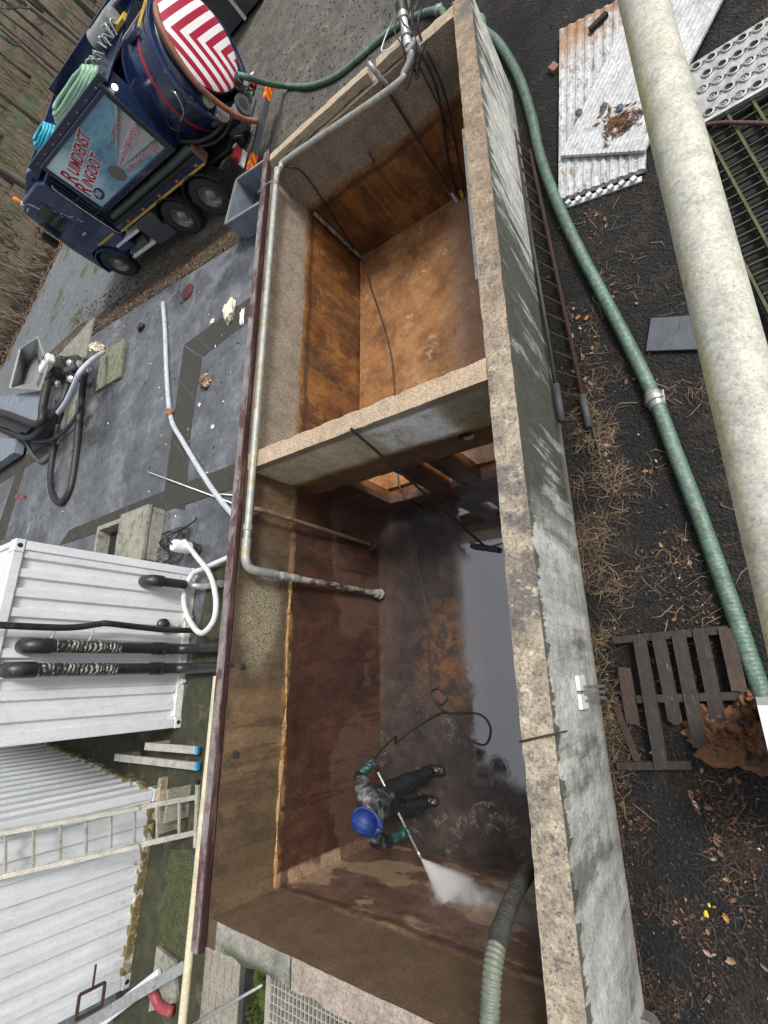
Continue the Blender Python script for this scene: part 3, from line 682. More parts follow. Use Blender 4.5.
for y0 in (3.5, 3.66): MB().cyl((-2.925, y0, H + .04), (-2.925, y0 - .06, H + .04), .052, 14).build('coupling', M['silver_paint'], wp, smooth=True)
MB().lathe([(.05, 0), (.075, .0), (.075, .03), (.05, .03), (.05, .09), (.06, .09), (.06, .12)], (-2.9, 3.16, -1.12), seg=16).build('flange', M['silver_paint'], wp, smooth=True)
MB().tube(spl([(-3.2, 8.8, H + .12), (-3.0, 8.8, H + .13), (-2.87, 8.8, H + .1), (-2.85, 8.8, H + .03), (-2.95, 8.8, H - .02)]), .008, 6).build('pipe_clip', M['galv'], wp, smooth=True)
dpipe = thing('drain_pipe', 'thin rusty brown pipe running down the left wall below the divider', 'pipe', (-2.9, 3.87, -.9))
MB().tube(spl([(-3.1, 3.87, H - .16), (-2.94, 3.87, H - .15), (-2.9, 3.87, H - .2), (-2.9, 3.87, -.9)], 8), .027, 12).build('pipe', gm('brown_pipe', (.1, .06, .04), (.2, .14, .1), 7, .6, (.3, .25, .2), .6, 5), dpipe, smooth=True)
MB().lathe([(.045, 0), (.085, 0), (.085, .03), (.05, .035), (.05, .08)], (-2.9, 3.87, -.95), seg=16).build('flange', M['rust'], dpipe, smooth=True)

# valve with wires on the back rim
va = thing('valve', 'grey pipe valve standing above the back rim with loose wires', 'valve', (-.97, LY + .06, H + .1))
vt = at(403, 12, H + .75); v0 = at(408, 46, H + .2); vt = at(402, 12, H + .34)
MB().tube(spl([v0, v0.lerp(vt, .5), vt]), .045, 14).build('pipe', M['white_pvc'], va, smooth=True)
d_ = (vt - v0).normalized()
for f in (.15, .45, .62): MB().cyl(v0 + d_ * f * .68, v0 + d_ * (f * .68 + .06), .062, 16).build('collar', M['galv'], va, smooth=True)
MB().box(v0 + V((.03, .0, -.06)), (.16, .12, .14), .3).build('valve_body', M['galv'], va, bevel=.02)
MB().cyl(vt - d_ * .02, vt + d_ * .09, .065, 16).build('cap', M['black_plastic'], va, smooth=True)
wr = MB()
for k in range(5):
    q0 = v0 + V((random.uniform(-.1, .12), random.uniform(-.05, .1), random.uniform(-.15, .05)))
    wr.tube(spl([vt + d_ * .05, vt.lerp(q0, .5) + V((random.uniform(-.12, .12), .05, .05)), q0, q0 + V((random.uniform(-.2, .15), -.05, -.25)), q0 + V((.12, -.06, -.05))], 8), .006, 5)
wr.build('wires', M['cable'], va, smooth=True)
MB().tube(spl([vt + V((0, 0, .05)), vt + V((-.22, .05, -.05)), v0 + V((-.3, .1, .1)), v0 + V((-.12, .08, .05))], 10), .008, 6).build('white_wire', M['white_pvc'], va, smooth=True)
# hooked pipe end on the back rim
hp = MB(); b0 = at(391, 98, LY - .06, 1); b0.z = H + .02
hp.tube(spl([b0 + V((.04, .02, -.1)), b0 + V((0, .03, .06)), b0 + V((-.01, .05, .14)), b0 + V((-.03, .1, .17)), b0 + V((-.04, .15, .14)), b0 + V((-.04, .17, .08))], 8), .03, 12)
tag(hp.build('bent_pipe', M['galv'], None, smooth=True), 'short bent galvanised pipe hooked over the back rim', 'pipe')
# leaning steel tube at the back wall
lt = thing('leaning_tube', 'slim steel tube leaning on the back wall, pale at its lower end', 'steel tube', (-1.0, 9.0, ZB))
p0 = at(384, 85, 9.16, 1); p1 = V((-1.0, 9.05, -.62))
MB().tube([p0, p1], .02, 10).build('tube', M['dark_steel'], lt, smooth=True)
MB().tube([p0.lerp(p1, .93), p1 + (p1 - p0).normalized() * .06], .026, 10).build('tip', M['white_pvc'], lt, smooth=True)
# black cables
for k, (pts, r, lab) in enumerate((
    ([at(398, -60, 9.8, 1), at(412, 3, 9.5, 1), (-.5, 9.28, H + .06), (-.5, 9.1, .8), (-.86, 9.1, -.2), (-.95, 9.08, ZB + .03)], .017, 'thick black cable over the back rim, left of its twin'),
    ([at(410, -60, 9.8, 1), at(421, 2, 9.5, 1), (-.42, 9.28, H + .06), (-.44, 9.08, .7), (-.74, 9.07, -.3), (-.87, 9.05, ZB + .03)], .014, 'black cable over the back rim, nearest the right wall'),
    ([at(385, -60, 9.8, 1), at(407, 4, 9.6, 1), (-.56, 9.26, H + .06), (-.58, 9.12, .6), (-.62, 9.13, .3)], .009, 'thinnest black cable over the back rim, ending half way down'))):
    tag(MB().tube(spl(pts, 8), r, 8).build('black_cable', M['cable'], None, smooth='all'), lab, 'cable', 'cables over the back rim')
# perforated rail on the inner right wall
pr_ = thing('wall_rail', 'grey perforated steel rail fixed to the inner face of the right wall', 'rail', (-.03, 6.6, 1.1))
MB().span((-.075, 5.55, .98), (-.03, 7.55, 1.16)).build('channel', M['galv'], pr_, bevel=.006)
for y in [5.7 + .28 * i for i in range(7)]: MB().cyl((-.079, y, 1.12), (-.028, y, 1.12), .02, 10).build('bolt', M['dark_steel'], pr_, smooth=True)
q = at(458, 190, LY - .06, 1)
yg = MB(); yg.lathe([(.01, 0), (.04, .01), (.045, .05), (.03, .07), (.03, .11), (.0, .115)], (q.x + .02, LY - .08, ZB), seg=12)
tag(yg.build('yellow_plug', M['yellow'], None, smooth=True), 'small yellow plug on the floor in the far corner of the basin', 'plug')

# pressure hose
ph = [at(296, 142, H + .04), V((-2.82, LY - .02, H + .0)), at(305, 175, LY - .03, 1), at(345, 235, LY - .04, 1), V((-2.9, LY - .12, ZB + .03)), at(372, 290, ZB + .012), at(388, 340, ZB + .012), at(394, 380, ZB + .012), V((-2.25, 4.75, ZB + .012)), V((-2.2, 4.5, ZB - .03)), V((-2.16, 4.36, ZB - .08)), V((-2.14, 4.3, ZF + .03)),
      at(418, 560, ZF + .012), at(428, 620, ZF + .012), at(430, 685, ZF + .012), at(440, 704, ZF + .016), at(447, 697, ZF + .02), at(437, 688, ZF + .03), at(431, 696, ZF + .03), at(447, 712, ZF + .012), at(478, 714, ZF + .012), at(490, 728, ZF + .012), at(484, 745, ZF + .012), at(462, 735, ZF + .02), at(447, 712, ZF + .03), at(420, 725, ZF + .012), at(396, 742, ZF + .02), V((-2.5, 1.3, ZF + .3)), V((-2.36, 1.22, ZF + .8)), V((-2.29, 1.15, -.13))]
tag(MB().tube(spl(ph, 7), .011, 7).build('pressure_hose', M['cable'], None, smooth='all'), 'long thin black pressure hose looping over both basin floors to the worker', 'hose')
# squeegee leaning on the divider
sq = thing('squeegee', 'long handled black floor squeegee leaning against the divider', 'squeegee', (-1.2, 3.6, ZF))
p0 = V((-1.42, YD - .02, H + .06)); p1 = V((-1.2, 3.62, ZF + .06))
MB().tube([p0, p1], .016, 8).build('handle', M['cable'], sq, smooth=True)
MB().beam((-1.4, 3.66, ZF + .045), (-1.02, 3.55, ZF + .045), .07, .07).build('head', M['black_rubber'], sq, bevel=.01)
# suction hose in the basin corner
sh = thing('suction_hose', 'thick ribbed suction hose hanging over the front end of the basin', 'suction hose', (-.2, .3, ZF))
pts = spl([(-.13, 1.15, -.9), (-.16, 1.0, -.1), (-.2, .84, .6), (-.22, .72, 1.1), (-.21, .58, 1.42), (-.2, .4, 1.56), (-.2, .15, 1.6), (-.19, -.15, 1.52), (-.18, -.5, 1.2), (-.18, -.75, .6), (-.18, -.85, 0)], 16)
k0 = 62
def ribs(pts, r, per=.03, amp=.006, sub=6):
    out = []; rr = []; acc = 0
    d = [0]
    for a, b in zip(pts, pts[1:]): d.append(d[-1] + (b - a).length)
    n = int(d[-1] / (per / 4)); j = 0
    for i in range(n + 1):
        s = d[-1] * i / n
        while j < len(d) - 2 and d[j + 1] < s: j += 1
        t = (s - d[j]) / max(1e-9, d[j + 1] - d[j]); out.append(pts[j].lerp(pts[j + 1], min(1, t)))
        rr.append(r + amp * math.sin(2 * PI * s / per))
    return out, rr
a, b = ribs(pts[:k0], .062, .03, .0015); MB().tube(a, [x * .86 for x in b], 16).build('smooth_hose', M['black_suction'], sh, smooth='all')
a, b = ribs(pts[k0 - 1:], .062, .026, .005); MB().tube(a, [x * .86 for x in b], 16).build('ribbed_hose', gm('pale_ribbed_hose', (.1, .12, .09), (.17, .19, .145), 7, .5, (.06, .055, .04), .62, 6), sh, smooth='all')
MB().cyl(pts[k0 - 4], pts[k0 + 2], .06, 18).build('clamp', M['black_suction'], sh, smooth=True)
# rust rod across the right rim
tag(MB().tube([at(519, 742, H + .03), at(567, 731, H + .02)], .007, 6).build('rusty_rod', M['rust'], None, smooth='all'), 'thin rusty rod lying across the right rim of the basin', 'rod')
# bracket on the outer face
bk = thing('wall_bracket', 'pale steel bracket bolted to the outer face of the streaked wall', 'bracket', (.24, 1.95, .5))
for y in (2.0, 1.87):
    MB().box((.238, y, .6), (.03, .105, .17)).build('plate', M['white_paint'], bk, bevel=.004)
for k in range(3): MB().tube([(.245, 1.97 - k * .05, .6), (.3, 1.97 - k * .04, .42), (.29, 1.96 - k * .045, .12)], .012, 8).build('rod', M['galv'], bk, smooth=True)

# ------------------------------------------------------------------ white containers
def container(loc, label, cat, edge, gap_label=None):
    """end wall faces +x at local x = 0; width 2.44 along -y; length along -x"""
    r = thing('shipping_container', label, cat, loc)
    Wd, Hh, Ln = 2.44, 2.59, 6.06
    def corr(p0, du, n, out, z0, z1, per, dep):
        m = MB(); us = []
        L = n * per
        for i in range(n):
            for (f, d) in ((0, 0), (.4, 0), (.5, -1), (.9, -1)): us.append(((i + f) * per, d * dep))
        us.append((L, 0)); p0 = V(p0); du = V(du); out = V(out)
        m.grid(lambda u, v: p0 + du * us[int(round(u * (len(us) - 1)))][0] + out * us[int(round(u * (len(us) - 1)))][1] + V((0, 0, z0 + (z1 - z0) * v)), len(us) - 1, 10)
        return m
    corr((-.03, -.12, 0), (0, -1, 0), 9, (1, 0, 0), .13, Hh - .1, .2445, .048).build('end_wall', M['white_steel'], r, local=True)
    corr((-.12, -.03, 0), (-1, 0, 0), 21, (0, 1, 0), .13, Hh - .1, .277, .036).build('side_wall', M['white_steel'], r, local=True)
    corr((-.12, -Wd + .03, 0), (-1, 0, 0), 21, (0, -1, 0), .13, Hh - .1, .277, .036).build('side_wall', M['white_steel'], r, local=True)
    MB().span((-Ln + .03, -Wd + .1, .13), (-Ln + .06, -.1, Hh - .1)).build('end_wall', M['white_steel'], r, local=True)
    MB().span((-Ln + .05, -Wd + .05, Hh - .06), (-.05, -.05, Hh - .03)).build('roof', M['white_steel'], r, local=True)
    f = MB()
    for y in (-.065, -Wd + .065):
        for x in (-.07, -Ln + .07): f.box((x, y, Hh / 2), (.13, .12, Hh - .25))
    for x in (-.06, -Ln + .06): f.span((x - .05, -Wd + .16, Hh - .12), (x + .05, -.16, Hh - .005))
    for y in (-.05, -Wd + .05): f.span((-Ln + .17, y - .04, Hh - .1), (-.17, y + .04, Hh - .005))
    f.build('frame', M['white_steel'], r, local=True, bevel=.01)
    b = MB()
    for x in (-.06, -Ln + .06): b.span((x - .055, -Wd + .16, .02), (x + .055, -.16, .14))
    for y in (-.05, -Wd + .05): b.span((-Ln + .17, y - .045, .02), (-.17, y + .045, .14))
    b.build('bottom_rail', edge, r, local=True, bevel=.01)
    for x in (-.085, -Ln + .085):
        for y in (-.08, -Wd + .08):
            for z in (.06, Hh - .06):
                cc = MB().box((x, y, z), (.18, .165, .12)).build('corner_casting', M['white_steel'], r, local=True, bevel=.012)
                sx = 1 if x > -1 else -1; sy = 1 if y > -1 else -1
                MB().cyl((x + sx * .088, y, z), (x + sx * .0935, y, z), .03, 12).build('opening', M['void_shade'], cc, local=True)
                MB().cyl((x, y + sy * .08, z), (x, y + sy * .0855, z), .03, 12).build('opening', M['void_shade'], cc, local=True)
    return r
c1 = container((-5.868, 3.744, 0), 'clean white corrugated container with black pipes fixed down its end', 'container', M['rust_edge'])
c2 = container((-6.2, .45, 0), 'white corrugated container with rusty mossy bottom edge and a ladder leaning on it', 'container', M['moss_edge'])
c2.rotation_euler = (0, 0, R_(-5))
for z in (.3, 1.1, 1.9):
    for y in (-.03,): pass
# wedge shaped lugs at the bottom of the clean container
for y in (-.75, -1.72): MB().prism([(.0, y, .05), (.0, y - .1, .05), (.07, y - .07, .05), (.07, y - .03, .05)], (0, 0, .05)).build('lug', M['white_steel'], c1, local=True)

# black pipes on the end wall of the clean container
XP = -5.70
def vpipe(name, pts, r, lab, worn=None):
    t = thing(name, lab, 'black pipe', (XP, pts[0][1], 0), group='black pipes on the white container')
    P = spl(pts, 8)
    MB().tube(P, r, 16).build('pipe', M['black_pipe'], t, smooth=True)
    return t
def wornmat():
    s = S('worn_foil_wrap')
    w = s.n.new('ShaderNodeTexWave'); w.bands_direction = 'Z'; s.L(s.co, w.inputs[0]); w.inputs['Scale'].default_value = 6; w.inputs['Distortion'].default_value = 9; w.inputs['Detail'].default_value = 4
    c = s.mix(s.ramp(w.outputs['Fac'], [(.4, 0.), (.6, 1.)]), (.02, .02, .02), (.4, .38, .33))
    c = s.mix(s.step(s.noise(9, 8, .85), .45, .52), c, (.025, .025, .026))
    return s.out(c, .5, (w.outputs['Fac'], .4, .01))
WORN = wornmat()
for y, zt, wz, lab in ((2.44, 2.22, .85, 'thick black pipe with a worn wrapped upper end, upper of two'), (2.16, 2.34, .95, 'thick black pipe with a worn wrapped upper end, lower of two')):
    t = vpipe('wall_pipe', [(XP, y, .45), (XP, y, 1.2), (XP, y, zt - .16)], .075, lab)
    MB().tube(spl([(XP, y, zt - .2), (XP, y, zt - .06), (XP - .06, y, zt + .02), (XP - .2, y, zt + .03)], 8), .095, 16).build('elbow', M['black_pipe'], t, smooth=True)
    MB().cyl((XP, y, zt - .2 - wz), (XP, y, zt - .17), .08, 18).build('wrapping', WORN, t, smooth=True)
    MB().tube(spl([(XP, y, .5), (XP + .02, y, .3), (XP + .2, y, .18), (XP + .6, y, .16), (XP + 2.2, y, .16)], 8), .078, 16).build('lower_bend', M['black_pipe'], t, smooth=True)
    for z in (.52, .62): MB().cyl((XP, y, z), (XP, y, z + .08), .09, 18).build('coupling', M['black_pipe'], t, smooth=True)
t = vpipe('wall_pipe', [(XP + .03, 2.73, .02), (XP + .03, 2.71, .6), (XP + .03, 2.75, 1.38), (XP + .02, 2.74, 1.5), (XP, 2.67, 1.9), (XP, 2.66, 2.75)], .042, 'thinner black pipe bent along the top of the two thick ones')
for z in (1.55, 2.0): MB().tube([(XP, 2.66, z), (XP, 2.5, z + .05)], .012, 8).build('bracket', M['galv'], t, smooth=True)
t = vpipe('wall_pipe', [(XP, 3.42, .32), (XP, 3.42, .78)], .072, 'short black pipe stub with a grey coupling beside the white hose loop')
MB().tube(spl([(XP, 3.42, .7), (XP, 3.42, .8), (XP - .07, 3.42, .87), (XP - .2, 3.42, .87)], 8), .092, 16).build('elbow', M['black_pipe'], t, smooth=True)
MB().tube(spl([(XP, 3.42, .4), (XP + .02, 3.42, .2), (XP + .2, 3.4, .1), (XP + .6, 3.38, .09)], 8), .05, 14).build('grey_pipe', M['galv'], t, smooth=True)
for f in (.15, .35, .55): MB().cyl((XP + f, 3.4, .09), (XP + f + .08, 3.4, .09), .062, 14).build('coupling', M['galv'], t, smooth=True)
q = at(163, 632, -5.82, 0)
MB().lathe([(.09, 0), (.09, .06), (.06, .09), (.0, .1)], (-5.86, 2.8, .52), (1, 0, 0), 18).build('blank_cap', M['black_pipe'], t, smooth=True)

# ladder leaning on the dirty container
ld = thing('ladder', 'aluminium ladder leaning against the rusty edged white container', 'ladder', (-5.24, .25, 0))
la0, lb0 = V((-5.28, .45, .02)), V((-5.2, .04, .02)); la1, lb1 = at(0, 833, -6.15, 0), at(0, 876, -6.15, 0)
la1 = la0 + (la1 - la0) * 1.5; lb1 = lb0 + (lb1 - lb0) * 1.5
for p, q in ((la0, la1), (lb0, lb1)): MB().beam(p, q, .03, .065, (0, 1, 0)).build('rail', M['alu'], ld, bevel=.004)
for p, q in ((la0, la1), (lb0, lb1)): MB().beam(p.lerp(q, .22) + V((.045, 0, .02)), q + V((.045, 0, .02)), .026, .05, (0, 1, 0)).build('sliding_rail', M['alu'], ld, bevel=.004)
for k in range(12):
    f = .07 + k * .083
    MB().beam(la0.lerp(la1, f), lb0.lerp(lb1, f), .03, .03).build('rung', M['alu'], ld, bevel=.004)
sb = MB().beam((-5.26, .62, .035), (-5.17, -.14, .035), .06, .05); o = sb.build('foot_bar', M['alu'], ld, bevel=.006)
for p in ((-5.262, .64, .035), (-5.168, -.16, .035)): MB().box(p, (.07, .06, .06)).build('rubber_foot', M['black_rubber'], o, origin=(0, 0, 0))
# aluminium beams with blue ends in the gap
for (x0, y0, x1, y1, z, lab) in ((196, 750, 146, 746, .2, 'pale aluminium beam with a blue end cap, the shorter, nearer the clean container'), (196, 766, 116, 757, .24, 'pale aluminium beam with a blue end cap, the longer, nearer the rusty container')):
    p = at(x0, y0, .12); q = at(x1, y1, z + .2)
    t = thing('aluminium_beam', lab, 'beam', p, group='blue capped beams in the gap')
    MB().beam(p, q, .1, .06).build('beam', M['alu'], t, bevel=.006)
    MB().beam(p + (p - q).normalized() * .05, p.lerp(q, .002), .106, .066).build('end_cap', M['foot_blue'], t, bevel=.006)
    MB().beam(q + V((.02, 0, -.35)), q + V((.02, 0, -.05)), .08, .08, (0, 1, 0)).build('support', M['conc_slab'], t)
# grey boards and stakes by the container corner
for k, (x, y, w, h, lab) in enumerate(((180, 812, .12, .32, 'grey upright board by the ladder foot, the taller'), (190, 800, .1, .36, 'grey upright board by the ladder foot, the shorter'))):
    p = at(x, y, 0); 
    tag(MB().slab((p.x - .02, p.y - .2, 0), (p.x + .02, p.y + .2, h), .06, .004, 6, k, .006).build('grey_board', M['wood_grey'], None, smooth=True), lab, 'board')
p = at(166, 795, 0)
tag(MB().slab((p.x - .06, p.y - .3, 0), (p.x + .04, p.y + .25, .12), .1, .006, 5, 3, .01).build('tan_block', M['tan_wood'], None, smooth=True), 'mossy tan wooden block at the corner of the rusty container', 'block')
# mossy grating strip between containers and basin
gr = MB(); base = [at(172, 850, .03), at(196, 850, .03), at(190, 962, .03), at(160, 940, .03)]
A, B, C_, D = base
for i in range(13):
    f = i / 12; gr.beam(A.lerp(B, f), D.lerp(C_, f), .012, .04)
for i in range(44):
    f = i / 43; gr.beam(A.lerp(D, f) - V((0, 0, .003)), B.lerp(C_, f) - V((0, 0, .003)), .012, .035)
tag(gr.build('mossy_grating', M['mossy_grate'], None), 'green mossy walkway grating between the rusty container and the basin', 'grating')
# cream pipe beside the basin wall
cp = thing('cream_pipe', 'cream coloured pipe running low along the outside of the left basin wall', 'pipe', (-3.75, .4, .9))
q0 = at(217, 676, .9); q1 = at(183, 1016, .9)
MB().tube([q0, q1 + (q1 - q0) * .25], .042, 16).build('pipe', M['cream_pvc'], cp, smooth=True)
for f in (.02, .35, .7, 1.05):
    c = q0.lerp(q1, f); MB().beam((c.x, c.y, c.z - .05), (-3.19, c.y, c.z - .12), .03, .02).build('bracket', M['galv'], cp)
# plank deck below the front left corner
for k in range(5):
    x0 = -4.02 + k * .118
    tag(MB().slab((x0, -2.6, .56), (x0 + .112, -.29, .6), .08, .004, 7, k * 3., .006).build('plank', M['wood_grey'], None, smooth=True), 'weathered grey plank at the front left corner of the basin', 'plank', 'planks at the basin corner')
for x in (-3.98, -3.5):
    for y in (-2.5, -.45): tag(MB().span((x - .04, y - .04, 0), (x + .04, y + .04, .557)).build('deck_post', M['wood_grey']), 'short post under the grey planks', 'post', 'posts under the planks')
tag(MB().slab((-3.4, -2.6, .3), (-3.33, -.3, .62), .08, .004, 5, 4., .006).build('dark_board', M['dark_steel'], None, smooth=True), 'dark upright board beside the grey planks', 'board')
p = at(195, 1024, .75); q = at(262, 985, .95)
tag(MB().tube([p + (p - q) * .6, q], .013, 10).build('steel_bar', M['galv'], None, smooth='all'), 'thin steel bar slanting across the grey planks to the basin corner', 'bar')
# aluminium grating by the front wall and moss
ag = thing('step_grating', 'pale aluminium step grating against the front wall', 'grating', (-2.6, -.7, .3))
f = MB(); f.beam((-2.98, -.4, .62), (-1.6, -.4, .62), .05, .05); f.beam((-2.98, -1.2, .62), (-1.6, -1.2, .62), .05, .05); f.beam((-2.97, -.4, .62), (-2.97, -1.2, .62), .05, .05); f.beam((-1.62, -.4, .62), (-1.62, -1.2, .62), .05, .05); f.build('frame', M['alu'], ag)
f = MB()
for i in range(27): f.beam((-2.94 + i * .05, -.42, .62), (-2.94 + i * .05, -1.18, .62), .012, .03)
for i in range(12): f.beam((-2.95, -.44 - i * .065, .616), (-1.64, -.44 - i * .065, .616), .012, .03)
f.build('bars', M['alu'], ag)
for x in (-2.9, -1.7): MB().span((x - .03, -1.15, 0), (x + .03, -1.1, .59)).build('leg', M['galv'], ag)
tag(MB().span((-2.95, -.34, .6), (-1.5, -.3, .68)).build('dark_strip', M['dark_steel']), 'dark steel strip along the front wall above the step grating', 'strip')
mo = MB()
for k in range(900):
    x = random.uniform(-3.32, -2.98); y = random.uniform(-1.2, -.26); z = .5 + .12 * noise.noise(V((x * 5, y * 5, 0)))
    a = random.uniform(0, 6.3); r = random.uniform(.012, .04); h = random.uniform(.02, .06)
    mo.add([(x + r * math.cos(a), y + r * math.sin(a), z), (x - r * math.cos(a), y - r * math.sin(a), z), (x + random.uniform(-.02, .02), y + random.uniform(-.02, .02), z + h)], [(0, 1, 2)])
mo.grid(lambda u, v: (-3.33 + .36 * u, -1.3 + 1.07 * v, .5 + .06 * noise.noise(V((u * 3, v * 8, 2)))), 12, 30)
tag(mo.build('moss', M['moss']), 'bright green moss', None, None, 'stuff')
mo = MB(); mo.slab((-3.33, -1.25, 0), (-2.98, -.26, .46), .1, .02, 4, 4., .02)
tag(mo.build('mossy_block', M['conc_slab'], None, smooth=True), 'mossy concrete block in front of the basin corner', 'block')
# lock, bars and red pipe near the bottom of the dirty container
p0 = at(60, 1040, .5); p1 = at(185, 966, .12)
tag(MB().beam(p0, p1, .12, .05).build('steel_channel', M['galv'], None, bevel=.006), 'grey steel channel lying across the bottom of the rusty container', 'channel')
p0 = at(70, 1045, .35); p1 = at(160, 975, .1)
tag(MB().beam(p0, p1, .14, .05).build('white_channel', M['white_steel'], None, bevel=.006), 'white painted board beside the grey steel channel', 'board')
q = at(155, 996, .08)
tag(MB().tube(spl([at(148, 985, .12), at(154, 995, .12), at(160, 1006, .1), at(172, 1012, .08)], 8), .055, 14).build('red_pipe', M['red_plastic'], None, smooth='all'), 'short bent red plastic pipe on the ground', 'pipe')
lk = thing('rusty_latch', 'rusty latch frame standing by the bottom of the white container', 'latch', at(97, 1000, .55))
q = at(97, 1000, .62)
f = MB()
for dy in (-.12, .12):
    f.beam(q + V((-.05, dy, -.1)), q + V((-.05, dy, .2)), .03, .03, (0, 1, 0)); 
for dz in (-.1, .2): f.beam(q + V((-.05, -.12, dz)), q + V((-.05, .12, dz)), .03, .03)
f.beam(q + V((-.05, .12, .05)), q + V((-.05, .36, .05)), .02, .02); f.build('frame', M['rust'], lk)
q = at(172, 985, .03)
tag(MB().prism([at(160, 945, .01), at(178, 960, .01), at(180, 1000, .01), at(152, 1010, .01)], (0, 0, .05)).build('ground_slab', M['conc_slab'], None), 'broken concrete slab beneath the red pipe', 'slab')

# ------------------------------------------------------------------ things on the pad
def flat(name, px, z, h, mat, lab, cat, **k):
    m = MB(); m.prism([(*at(x, y, z)[:2], z) for x, y in px], (0, 0, h))
    return tag(m.build(name, mat, None, bevel=.006), lab, cat, **k)
flat('concrete_slab', [(98, 392), (122, 378), (127, 340), (104, 353)], .02, .07, M['lid_conc'], 'greenish square concrete cover slab beside the black hose', 'slab')
flat('concrete_slab', [(60, 356), (86, 362), (96, 318)], .02, .06, M['conc_slab'], 'pale triangular concrete slab near the road edge', 'slab')
flat('concrete_slab', [(60, 420), (85, 385), (76, 420), (58, 445)], .02, .05, M['conc_slab'], 'small speckled slab under the machine hoses', 'slab')
hs = [at(163, 303, .06), at(165, 330, .06), at(167, 380, .06), at(171, 418, .06), at(182, 440, .06), at(205, 478, .06), at(222, 502, .06), at(236, 518, .06)]
tag(MB().tube(spl(hs, 10), .05, 12).build('grey_pipe', M['grey_hose'], None, smooth=True), 'long grey plastic pipe lying bent on the concrete pad', 'pipe')
for k, (a, b, lab) in enumerate((((148, 472), (232, 503), 'thin white rod lying on the drain strip, the longer one'), ((217, 494), (234, 495), 'thin white rod lying on the drain strip, the shorter one'))):
    tag(MB().tube([at(*a, .05), at(*b, .06)], .014, 6).build('white_rod', M['white_paint'], None, smooth='all'), lab, 'rod')
def crumple(c, r, n, seed, fl=.5, pts=20):
    m = MB(); rnd = random.Random(seed); bm = bmesh.new()
    bmesh.ops.create_icosphere(bm, subdivisions=3, radius=1)
    for v in bm.verts:
        d = noise.noise_vector(v.co * 1.6 + V((seed, 0, 0))) * .5 + noise.noise_vector(v.co * 4 + V((0, seed, 0))) * .22
        v.co += d
    vs = [V(c) + V((v.co.x * r[0], v.co.y * r[1], max(0, v.co.z + fl) * r[2])) for v in bm.verts]
    m.add(vs, [[v.index for v in f.verts] for f in bm.faces]); bm.free(); return m
def litter(px, py, r, mat, lab, cat, name, seed, z=.018):
    return tag(crumple(at(px, py, z), r, 0, seed).build(name, mat, None), lab, cat)
litter(232, 312, (.15, .26, .1), M['foam'], 'crumpled cream foam sheet lying on the drain strip', 'foam scrap', 'foam_scrap', 3)
litter(243, 318, (.05, .2, .04), M['white_paint'], 'thin white plastic strip beside the crumpled foam', 'plastic scrap', 'plastic_scrap', 4)
litter(207, 383, (.13, .16, .1), M['paper_brown'], 'torn brown and white paper on the pad', 'paper scrap', 'paper_scrap', 5)
litter(213, 322, (.07, .05, .03), M['white_paint'], 'small white scrap at the drain edge', 'scrap', 'white_scrap', 6)
litter(213, 427, (.045, .04, .02), M['white_paint'], 'tiny white scrap on the bare pad', 'scrap', 'white_scrap', 8)
litter(200, 405, (.03, .04, .02), M['white_paint'], 'tiny white scrap below the torn paper', 'scrap', 'white_scrap', 9)
litter(142, 328, (.14, .1, .06), M['black_plastic'], 'small black scrap near the long grey pipe', 'scrap', 'black_scrap', 10)
litter(25, 497, (.08, .06, .03), M['red_paint'], 'small red scrap on the pad, beside a drain strip', 'scrap', 'red_scrap', 11)
litter(17, 497, (.06, .08, .03), M['red_paint'], 'small red scrap lying in the drain strip', 'scrap', 'red_scrap', 12)
litter(172, 414, (.1, .1, .09), M['brick'], 'small brown stone against the long grey pipe', 'stone', 'stone', 13)
rl = MB(); q = at(188, 292, .02)
rl.lathe([(.0, .05), (.08, .055), (.15, .05), (.2, .03), (.21, 0), (.18, 0)], (q.x, q.y, .018), seg=24, caps=False)
tag(rl.build('red_disc', gm('red_mesh', (.035, .008, .01), (.11, .02, .024), 25, .7), None, smooth=True), 'round dark red disc lying on the pad', 'lid')
# concrete trough with dark opening
ct = thing('concrete_trough', 'weathered open concrete box beside the clean white container', 'concrete box', (-8, 4.9, 0))
q = [at(90, 540, 0), at(113, 515, .55), at(150, 522, .55), at(150, 553, .3)]
x0, x1, y0, y1 = -9.3, -7.15, 4.05, 5.05
cm = MB(); cm.span((x0, y0, .016), (x1, y0 + .1, .3)); cm.span((x0, y1 - .1, .016), (x1, y1, .3)); cm.span((x0, y0 + .1, .016), (x0 + .1, y1 - .1, .3)); cm.span((x1 - .1, y0 + .1, .016), (x1, y1 - .1, .3))
cm.build('walls', M['conc_slab'], ct, bevel=.01)
MB().span((x0 + .1, y0 + .1, .02), (x1 - .1, y1 - .1, .05)).build('inside_floor', M['void_shade'], ct)  # floor coloured black to paint the dark of the open box
MB().slab((-8.2, y0 - .03, .303), (x1 + .03, y1 + .03, .36), .1, .005, 5, 2., .01).build('cover_slab', M['conc_slab'], ct, smooth=True)
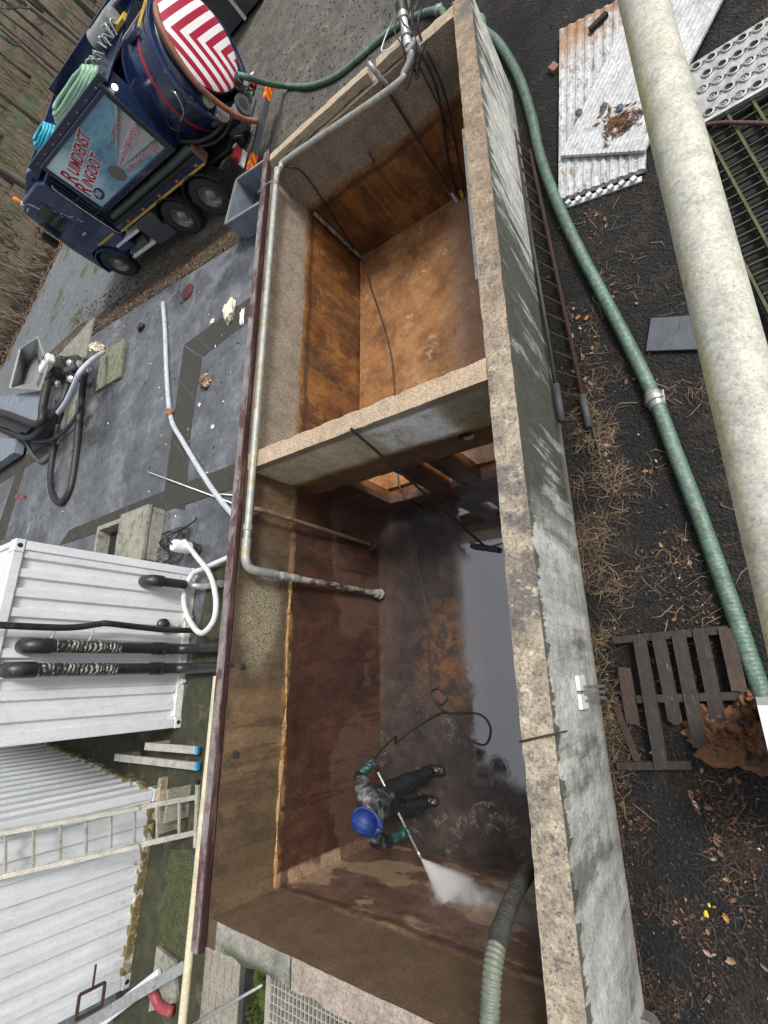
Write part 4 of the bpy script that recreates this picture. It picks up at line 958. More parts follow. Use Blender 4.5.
# submersible pump with tangled wires and white hose
pu = thing('submersible_pump', 'white and grey submersible pump standing on the pad with tangled wires', 'pump', at(194, 545, .02))
q = at(198, 550, .02)
MB().lathe([(.1, 0), (.11, .02), (.1, .1), (.12, .11), (.12, .16)], q, seg=16).build('strainer', M['dark_steel'], pu, smooth=True)
MB().lathe([(.1, .16), (.105, .18), (.105, .42), (.09, .46), (.04, .47)], q, seg=18).build('body', M['white_paint'], pu, smooth=True)
MB().tube(spl([q + V((0, 0, .47)), q + V((.05, .1, .6)), q + V((.05, .25, .4)), q + V((-.05, .5, .1)), q + V((-.1, .6, .04))], 8), .014, 6).build('power_cable', M['cable'], pu, smooth=True)
tw = MB(); rnd = random.Random(5); cpt = at(172, 548, .03); pts = []
for k in range(30): pts.append(cpt + V((rnd.uniform(-.5, .5), rnd.uniform(-.35, .35), rnd.uniform(0, .05))))
tw.tube(spl(pts, 7), .008, 5); tag(tw.build('tangled_wire', M['cable'], None, smooth='all'), 'tangle of thin black wire on the pad beside the pump', 'wire')
wh = [at(184, 541, .3), at(196, 556, .25), at(210, 575, .25), at(216, 600, .3), at(213, 622, .35), at(200, 633, .35), at(187, 615, .3), at(184, 595, .25), at(192, 575, .2), at(205, 568, .15), at(232, 556, .1)]
tag(MB().tube(spl(wh, 10), .042, 12).build('white_hose', M['white_pvc'], None, smooth='all'), 'looped white hose between the pump and the clean container', 'hose')
# grid crate beside the rim
cr = thing('plastic_crate', 'blue grey plastic crate with a grid bottom behind the left rim', 'crate', (-4.7, 11.0, 0))
cr.rotation_euler = (0, 0, R_(-12))
cb = MB()
X0, X1, Y0, Y1, Z0, Z1 = -.65, .5, -.55, .5, .02, .5
cb.span((X0, Y0, Z0), (X0 + .03, Y1, Z1)); cb.span((X1 - .03, Y0, Z0), (X1, Y1, Z1)); cb.span((X0 + .03, Y1 - .03, Z0), (X1 - .03, Y1, Z1)); cb.span((X0 + .03, Y0, Z0), (X1 - .03, Y0 + .03, Z1))
cb.build('sides', gm('crate_plastic', (.12, .145, .18), (.17, .2, .24), 6, .5), cr, local=True, bevel=.005)
cb = MB()
for i in range(9): cb.span((X0 + .03, Y0 + .03 + i * .12, Z0 + .02), (X1 - .03, Y0 + .05 + i * .12, Z0 + .05))
for i in range(10): cb.span((X0 + .03 + i * .12, Y0 + .03, Z0 + .021), (X0 + .05 + i * .12, Y1 - .03, Z0 + .049))
cb.build('grid_bottom', M['grey_box'], cr, local=True)
MB().span((X0 + .035, Y0 + .035, Z0 - .01), (X1 - .035, Y1 - .035, Z0 + .01)).build('bottom', M['slate'], cr, local=True)
rmg = MB()
for a, b in (((X0, Y0), (X1, Y0)), ((X1, Y0), (X1, Y1)), ((X1, Y1), (X0, Y1)), ((X0, Y1), (X0, Y0))): rmg.beam((*a, Z1 + .012), (*b, Z1 + .012), .05, .02)
rmg.build('rim', M['galv'], cr, local=True)

# ------------------------------------------------------------------ pumping machine on the left edge
ma = thing('pump_machine', 'galvanised hopper machine with black hoses at the left edge of the pad', 'pump machine', at(40, 400, 0))
def P(px, py, z): return at(px, py, z)
hop = MB()
def plate(pts, th, m=None):
    m = m or MB(); a, b, c = pts[0], pts[1], pts[2]; n = (b - a).cross(c - a).normalized(); m.prism(pts, n * th); return m
A1, A2, A3, A4 = P(20, 347, 1.1), P(37, 337, 1.1), P(43, 362, .35), P(33, 372, .35)
base = V(P(32, 365, .3))
hop = MB()
top = [P(10, 388, .95), P(20, 349, 1.05), P(38, 337, 1.05), P(48, 365, .95), P(40, 390, .9)]
bot = [P(22, 384, .62), P(27, 364, .62), P(37, 355, .62), P(42, 370, .62), P(36, 384, .62)]
for i in range(5):
    j = (i + 1) % 5
    if i in (3,): continue
    plate([top[i], top[j], bot[j], bot[i]], .03, hop)
hop.build('hopper', M['galv'], ma)
e_ = MB()
for i in range(4): e_.tube([top[i], top[i + 1]], .035, 6)
e_.build('rim_bar', M['chrome'], ma, smooth=True)
plate(bot, .03).build('hopper_floor', M['galv'], ma)
cvr = plate([P(-12, 398, .7), P(40, 391, .7), P(44, 400, .7), P(39, 423, .7), P(-12, 409, .7)], .04); cvr.build('cover_plate', M['steel_blue'], ma, bevel=.006)
bx_ = MB(); bx_.prism([P(-12, 412, .5), P(38, 426, .5), P(30, 434, .5), P(-12, 424, .5)], (0, 0, .1)); bx_.build('frame', M['black_plastic'], ma)
MB().prism([P(-12, 440, .1), P(26, 441, .1), P(23, 455, .1), P(-12, 478, .1)], (0, 0, .25)).build('panel', M['steel_blue'], ma, bevel=.01)
mot = MB(); q = P(47, 364, .9); mot.box(q, (.55, .32, .22), .5); o = mot.build('motor_housing', M['white_paint'], ma, bevel=.05)
sl = MB()
for k in (-1, 1): sl.cyl(q + V((.15 * k, .05, .15)), q + V((.15 * k, .05, .155)), .07, 12)
sl.build('vent', M['void_shade'], o, origin=(0, 0, 0))
eng = MB(); rnd = random.Random(3)
for k in range(16):
    c = P(rnd.uniform(50, 84), rnd.uniform(358, 378), rnd.uniform(.2, .55)); r = rnd.uniform(.08, .2)
    if k % 2: eng.box(c, (r * 2, r * 1.4, r * 1.2), rnd.uniform(0, 3))
    else: eng.cyl(c, c + V((rnd.uniform(-.3, .3), rnd.uniform(-.2, .2), .15)), r * .6, 12)
eng.prism([P(48, 384, .02), P(86, 372, .02), P(84, 358, .02), P(50, 362, .02)], (0, 0, .2))
eng.build('engine_parts', M['dark_steel'], ma, bevel=.01)
for (x, y) in ((70, 363), (71, 379), (80, 364), (58, 384), (89, 369)):
    c = P(x, y, .6); MB().lathe([(.0, -.05), (.09, -.04), (.1, .03), (.05, .08), (0, .09)], c, (random.uniform(-.5, .5), -.3, 1), 12).build('coupling', M['chrome'], ma, smooth=True)
def hose(name, pts, r, mat, lab, g=None, n=9, parent=None):
    o = MB().tube(spl(pts, n), r, 10).build(name, mat, parent, smooth='all')
    if parent is None: tag(o, lab, 'hose', g)
    return o
hose('black_hose', [P(85, 372, .5), P(82, 395, .2), P(79, 420, .12), P(76, 455, .08), P(70, 490, .07), P(60, 503, .07), P(52, 492, .07), P(51, 470, .07), P(57, 430, .1), P(60, 415, .15), P(58, 400, .3)], .085, M['black_rubber'], 'thick black hose hanging in a long loop from the pump machine')
hose('black_hose', [P(-15, 407, .75), P(10, 415, .78), P(38, 424, .8), P(43, 405, .82), P(48, 380, .8), P(50, 365, .7)], .1, M['black_rubber'], 'thick black pipe lying over the machine cover')
hose('black_hose', [P(-15, 420, .45), P(10, 432, .45), P(28, 438, .5), P(42, 428, .6), P(60, 405, .6), P(68, 385, .55)], .08, M['black_rubber'], 'black hose running from the frame to the engine')
hose('white_hose', [P(58, 413, .6), P(66, 402, .65), P(74, 385, .75), P(80, 372, .8), P(92, 360, .6), P(104, 352, .2)], .06, M['grey_hose'], 'pale grey hose arching from the machine to the concrete slab')
hose('grey_hose', [P(-15, 424, .3), P(12, 436, .25), P(30, 441, .2), P(50, 440, .15), P(65, 430, .15), P(76, 415, .2), P(78, 400, .3)], .05, M['dark_panel'], 'thin grey hose below the pump machine')
hose('grey_hose', [P(26, 441, .3), P(33, 455, .1), P(42, 462, .06), P(50, 455, .06), P(55, 440, .1), P(58, 425, .2)], .06, M['dark_panel'], 'thin grey hose drooping in a bow to the pad')
litter(102, 351, (.22, .14, .2), M['foam'], 'white rag wrapped at the end of the pale hose', 'rag', 'white_rag', 21)

# ------------------------------------------------------------------ dumpster at the top
dm = thing('waste_skip', 'dark grey ribbed steel skip beyond the truck', 'skip', (-8.6, 22.6, -.45))
d0 = V((-6.7, 21.5, -.45)); 
dx0, dx1, dy0, dy1 = -13.2, -6.4, 20.7, 23.3
sk = MB(); sk.span((dx0, dy0, -.4), (dx1, dy0 + .06, 1.5)); sk.span((dx0, dy1 - .06, -.4), (dx1, dy1, 1.5)); sk.span((dx0, dy0 + .06, -.4), (dx0 + .06, dy1 - .06, 1.5)); sk.span((dx1 - .06, dy0 + .06, -.4), (dx1, dy1 - .06, 1.5)); sk.span((dx0, dy0, -.42), (dx1, dy1, -.34))
sk.build('body', M['dark_panel'], dm)
for k in range(6):
    x = dx0 + .5 + k * 1.1; MB().span((x, dy0 - .05, -.38), (x + .09, dy0 - .004, 1.46)).build('rib', M['white_paint'] if k > 2 else M['grey_box'], dm)
for y in (20.9, 21.8, 22.7): MB().span((dx1 + .003, y, -.38), (dx1 + .06, y + .09, 1.46)).build('rib', M['white_paint'], dm)
MB().span((dx0 - .03, dy0 - .06, 1.5), (dx1 + .06, dy0 + .06, 1.58)).build('rim', M['galv'], dm)

# ------------------------------------------------------------------ tanker truck
tr = thing('tanker_truck', 'dark blue vacuum tanker truck with striped tank door and pictured side panel', 'truck', (-5.403, 13.861, -.45), 2.963)
CT, ST = math.cos(2.963), math.sin(2.963)
def tb_(mb, name, mat, parent=tr, **k): return mb.build(name, mat, parent, local=True, **k)
def tpx(px, py, v):
    """truck coordinates of a pixel on the upright plane at side offset v"""
    d = CR.transposed() @ V(((px - 384) / CF, -(py - 512) / CF, -1.0)); o = CP - V((-5.403, 13.861, -.45)); n = V((-ST, CT, 0))
    q = o + d * ((v - n.dot(o)) / n.dot(d)); return V((q.x * CT + q.y * ST, v, q.z))
# chassis
ch = MB()
for v in (-.42, .42): ch.span((.15, v - .05, .62), (6.3, v + .05, .86))
for u in (.3, 1.2, 2.0, 3.1, 4.2, 5.3): ch.span((u, -.37, .66), (u + .1, .37, .82))
ch.span((.2, -.9, .88), (4.6, .9, .94))
tb_(ch, 'chassis', M['black_plastic'])
def wheel(u, v, sgn):
    w = thing('wheel', None, None, (u, v, .5)); w.parent = tr
    b = MB(); b.lathe([(.29, -.14), (.46, -.14), (.495, -.1), (.5, -.04), (.5, .04), (.495, .1), (.46, .14), (.29, .14), (.27, .1), (.27, -.1), (.29, -.14)], (0, 0, 0), (0, sgn, 0), 36, caps=False)
    for k in range(3):
        pass
    b.build('tyre', M['tyre'], w, smooth=True, local=True)
    r = MB(); r.lathe([(.275, .12), (.26, .12), (.24, .04), (.15, -.02), (.14, .06), (.09, .09), (0, .09)], (0, 0, 0), (0, sgn, 0), 28, caps=False); r.build('rim', M['rim'], w, smooth=True, local=True)
    n = MB()
    for k in range(10):
        a = 2 * PI * k / 10; n.cyl((math.cos(a) * .19, sgn * -.005, math.sin(a) * .19), (math.cos(a) * .19, sgn * .035, math.sin(a) * .19), .015, 6)
    n.build('nuts', M['chrome'], w, local=True)
    b = MB()
    for k in range(44):
        a = 2 * PI * k / 44
        for o in (-.09, -.03, .03, .09):
            b.box((math.cos(a) * .5, o, math.sin(a) * .5), (.03, .05, .03), Matrix.Rotation(-a, 3, 'Y'))
    b.build('tread', M['tyre'], w, local=True)
for u in (1.4, 2.67, 6.2):
    for v, sg in ((1.08, 1), (-1.08, -1)): wheel(u, v, sg)
# mudguards
for v in (1.08, -1.08):
    for u in (1.4, 2.67):
        m = MB(); m.grid(lambda a, b: (u + .62 * math.cos(PI * (.08 + .84 * a)), v - .17 + .34 * b, .5 + .62 * math.sin(PI * (.08 + .84 * a))), 16, 1)
        o = tb_(m, 'mudguard', M['black_plastic']); so = o.modifiers.new('t', 'SOLIDIFY'); so.thickness = .02
    m = MB(); m.grid(lambda a, b: (6.2 + .6 * math.cos(PI * a), v - .17 + .34 * b, .5 + .6 * math.sin(PI * a)), 18, 1)
    o = tb_(m, 'mudguard', M['navy_light']); so = o.modifiers.new('t', 'SOLIDIFY'); so.thickness = .03
# tank
TZ = 2.02; TR = 1.02
tk = MB(); tk.lathe([(.8, -.28), (.95, -.22), (TR, -.12), (TR, .2), (TR, 4.2), (.9, 4.4), (.4, 4.55), (0, 4.58)], (0, 0, TZ), (1, 0, 0), 56, caps=False)
tank = tb_(tk, 'tank', M['navy'], smooth=True)
for u in (.55, .62, 1.0): 
    MB().lathe([(TR, -.012), (TR + .012, -.012), (TR + .012, .012), (TR, .012)], (u, 0, TZ), (1, 0, 0), 56, caps=False).build('seam', M['navy_light'], tank, smooth=True, local=True)
MB().lathe([(TR, -.03), (TR + .006, -.03), (TR + .006, .03), (TR, .03)], (.36, 0, TZ), (1, 0, 0), 56, caps=False).build('red_stripe', M['red_paint'], tank, smooth=True, local=True)
MB().lathe([(TR - .01, -.04), (TR + .05, -.04), (TR + .05, .03), (TR - .01, .03)], (-.14, 0, TZ), (1, 0, 0), 56, caps=False).build('door_flange', M['navy_light'], tank, smooth=True, local=True)
def chev():
    s = S('chevron_door'); p = s.xyz()
    v = p['Y']; z = p['Z']
    a = s.m('SUBTRACT', s.m('MULTIPLY', v, .34), s.m('MULTIPLY', z, .94))
    b = s.m('SUBTRACT', s.m('MULTIPLY', s.m('SUBTRACT', v, .12), -.98), s.m('MULTIPLY', z, .2))
    t = s.m('MINIMUM', a, b)
    f = s.m('FRACT', s.m('ADD', s.m('DIVIDE', t, .225), 10.1))
    c = s.mix(s.m('GREATER_THAN', f, .5), (.78, .76, .78), (.36, .015, .045))
    c = s.mix(s.step(s.noise(9, 8, .8), .68, .74), c, (.5, .45, .45))
    return s.out(c, .3, (s.noise(20), .03, .003), grit=.2)
dr = thing('tank_door', None, None, (-.3, 0, TZ + .2)); dr.parent = tr
d = MB(); d.lathe([(.78, .0), (.86, -.02), (.87, -.07), (.85, -.1)], (0, 0, 0), (1, 0, 0), 48, caps=False); d.build('door_rim', M['black_plastic'], dr, smooth=True, local=True)
d = MB(); d.lathe([(.85, -.1), (.8, -.13), (.6, -.17), (.35, -.195), (0, -.2)], (0, 0, 0), (1, 0, 0), 48, caps=False); d.build('striped_face', chev(), dr, smooth='all', local=True)
dr.rotation_euler = (0, R_(4), 0)
for a in range(0, 360, 30):
    t_ = R_(a); MB().box((-.13, math.cos(t_) * 1.02, TZ + math.sin(t_) * 1.02), (.1, .06, .06), Matrix.Rotation(t_, 3, 'X')).build('door_clamp', M['chrome'], tr, local=True)
# brown hose draped under the door
bh = [(-.2, -.3, 3.02), (-.36, .35, 2.98), (-.4, .72, 2.6), (-.42, .9, 2.1), (-.45, .86, 1.55), (-.5, .72, 1.1), (-.55, .52, .82)]
MB().tube(spl(bh, 10), .055, 12).build('brown_hose', M['brown_hose'], tr, smooth='all', local=True)
MB().lathe([(1.1, -.02), (1.13, -.02), (1.13, .02), (1.1, .02), (1.1, -.02)], (-.2, 0, TZ), (1, 0, 0), 56, caps=False).build('guard_ring', M['navy_light'], tr, smooth=True, local=True)
# rear pipework, bumper, lights
rp = MB(); rp.cyl((-.55, .0, 1.38), (.1, 0, 1.38), .1, 18); rp.lathe([(.13, 0), (.17, 0), (.17, .05), (.13, .05)], (-.45, 0, 1.38), (1, 0, 0), 18); rp.cyl((-.5, .4, 1.15), (.1, .4, 1.15), .12, 18); rp.lathe([(.12, 0), (.19, 0), (.19, .05), (.14, .06), (.14, .12)], (-.5, .4, 1.15), (1, 0, 0), 18)
rp.cyl((-.2, .75, 1.35), (.15, .72, 1.4), .1, 16); rp.cyl((-.3, -.45, 1.1), (.1, -.45, 1.1), .08, 14); rp.box((-.1, .2, .95), (.4, .9, .16)); rp.cyl((-.3, .55, .85), (-.3, -.2, .85), .05, 10)
tb_(rp, 'rear_valves', M['dark_panel'], smooth=True)
rp = MB(); rp.lathe([(.1, 0), (.15, 0), (.15, .07), (.11, .08), (.11, .2)], (-.32, .82, 1.42), (1, -.2, .1), 18); tb_(rp, 'coupling', M['chrome'], smooth=True)
rp = MB()
for k in range(7): rp.tube(spl([(-.1 + .1 * random.random(), .9 - .25 * k, 1.05), (-.25, .8 - .25 * k, .9), (-.1, .6 - .22 * k, .8)], 6), .018, 6)
rp.tube(spl([(.9, 1.0, 1.62), (.4, 1.12, 1.45), (.0, 1.05, 1.35), (-.25, .8, 1.3)], 8), .035, 8); rp.tube(spl([(.9, .95, 1.5), (.35, 1.1, 1.3), (-.05, .98, 1.2), (-.3, .7, 1.22)], 8), .03, 8)
tb_(rp, 'rear_hoses', M['black_rubber'], smooth=True)
bu = MB(); bu.span((-.12, -1.22, .38), (-.02, 1.22, .53)); bump_ = tb_(bu, 'rear_bumper', M['grey_box'], bevel=.01)
def rmark():
    s = S('reflective_marker'); p = s.xyz(); f = s.m('FRACT', s.m('MULTIPLY', s.m('ADD', p['Y'], p['Z']), 4.6))
    return s.out(s.mix(s.m('GREATER_THAN', f, .5), (.75, .3, .01), (.8, .03, .01)), .35)
RM = rmark()
for v in (-1.0, 1.0): MB().span((-.126, v - .22, .39), (-.121, v + .22, .525)).build('reflector', RM, bump_, local=True)
for v in (-1.0, 1.0): MB().span((-.119, v - .22, .531), (-.02, v + .22, .535)).build('reflector', RM, bump_, local=True)
for v in (1.0, -1.0):
    l = tb_(MB().box((.02, v, .8), (.1, .32, .16)), 'tail_light', M['red_paint'], bevel=.02)
    MB().box((.02, v - .12, .885), (.1, .08, .02)).build('clear_lens', M['white_paint'], l, local=True)
tb_(MB().box((.05, .95, .62), (.04, .4, .12), None), 'number_plate', M['white_paint'])
tb_(MB().lathe([(.0, .04), (.05, .03), (.06, 0)], (-.2, -.55, 1.5), (-1, 0, 0), 14), 'red_cap', M['red_paint'], smooth=True)
# side box with the pictured panel
tb_(MB().span((1.0, .72, 1.62), (4.3, 1.2, 3.08)), 'side_locker', M['navy'], bevel=.03)
def panel_mat():
    s = S('pictured_panel'); p = s.xyz()   # local u = p.X (0 rear .. 3.2 front), p.Z height
    u = p['X']; z = p['Z']
    sw = s.noise(1.5, 7, .65, s.scale((1, 1, 2.)), 1.2)
    c = s.mix(s.ramp(sw, [(.3, 0.), (.7, 1.)]), (.07, .22, .36), (.28, .52, .62))
    lightf = s.step(s.m('ADD', u, s.m('MULTIPLY', s.m('SUBTRACT', s.noise(2, 4), .5), .5)), 1.9, 2.7)
    c = s.mix(lightf, c, (.6, .78, .82))
    # pipe mouth and grey cone spreading to the rear
    du = s.m('SUBTRACT', 1.68, u); dz = s.m('SUBTRACT', z, .28)
    ang = s.m('DIVIDE', dz, s.m('MAXIMUM', du, .02))
    cone = s.m('MULTIPLY', s.m('MULTIPLY', s.step(ang, -.2, -.17), s.step(ang, .5, .46)), s.step(du, .0, .06))
    rays = s.ramp(s.m('FRACT', s.m('MULTIPLY', s.m('ADD', ang, 1.), 4.2)), [(.0, (.16, .16, .17)), (.12, (.5, .49, .5)), (.7, (.42, .41, .43)), (1., (.12, .12, .13))])
    c = s.mix(cone, c, rays)
    low = s.m('MULTIPLY', s.step(z, .5, .15), s.step(u, 1.4, 1.9)); c = s.mix(s.m('MULTIPLY', low, .5), c, (.12, .28, .4))
    m1 = s.m('POWER', s.m('ADD', s.m('POWER', s.m('DIVIDE', s.m('SUBTRACT', u, 1.72), .22), 2.), s.m('POWER', s.m('DIVIDE', s.m('SUBTRACT', z, .25), .2), 2.)), .5)
    c = s.mix(s.step(m1, 1.05, .95), c, (.16, .15, .15))
    return s.out(c, .3, grit=.25)
pn = thing('side_panel', None, None, (1.04, 1.2, 1.82)); pn.parent = tr
MB().span((0, .0, 0), (3.17, .05, 1.25)).build('picture', panel_mat(), pn, local=True)
fr = MB()
fr.span((-.09, .0, -.08), (3.26, .09, 0)); fr.span((-.09, .0, 1.25), (3.26, .09, 1.33)); fr.span((-.09, 0, 0), (0, .12, 1.25)); fr.span((3.17, 0, 0), (3.26, .09, 1.25)); fr.build('frame', M['navy'], pn, local=True, bevel=.01)
MB().tube([(-.11, .12, -.1), (-.11, .12, 1.4)], .04, 10).build('frame_tube', M['black_plastic'], pn, smooth=True, local=True)
def lettering(txt, u, z, size, rot, mat, name='lettering', off=.0, lift=.053, parent=None, italic=.2, ex=.003, scx=1.):
    cu = bpy.data.curves.new('txt', 'FONT'); cu.body = txt; cu.size = size; cu.extrude = ex; cu.offset = off; cu.shear = italic
    o = bpy.data.objects.new('txt', cu); COL.objects.link(o); bpy.context.view_layer.update()
    me = bpy.data.meshes.new_from_object(o.evaluated_get(bpy.context.evaluated_depsgraph_get())); bpy.data.objects.remove(o)
    me.materials.clear(); me.materials.append(mat)
    ca, sa = math.cos(rot), math.sin(rot)
    for v in me.vertices:
        x, y = v.co.x * scx, v.co.y; X = x * ca - y * sa; Y = x * sa + y * ca
        v.co = V((u - X, lift + v.co.z, z + Y))
    me.flip_normals()
    ob = bpy.data.objects.new(name, me); COL.objects.link(ob); ob.parent = parent or pn
    return ob
LR = gm('letter_red', (.33, .012, .03), (.4, .02, .04), 5, .4, grit=.15); LW = gm('letter_white', (.72, .72, .74), (.8, .8, .82), 5, .4, grit=.15); LB = gm('letter_blue', (.01, .03, .16), (.015, .04, .2), 5, .4, grit=.15); LG = gm('letter_pale_blue', (.2, .4, .55), (.25, .45, .6), 5, .4, grit=.15); LP = gm('letter_pink', (.5, .1, .16), (.55, .15, .2), 5, .4, grit=.15)
rot = R_(11)
for (t, u, z, sz, sx) in (('R', 3.06, .63, .5, .95), ('UIMDIENST', 2.72, .72, .33, .86), ('R', 3.12, .29, .5, .95), ('INGOOT', 2.78, .39, .33, .86)):
    lettering(t, u, z, sz, rot, LW, off=.024, lift=.053, scx=sx); lettering(t, u, z, sz, rot, LR, off=.007, lift=.058, scx=sx)
lettering('ONTSTOPPEN', 1.14, .33, .17, R_(11), LW, off=.014, lift=.053, scx=.95); lettering('ONTSTOPPEN', 1.14, .33, .17, R_(11), LP, off=.001, lift=.058, scx=.95)
# lines too small to read: rows of letter-like strokes
def scribble(u0, z0, u1, z1, h, mat, n, seed, lift=.054):
    rnd = random.Random(seed); m = MB(); a = V((u0, 0, z0)); b = V((u1, 0, z1)); d = (b - a); up = V((0, 0, 1))
    for k in range(n):
        p = a + d * (k + .15) / n; w = d * (.55 / n); hh = h * rnd.choice((.8, 1, 1))
        for (f0, g0, f1, g1) in rnd.choice((((0, 0, .3, 1), (.3, .75, 1, 1)), ((0, 0, .3, 1), (.7, 0, 1, 1)), ((0, 0, 1, .25), (.35, 0, .65, 1)), ((0, 0, .3, 1), (.3, .4, 1, .6), (.3, 0, 1, .2)))):
            q = [p + w * f0 + up * hh * g0, p + w * f1 + up * hh * g0, p + w * f1 + up * hh * g1, p + w * f0 + up * hh * g1]
            m.prism([V((c.x, lift, c.z)) for c in q], (0, .003, 0))
    return m.build('lettering', mat, pn, local=True)
scribble(1.1, .62, .34, .8, .12, LW, 8, 2); scribble(1.1, .625, .34, .805, .1, LP, 8, 2, .059)
scribble(1.45, .1, .12, .04, .15, LW, 14, 4); scribble(1.45, .107, .12, .047, .12, LP, 14, 4, .059)
scribble(2.4, .1, 1.95, .14, .08, LG, 8, 5); scribble(2.35, .24, 1.95, .28, .07, LG, 6, 6)
lg = MB(); lg.lathe([(0, .003), (.2, .003), (.2, 0)], (2.78, .054, .22), (0, 1, 0), 28, caps=False)
for v in lg.v: v.z = .22 + (v.z - .22) * .62; v.z += (2.78 - v.x) * .18
lg.build('emblem', LB, pn, local=True)
for k in range(3): MB().box((2.86 - k * .07, .06, .22 + k * .012), (.03, .004, .13)).build('emblem_mark', LW, pn, local=True)
# hose tray and yellow stripe
ty = MB(); ty.span((.68, .8, 1.28), (4.65, 1.2, 1.31)); ty.span((.68, 1.17, 1.31), (4.65, 1.2, 1.36)); ty.span((.68, .8, 1.31), (.71, 1.17, 1.56)); ty.span((4.62, .8, 1.31), (4.65, 1.17, 1.56)); tray = tb_(ty, 'hose_tray', M['black_plastic'])
MB().cyl((.76, 1.02, 1.42), (4.58, 1.02, 1.42), .1, 16).build('stored_hose', M['dkgreen_hose'], tray, smooth=True, local=True)
for u in (1.6, 2.5, 3.4): MB().span((u, .9, 1.53), (u + .03, 1.21, 1.545)).build('strap', M['black_plastic'], tray, local=True)
sd = tb_(MB().span((.68, 1.16, 1.08), (4.66, 1.215, 1.276)), 'side_skirt', M['navy'])
MB().span((.68, 1.216, 1.1), (4.66, 1.22, 1.15)).build('yellow_stripe', M['yellow'], sd, local=True)
MB().span((.66, .95, 1.1), (.675, 1.21, 1.5)).build('end_marker', M['brick'], sd, local=True)
tb_(MB().span((3.25, .7, .28), (4.15, 1.2, 1.05)), 'tool_box', M['grey_box'], bevel=.02)
st = MB()
for z in (.38, .85): st.span((4.2, .8, z), (5.45, 1.2, z + .07))
o = tb_(st, 'side_steps', M['white_paint'], bevel=.01)
tb_(MB().span((4.2, .5, .3), (5.4, .78, 1.0)), 'battery_box', M['black_plastic'])
tb_(MB().cyl((4.5, .95, .48), (5.3, .95, .48), .17, 16), 'air_tank', M['dark_panel'], smooth=True)
for u in (4.75, 5.1): tb_(MB().lathe([(0, .03), (.05, .02), (.06, 0)], (u, 1.02, 1.02), (0, 1, .3), 12), 'work_lamp', M['chrome'], smooth=True)
for u in (.9, 1.7, 2.5, 3.3, 4.1): tb_(MB().box((u, 1.225, 1.2), (.09, .012, .045)), 'side_marker', M['orange'], bevel=.004)
tb_(MB().tube(spl([(4.75, 1.2, 1.1), (4.75, 1.26, 1.3), (4.75, 1.26, 2.6), (4.75, 1.18, 2.75)], 6), .018, 8), 'grab_rail', M['chrome'], smooth=True)
for v, z in ((.55, 1.2), (.2, 1.1), (-.2, 1.2)): tb_(MB().lathe([(.07, 0), (.11, 0), (.11, .05), (.08, .06), (.08, .14), (.1, .14), (.1, .18)], (-.25, v, z), (-1, 0, .1), 16), 'pipe_coupling', M['galv'], smooth=True)
tb_(MB().lathe([(.09, 0), (.09, .1), (.12, .1), (.12, .16)], (-.2, .78, 1.75), (-.8, .6, 0), 16), 'pipe_coupling', M['chrome'], smooth=True)
tb_(MB().tube(spl([(.1, .98, 2.3), (-.05, 1.1, 2.25), (.1, 1.12, 2.0), (.4, 1.08, 1.9)], 6), .016, 8), 'door_handle_bar', M['chrome'], smooth=True)
# cab
cab = MB(); hw = 1.17
prof = [(4.95, .62), (4.95, 2.9), (5.15, 3.02), (6.2, 3.0), (6.62, 2.86), (6.86, 2.0), (6.98, 1.5), (7.0, .45), (6.72, .42), (6.7, 1.0), (6.5, 1.13), (5.9, 1.13), (5.62, .9), (5.6, .62)]
cab.prism([(u, -hw, z) for u, z in prof], (0, 2 * hw, 0))
cabo = tb_(cab, 'cab', M['navy_light'], bevel=.05)
MB().prism([(5.75, hw + .003, 2.02), (5.7, hw + .003, 2.62), (6.32, hw + .003, 2.66), (6.66, hw + .003, 2.02)], (0, .012, 0)).build('side_window', M['glass'], cabo, local=True)
MB().prism([(5.75, -hw - .003, 2.02), (5.7, -hw - .003, 2.62), (6.32, -hw - .003, 2.66), (6.66, -hw - .003, 2.02)], (0, -.012, 0)).build('side_window', M['glass'], cabo, local=True)
wsd = V((6.86 - 6.62, 0, 2.0 - 2.86)).normalized(); wn = V((-wsd.z, 0, wsd.x))
if wn.x < 0: wn = -wn
a = V((6.64, 0, 2.78)); b = V((6.85, 0, 2.06))
MB().prism([a + V((0, -1.05, 0)) + wn * .004, a + V((0, 1.05, 0)) + wn * .004, b + V((0, 1.05, 0)) + wn * .004, b + V((0, -1.05, 0)) + wn * .004], wn * .012).build('windscreen', M['glass'], cabo, local=True)
ln = MB()
for (u0, z0, u1, z1) in ((5.68, 2.7, 5.68, .95), (5.68, 2.7, 6.35, 2.72), (6.7, 2.0, 6.7, 1.15), (5.68, .98, 5.9, 1.18), (5.68, 1.98, 6.7, 1.98)): ln.beam((u0, hw + .002, z0), (u1, hw + .002, z1), .014, .006, (0, 1, 0))
ln.build('door_gap', M['void_shade'], cabo, local=True)
MB().box((5.8, hw + .02, 1.62), (.2, .03, .05)).build('door_handle', M['chrome'], cabo, local=True, bevel=.008)
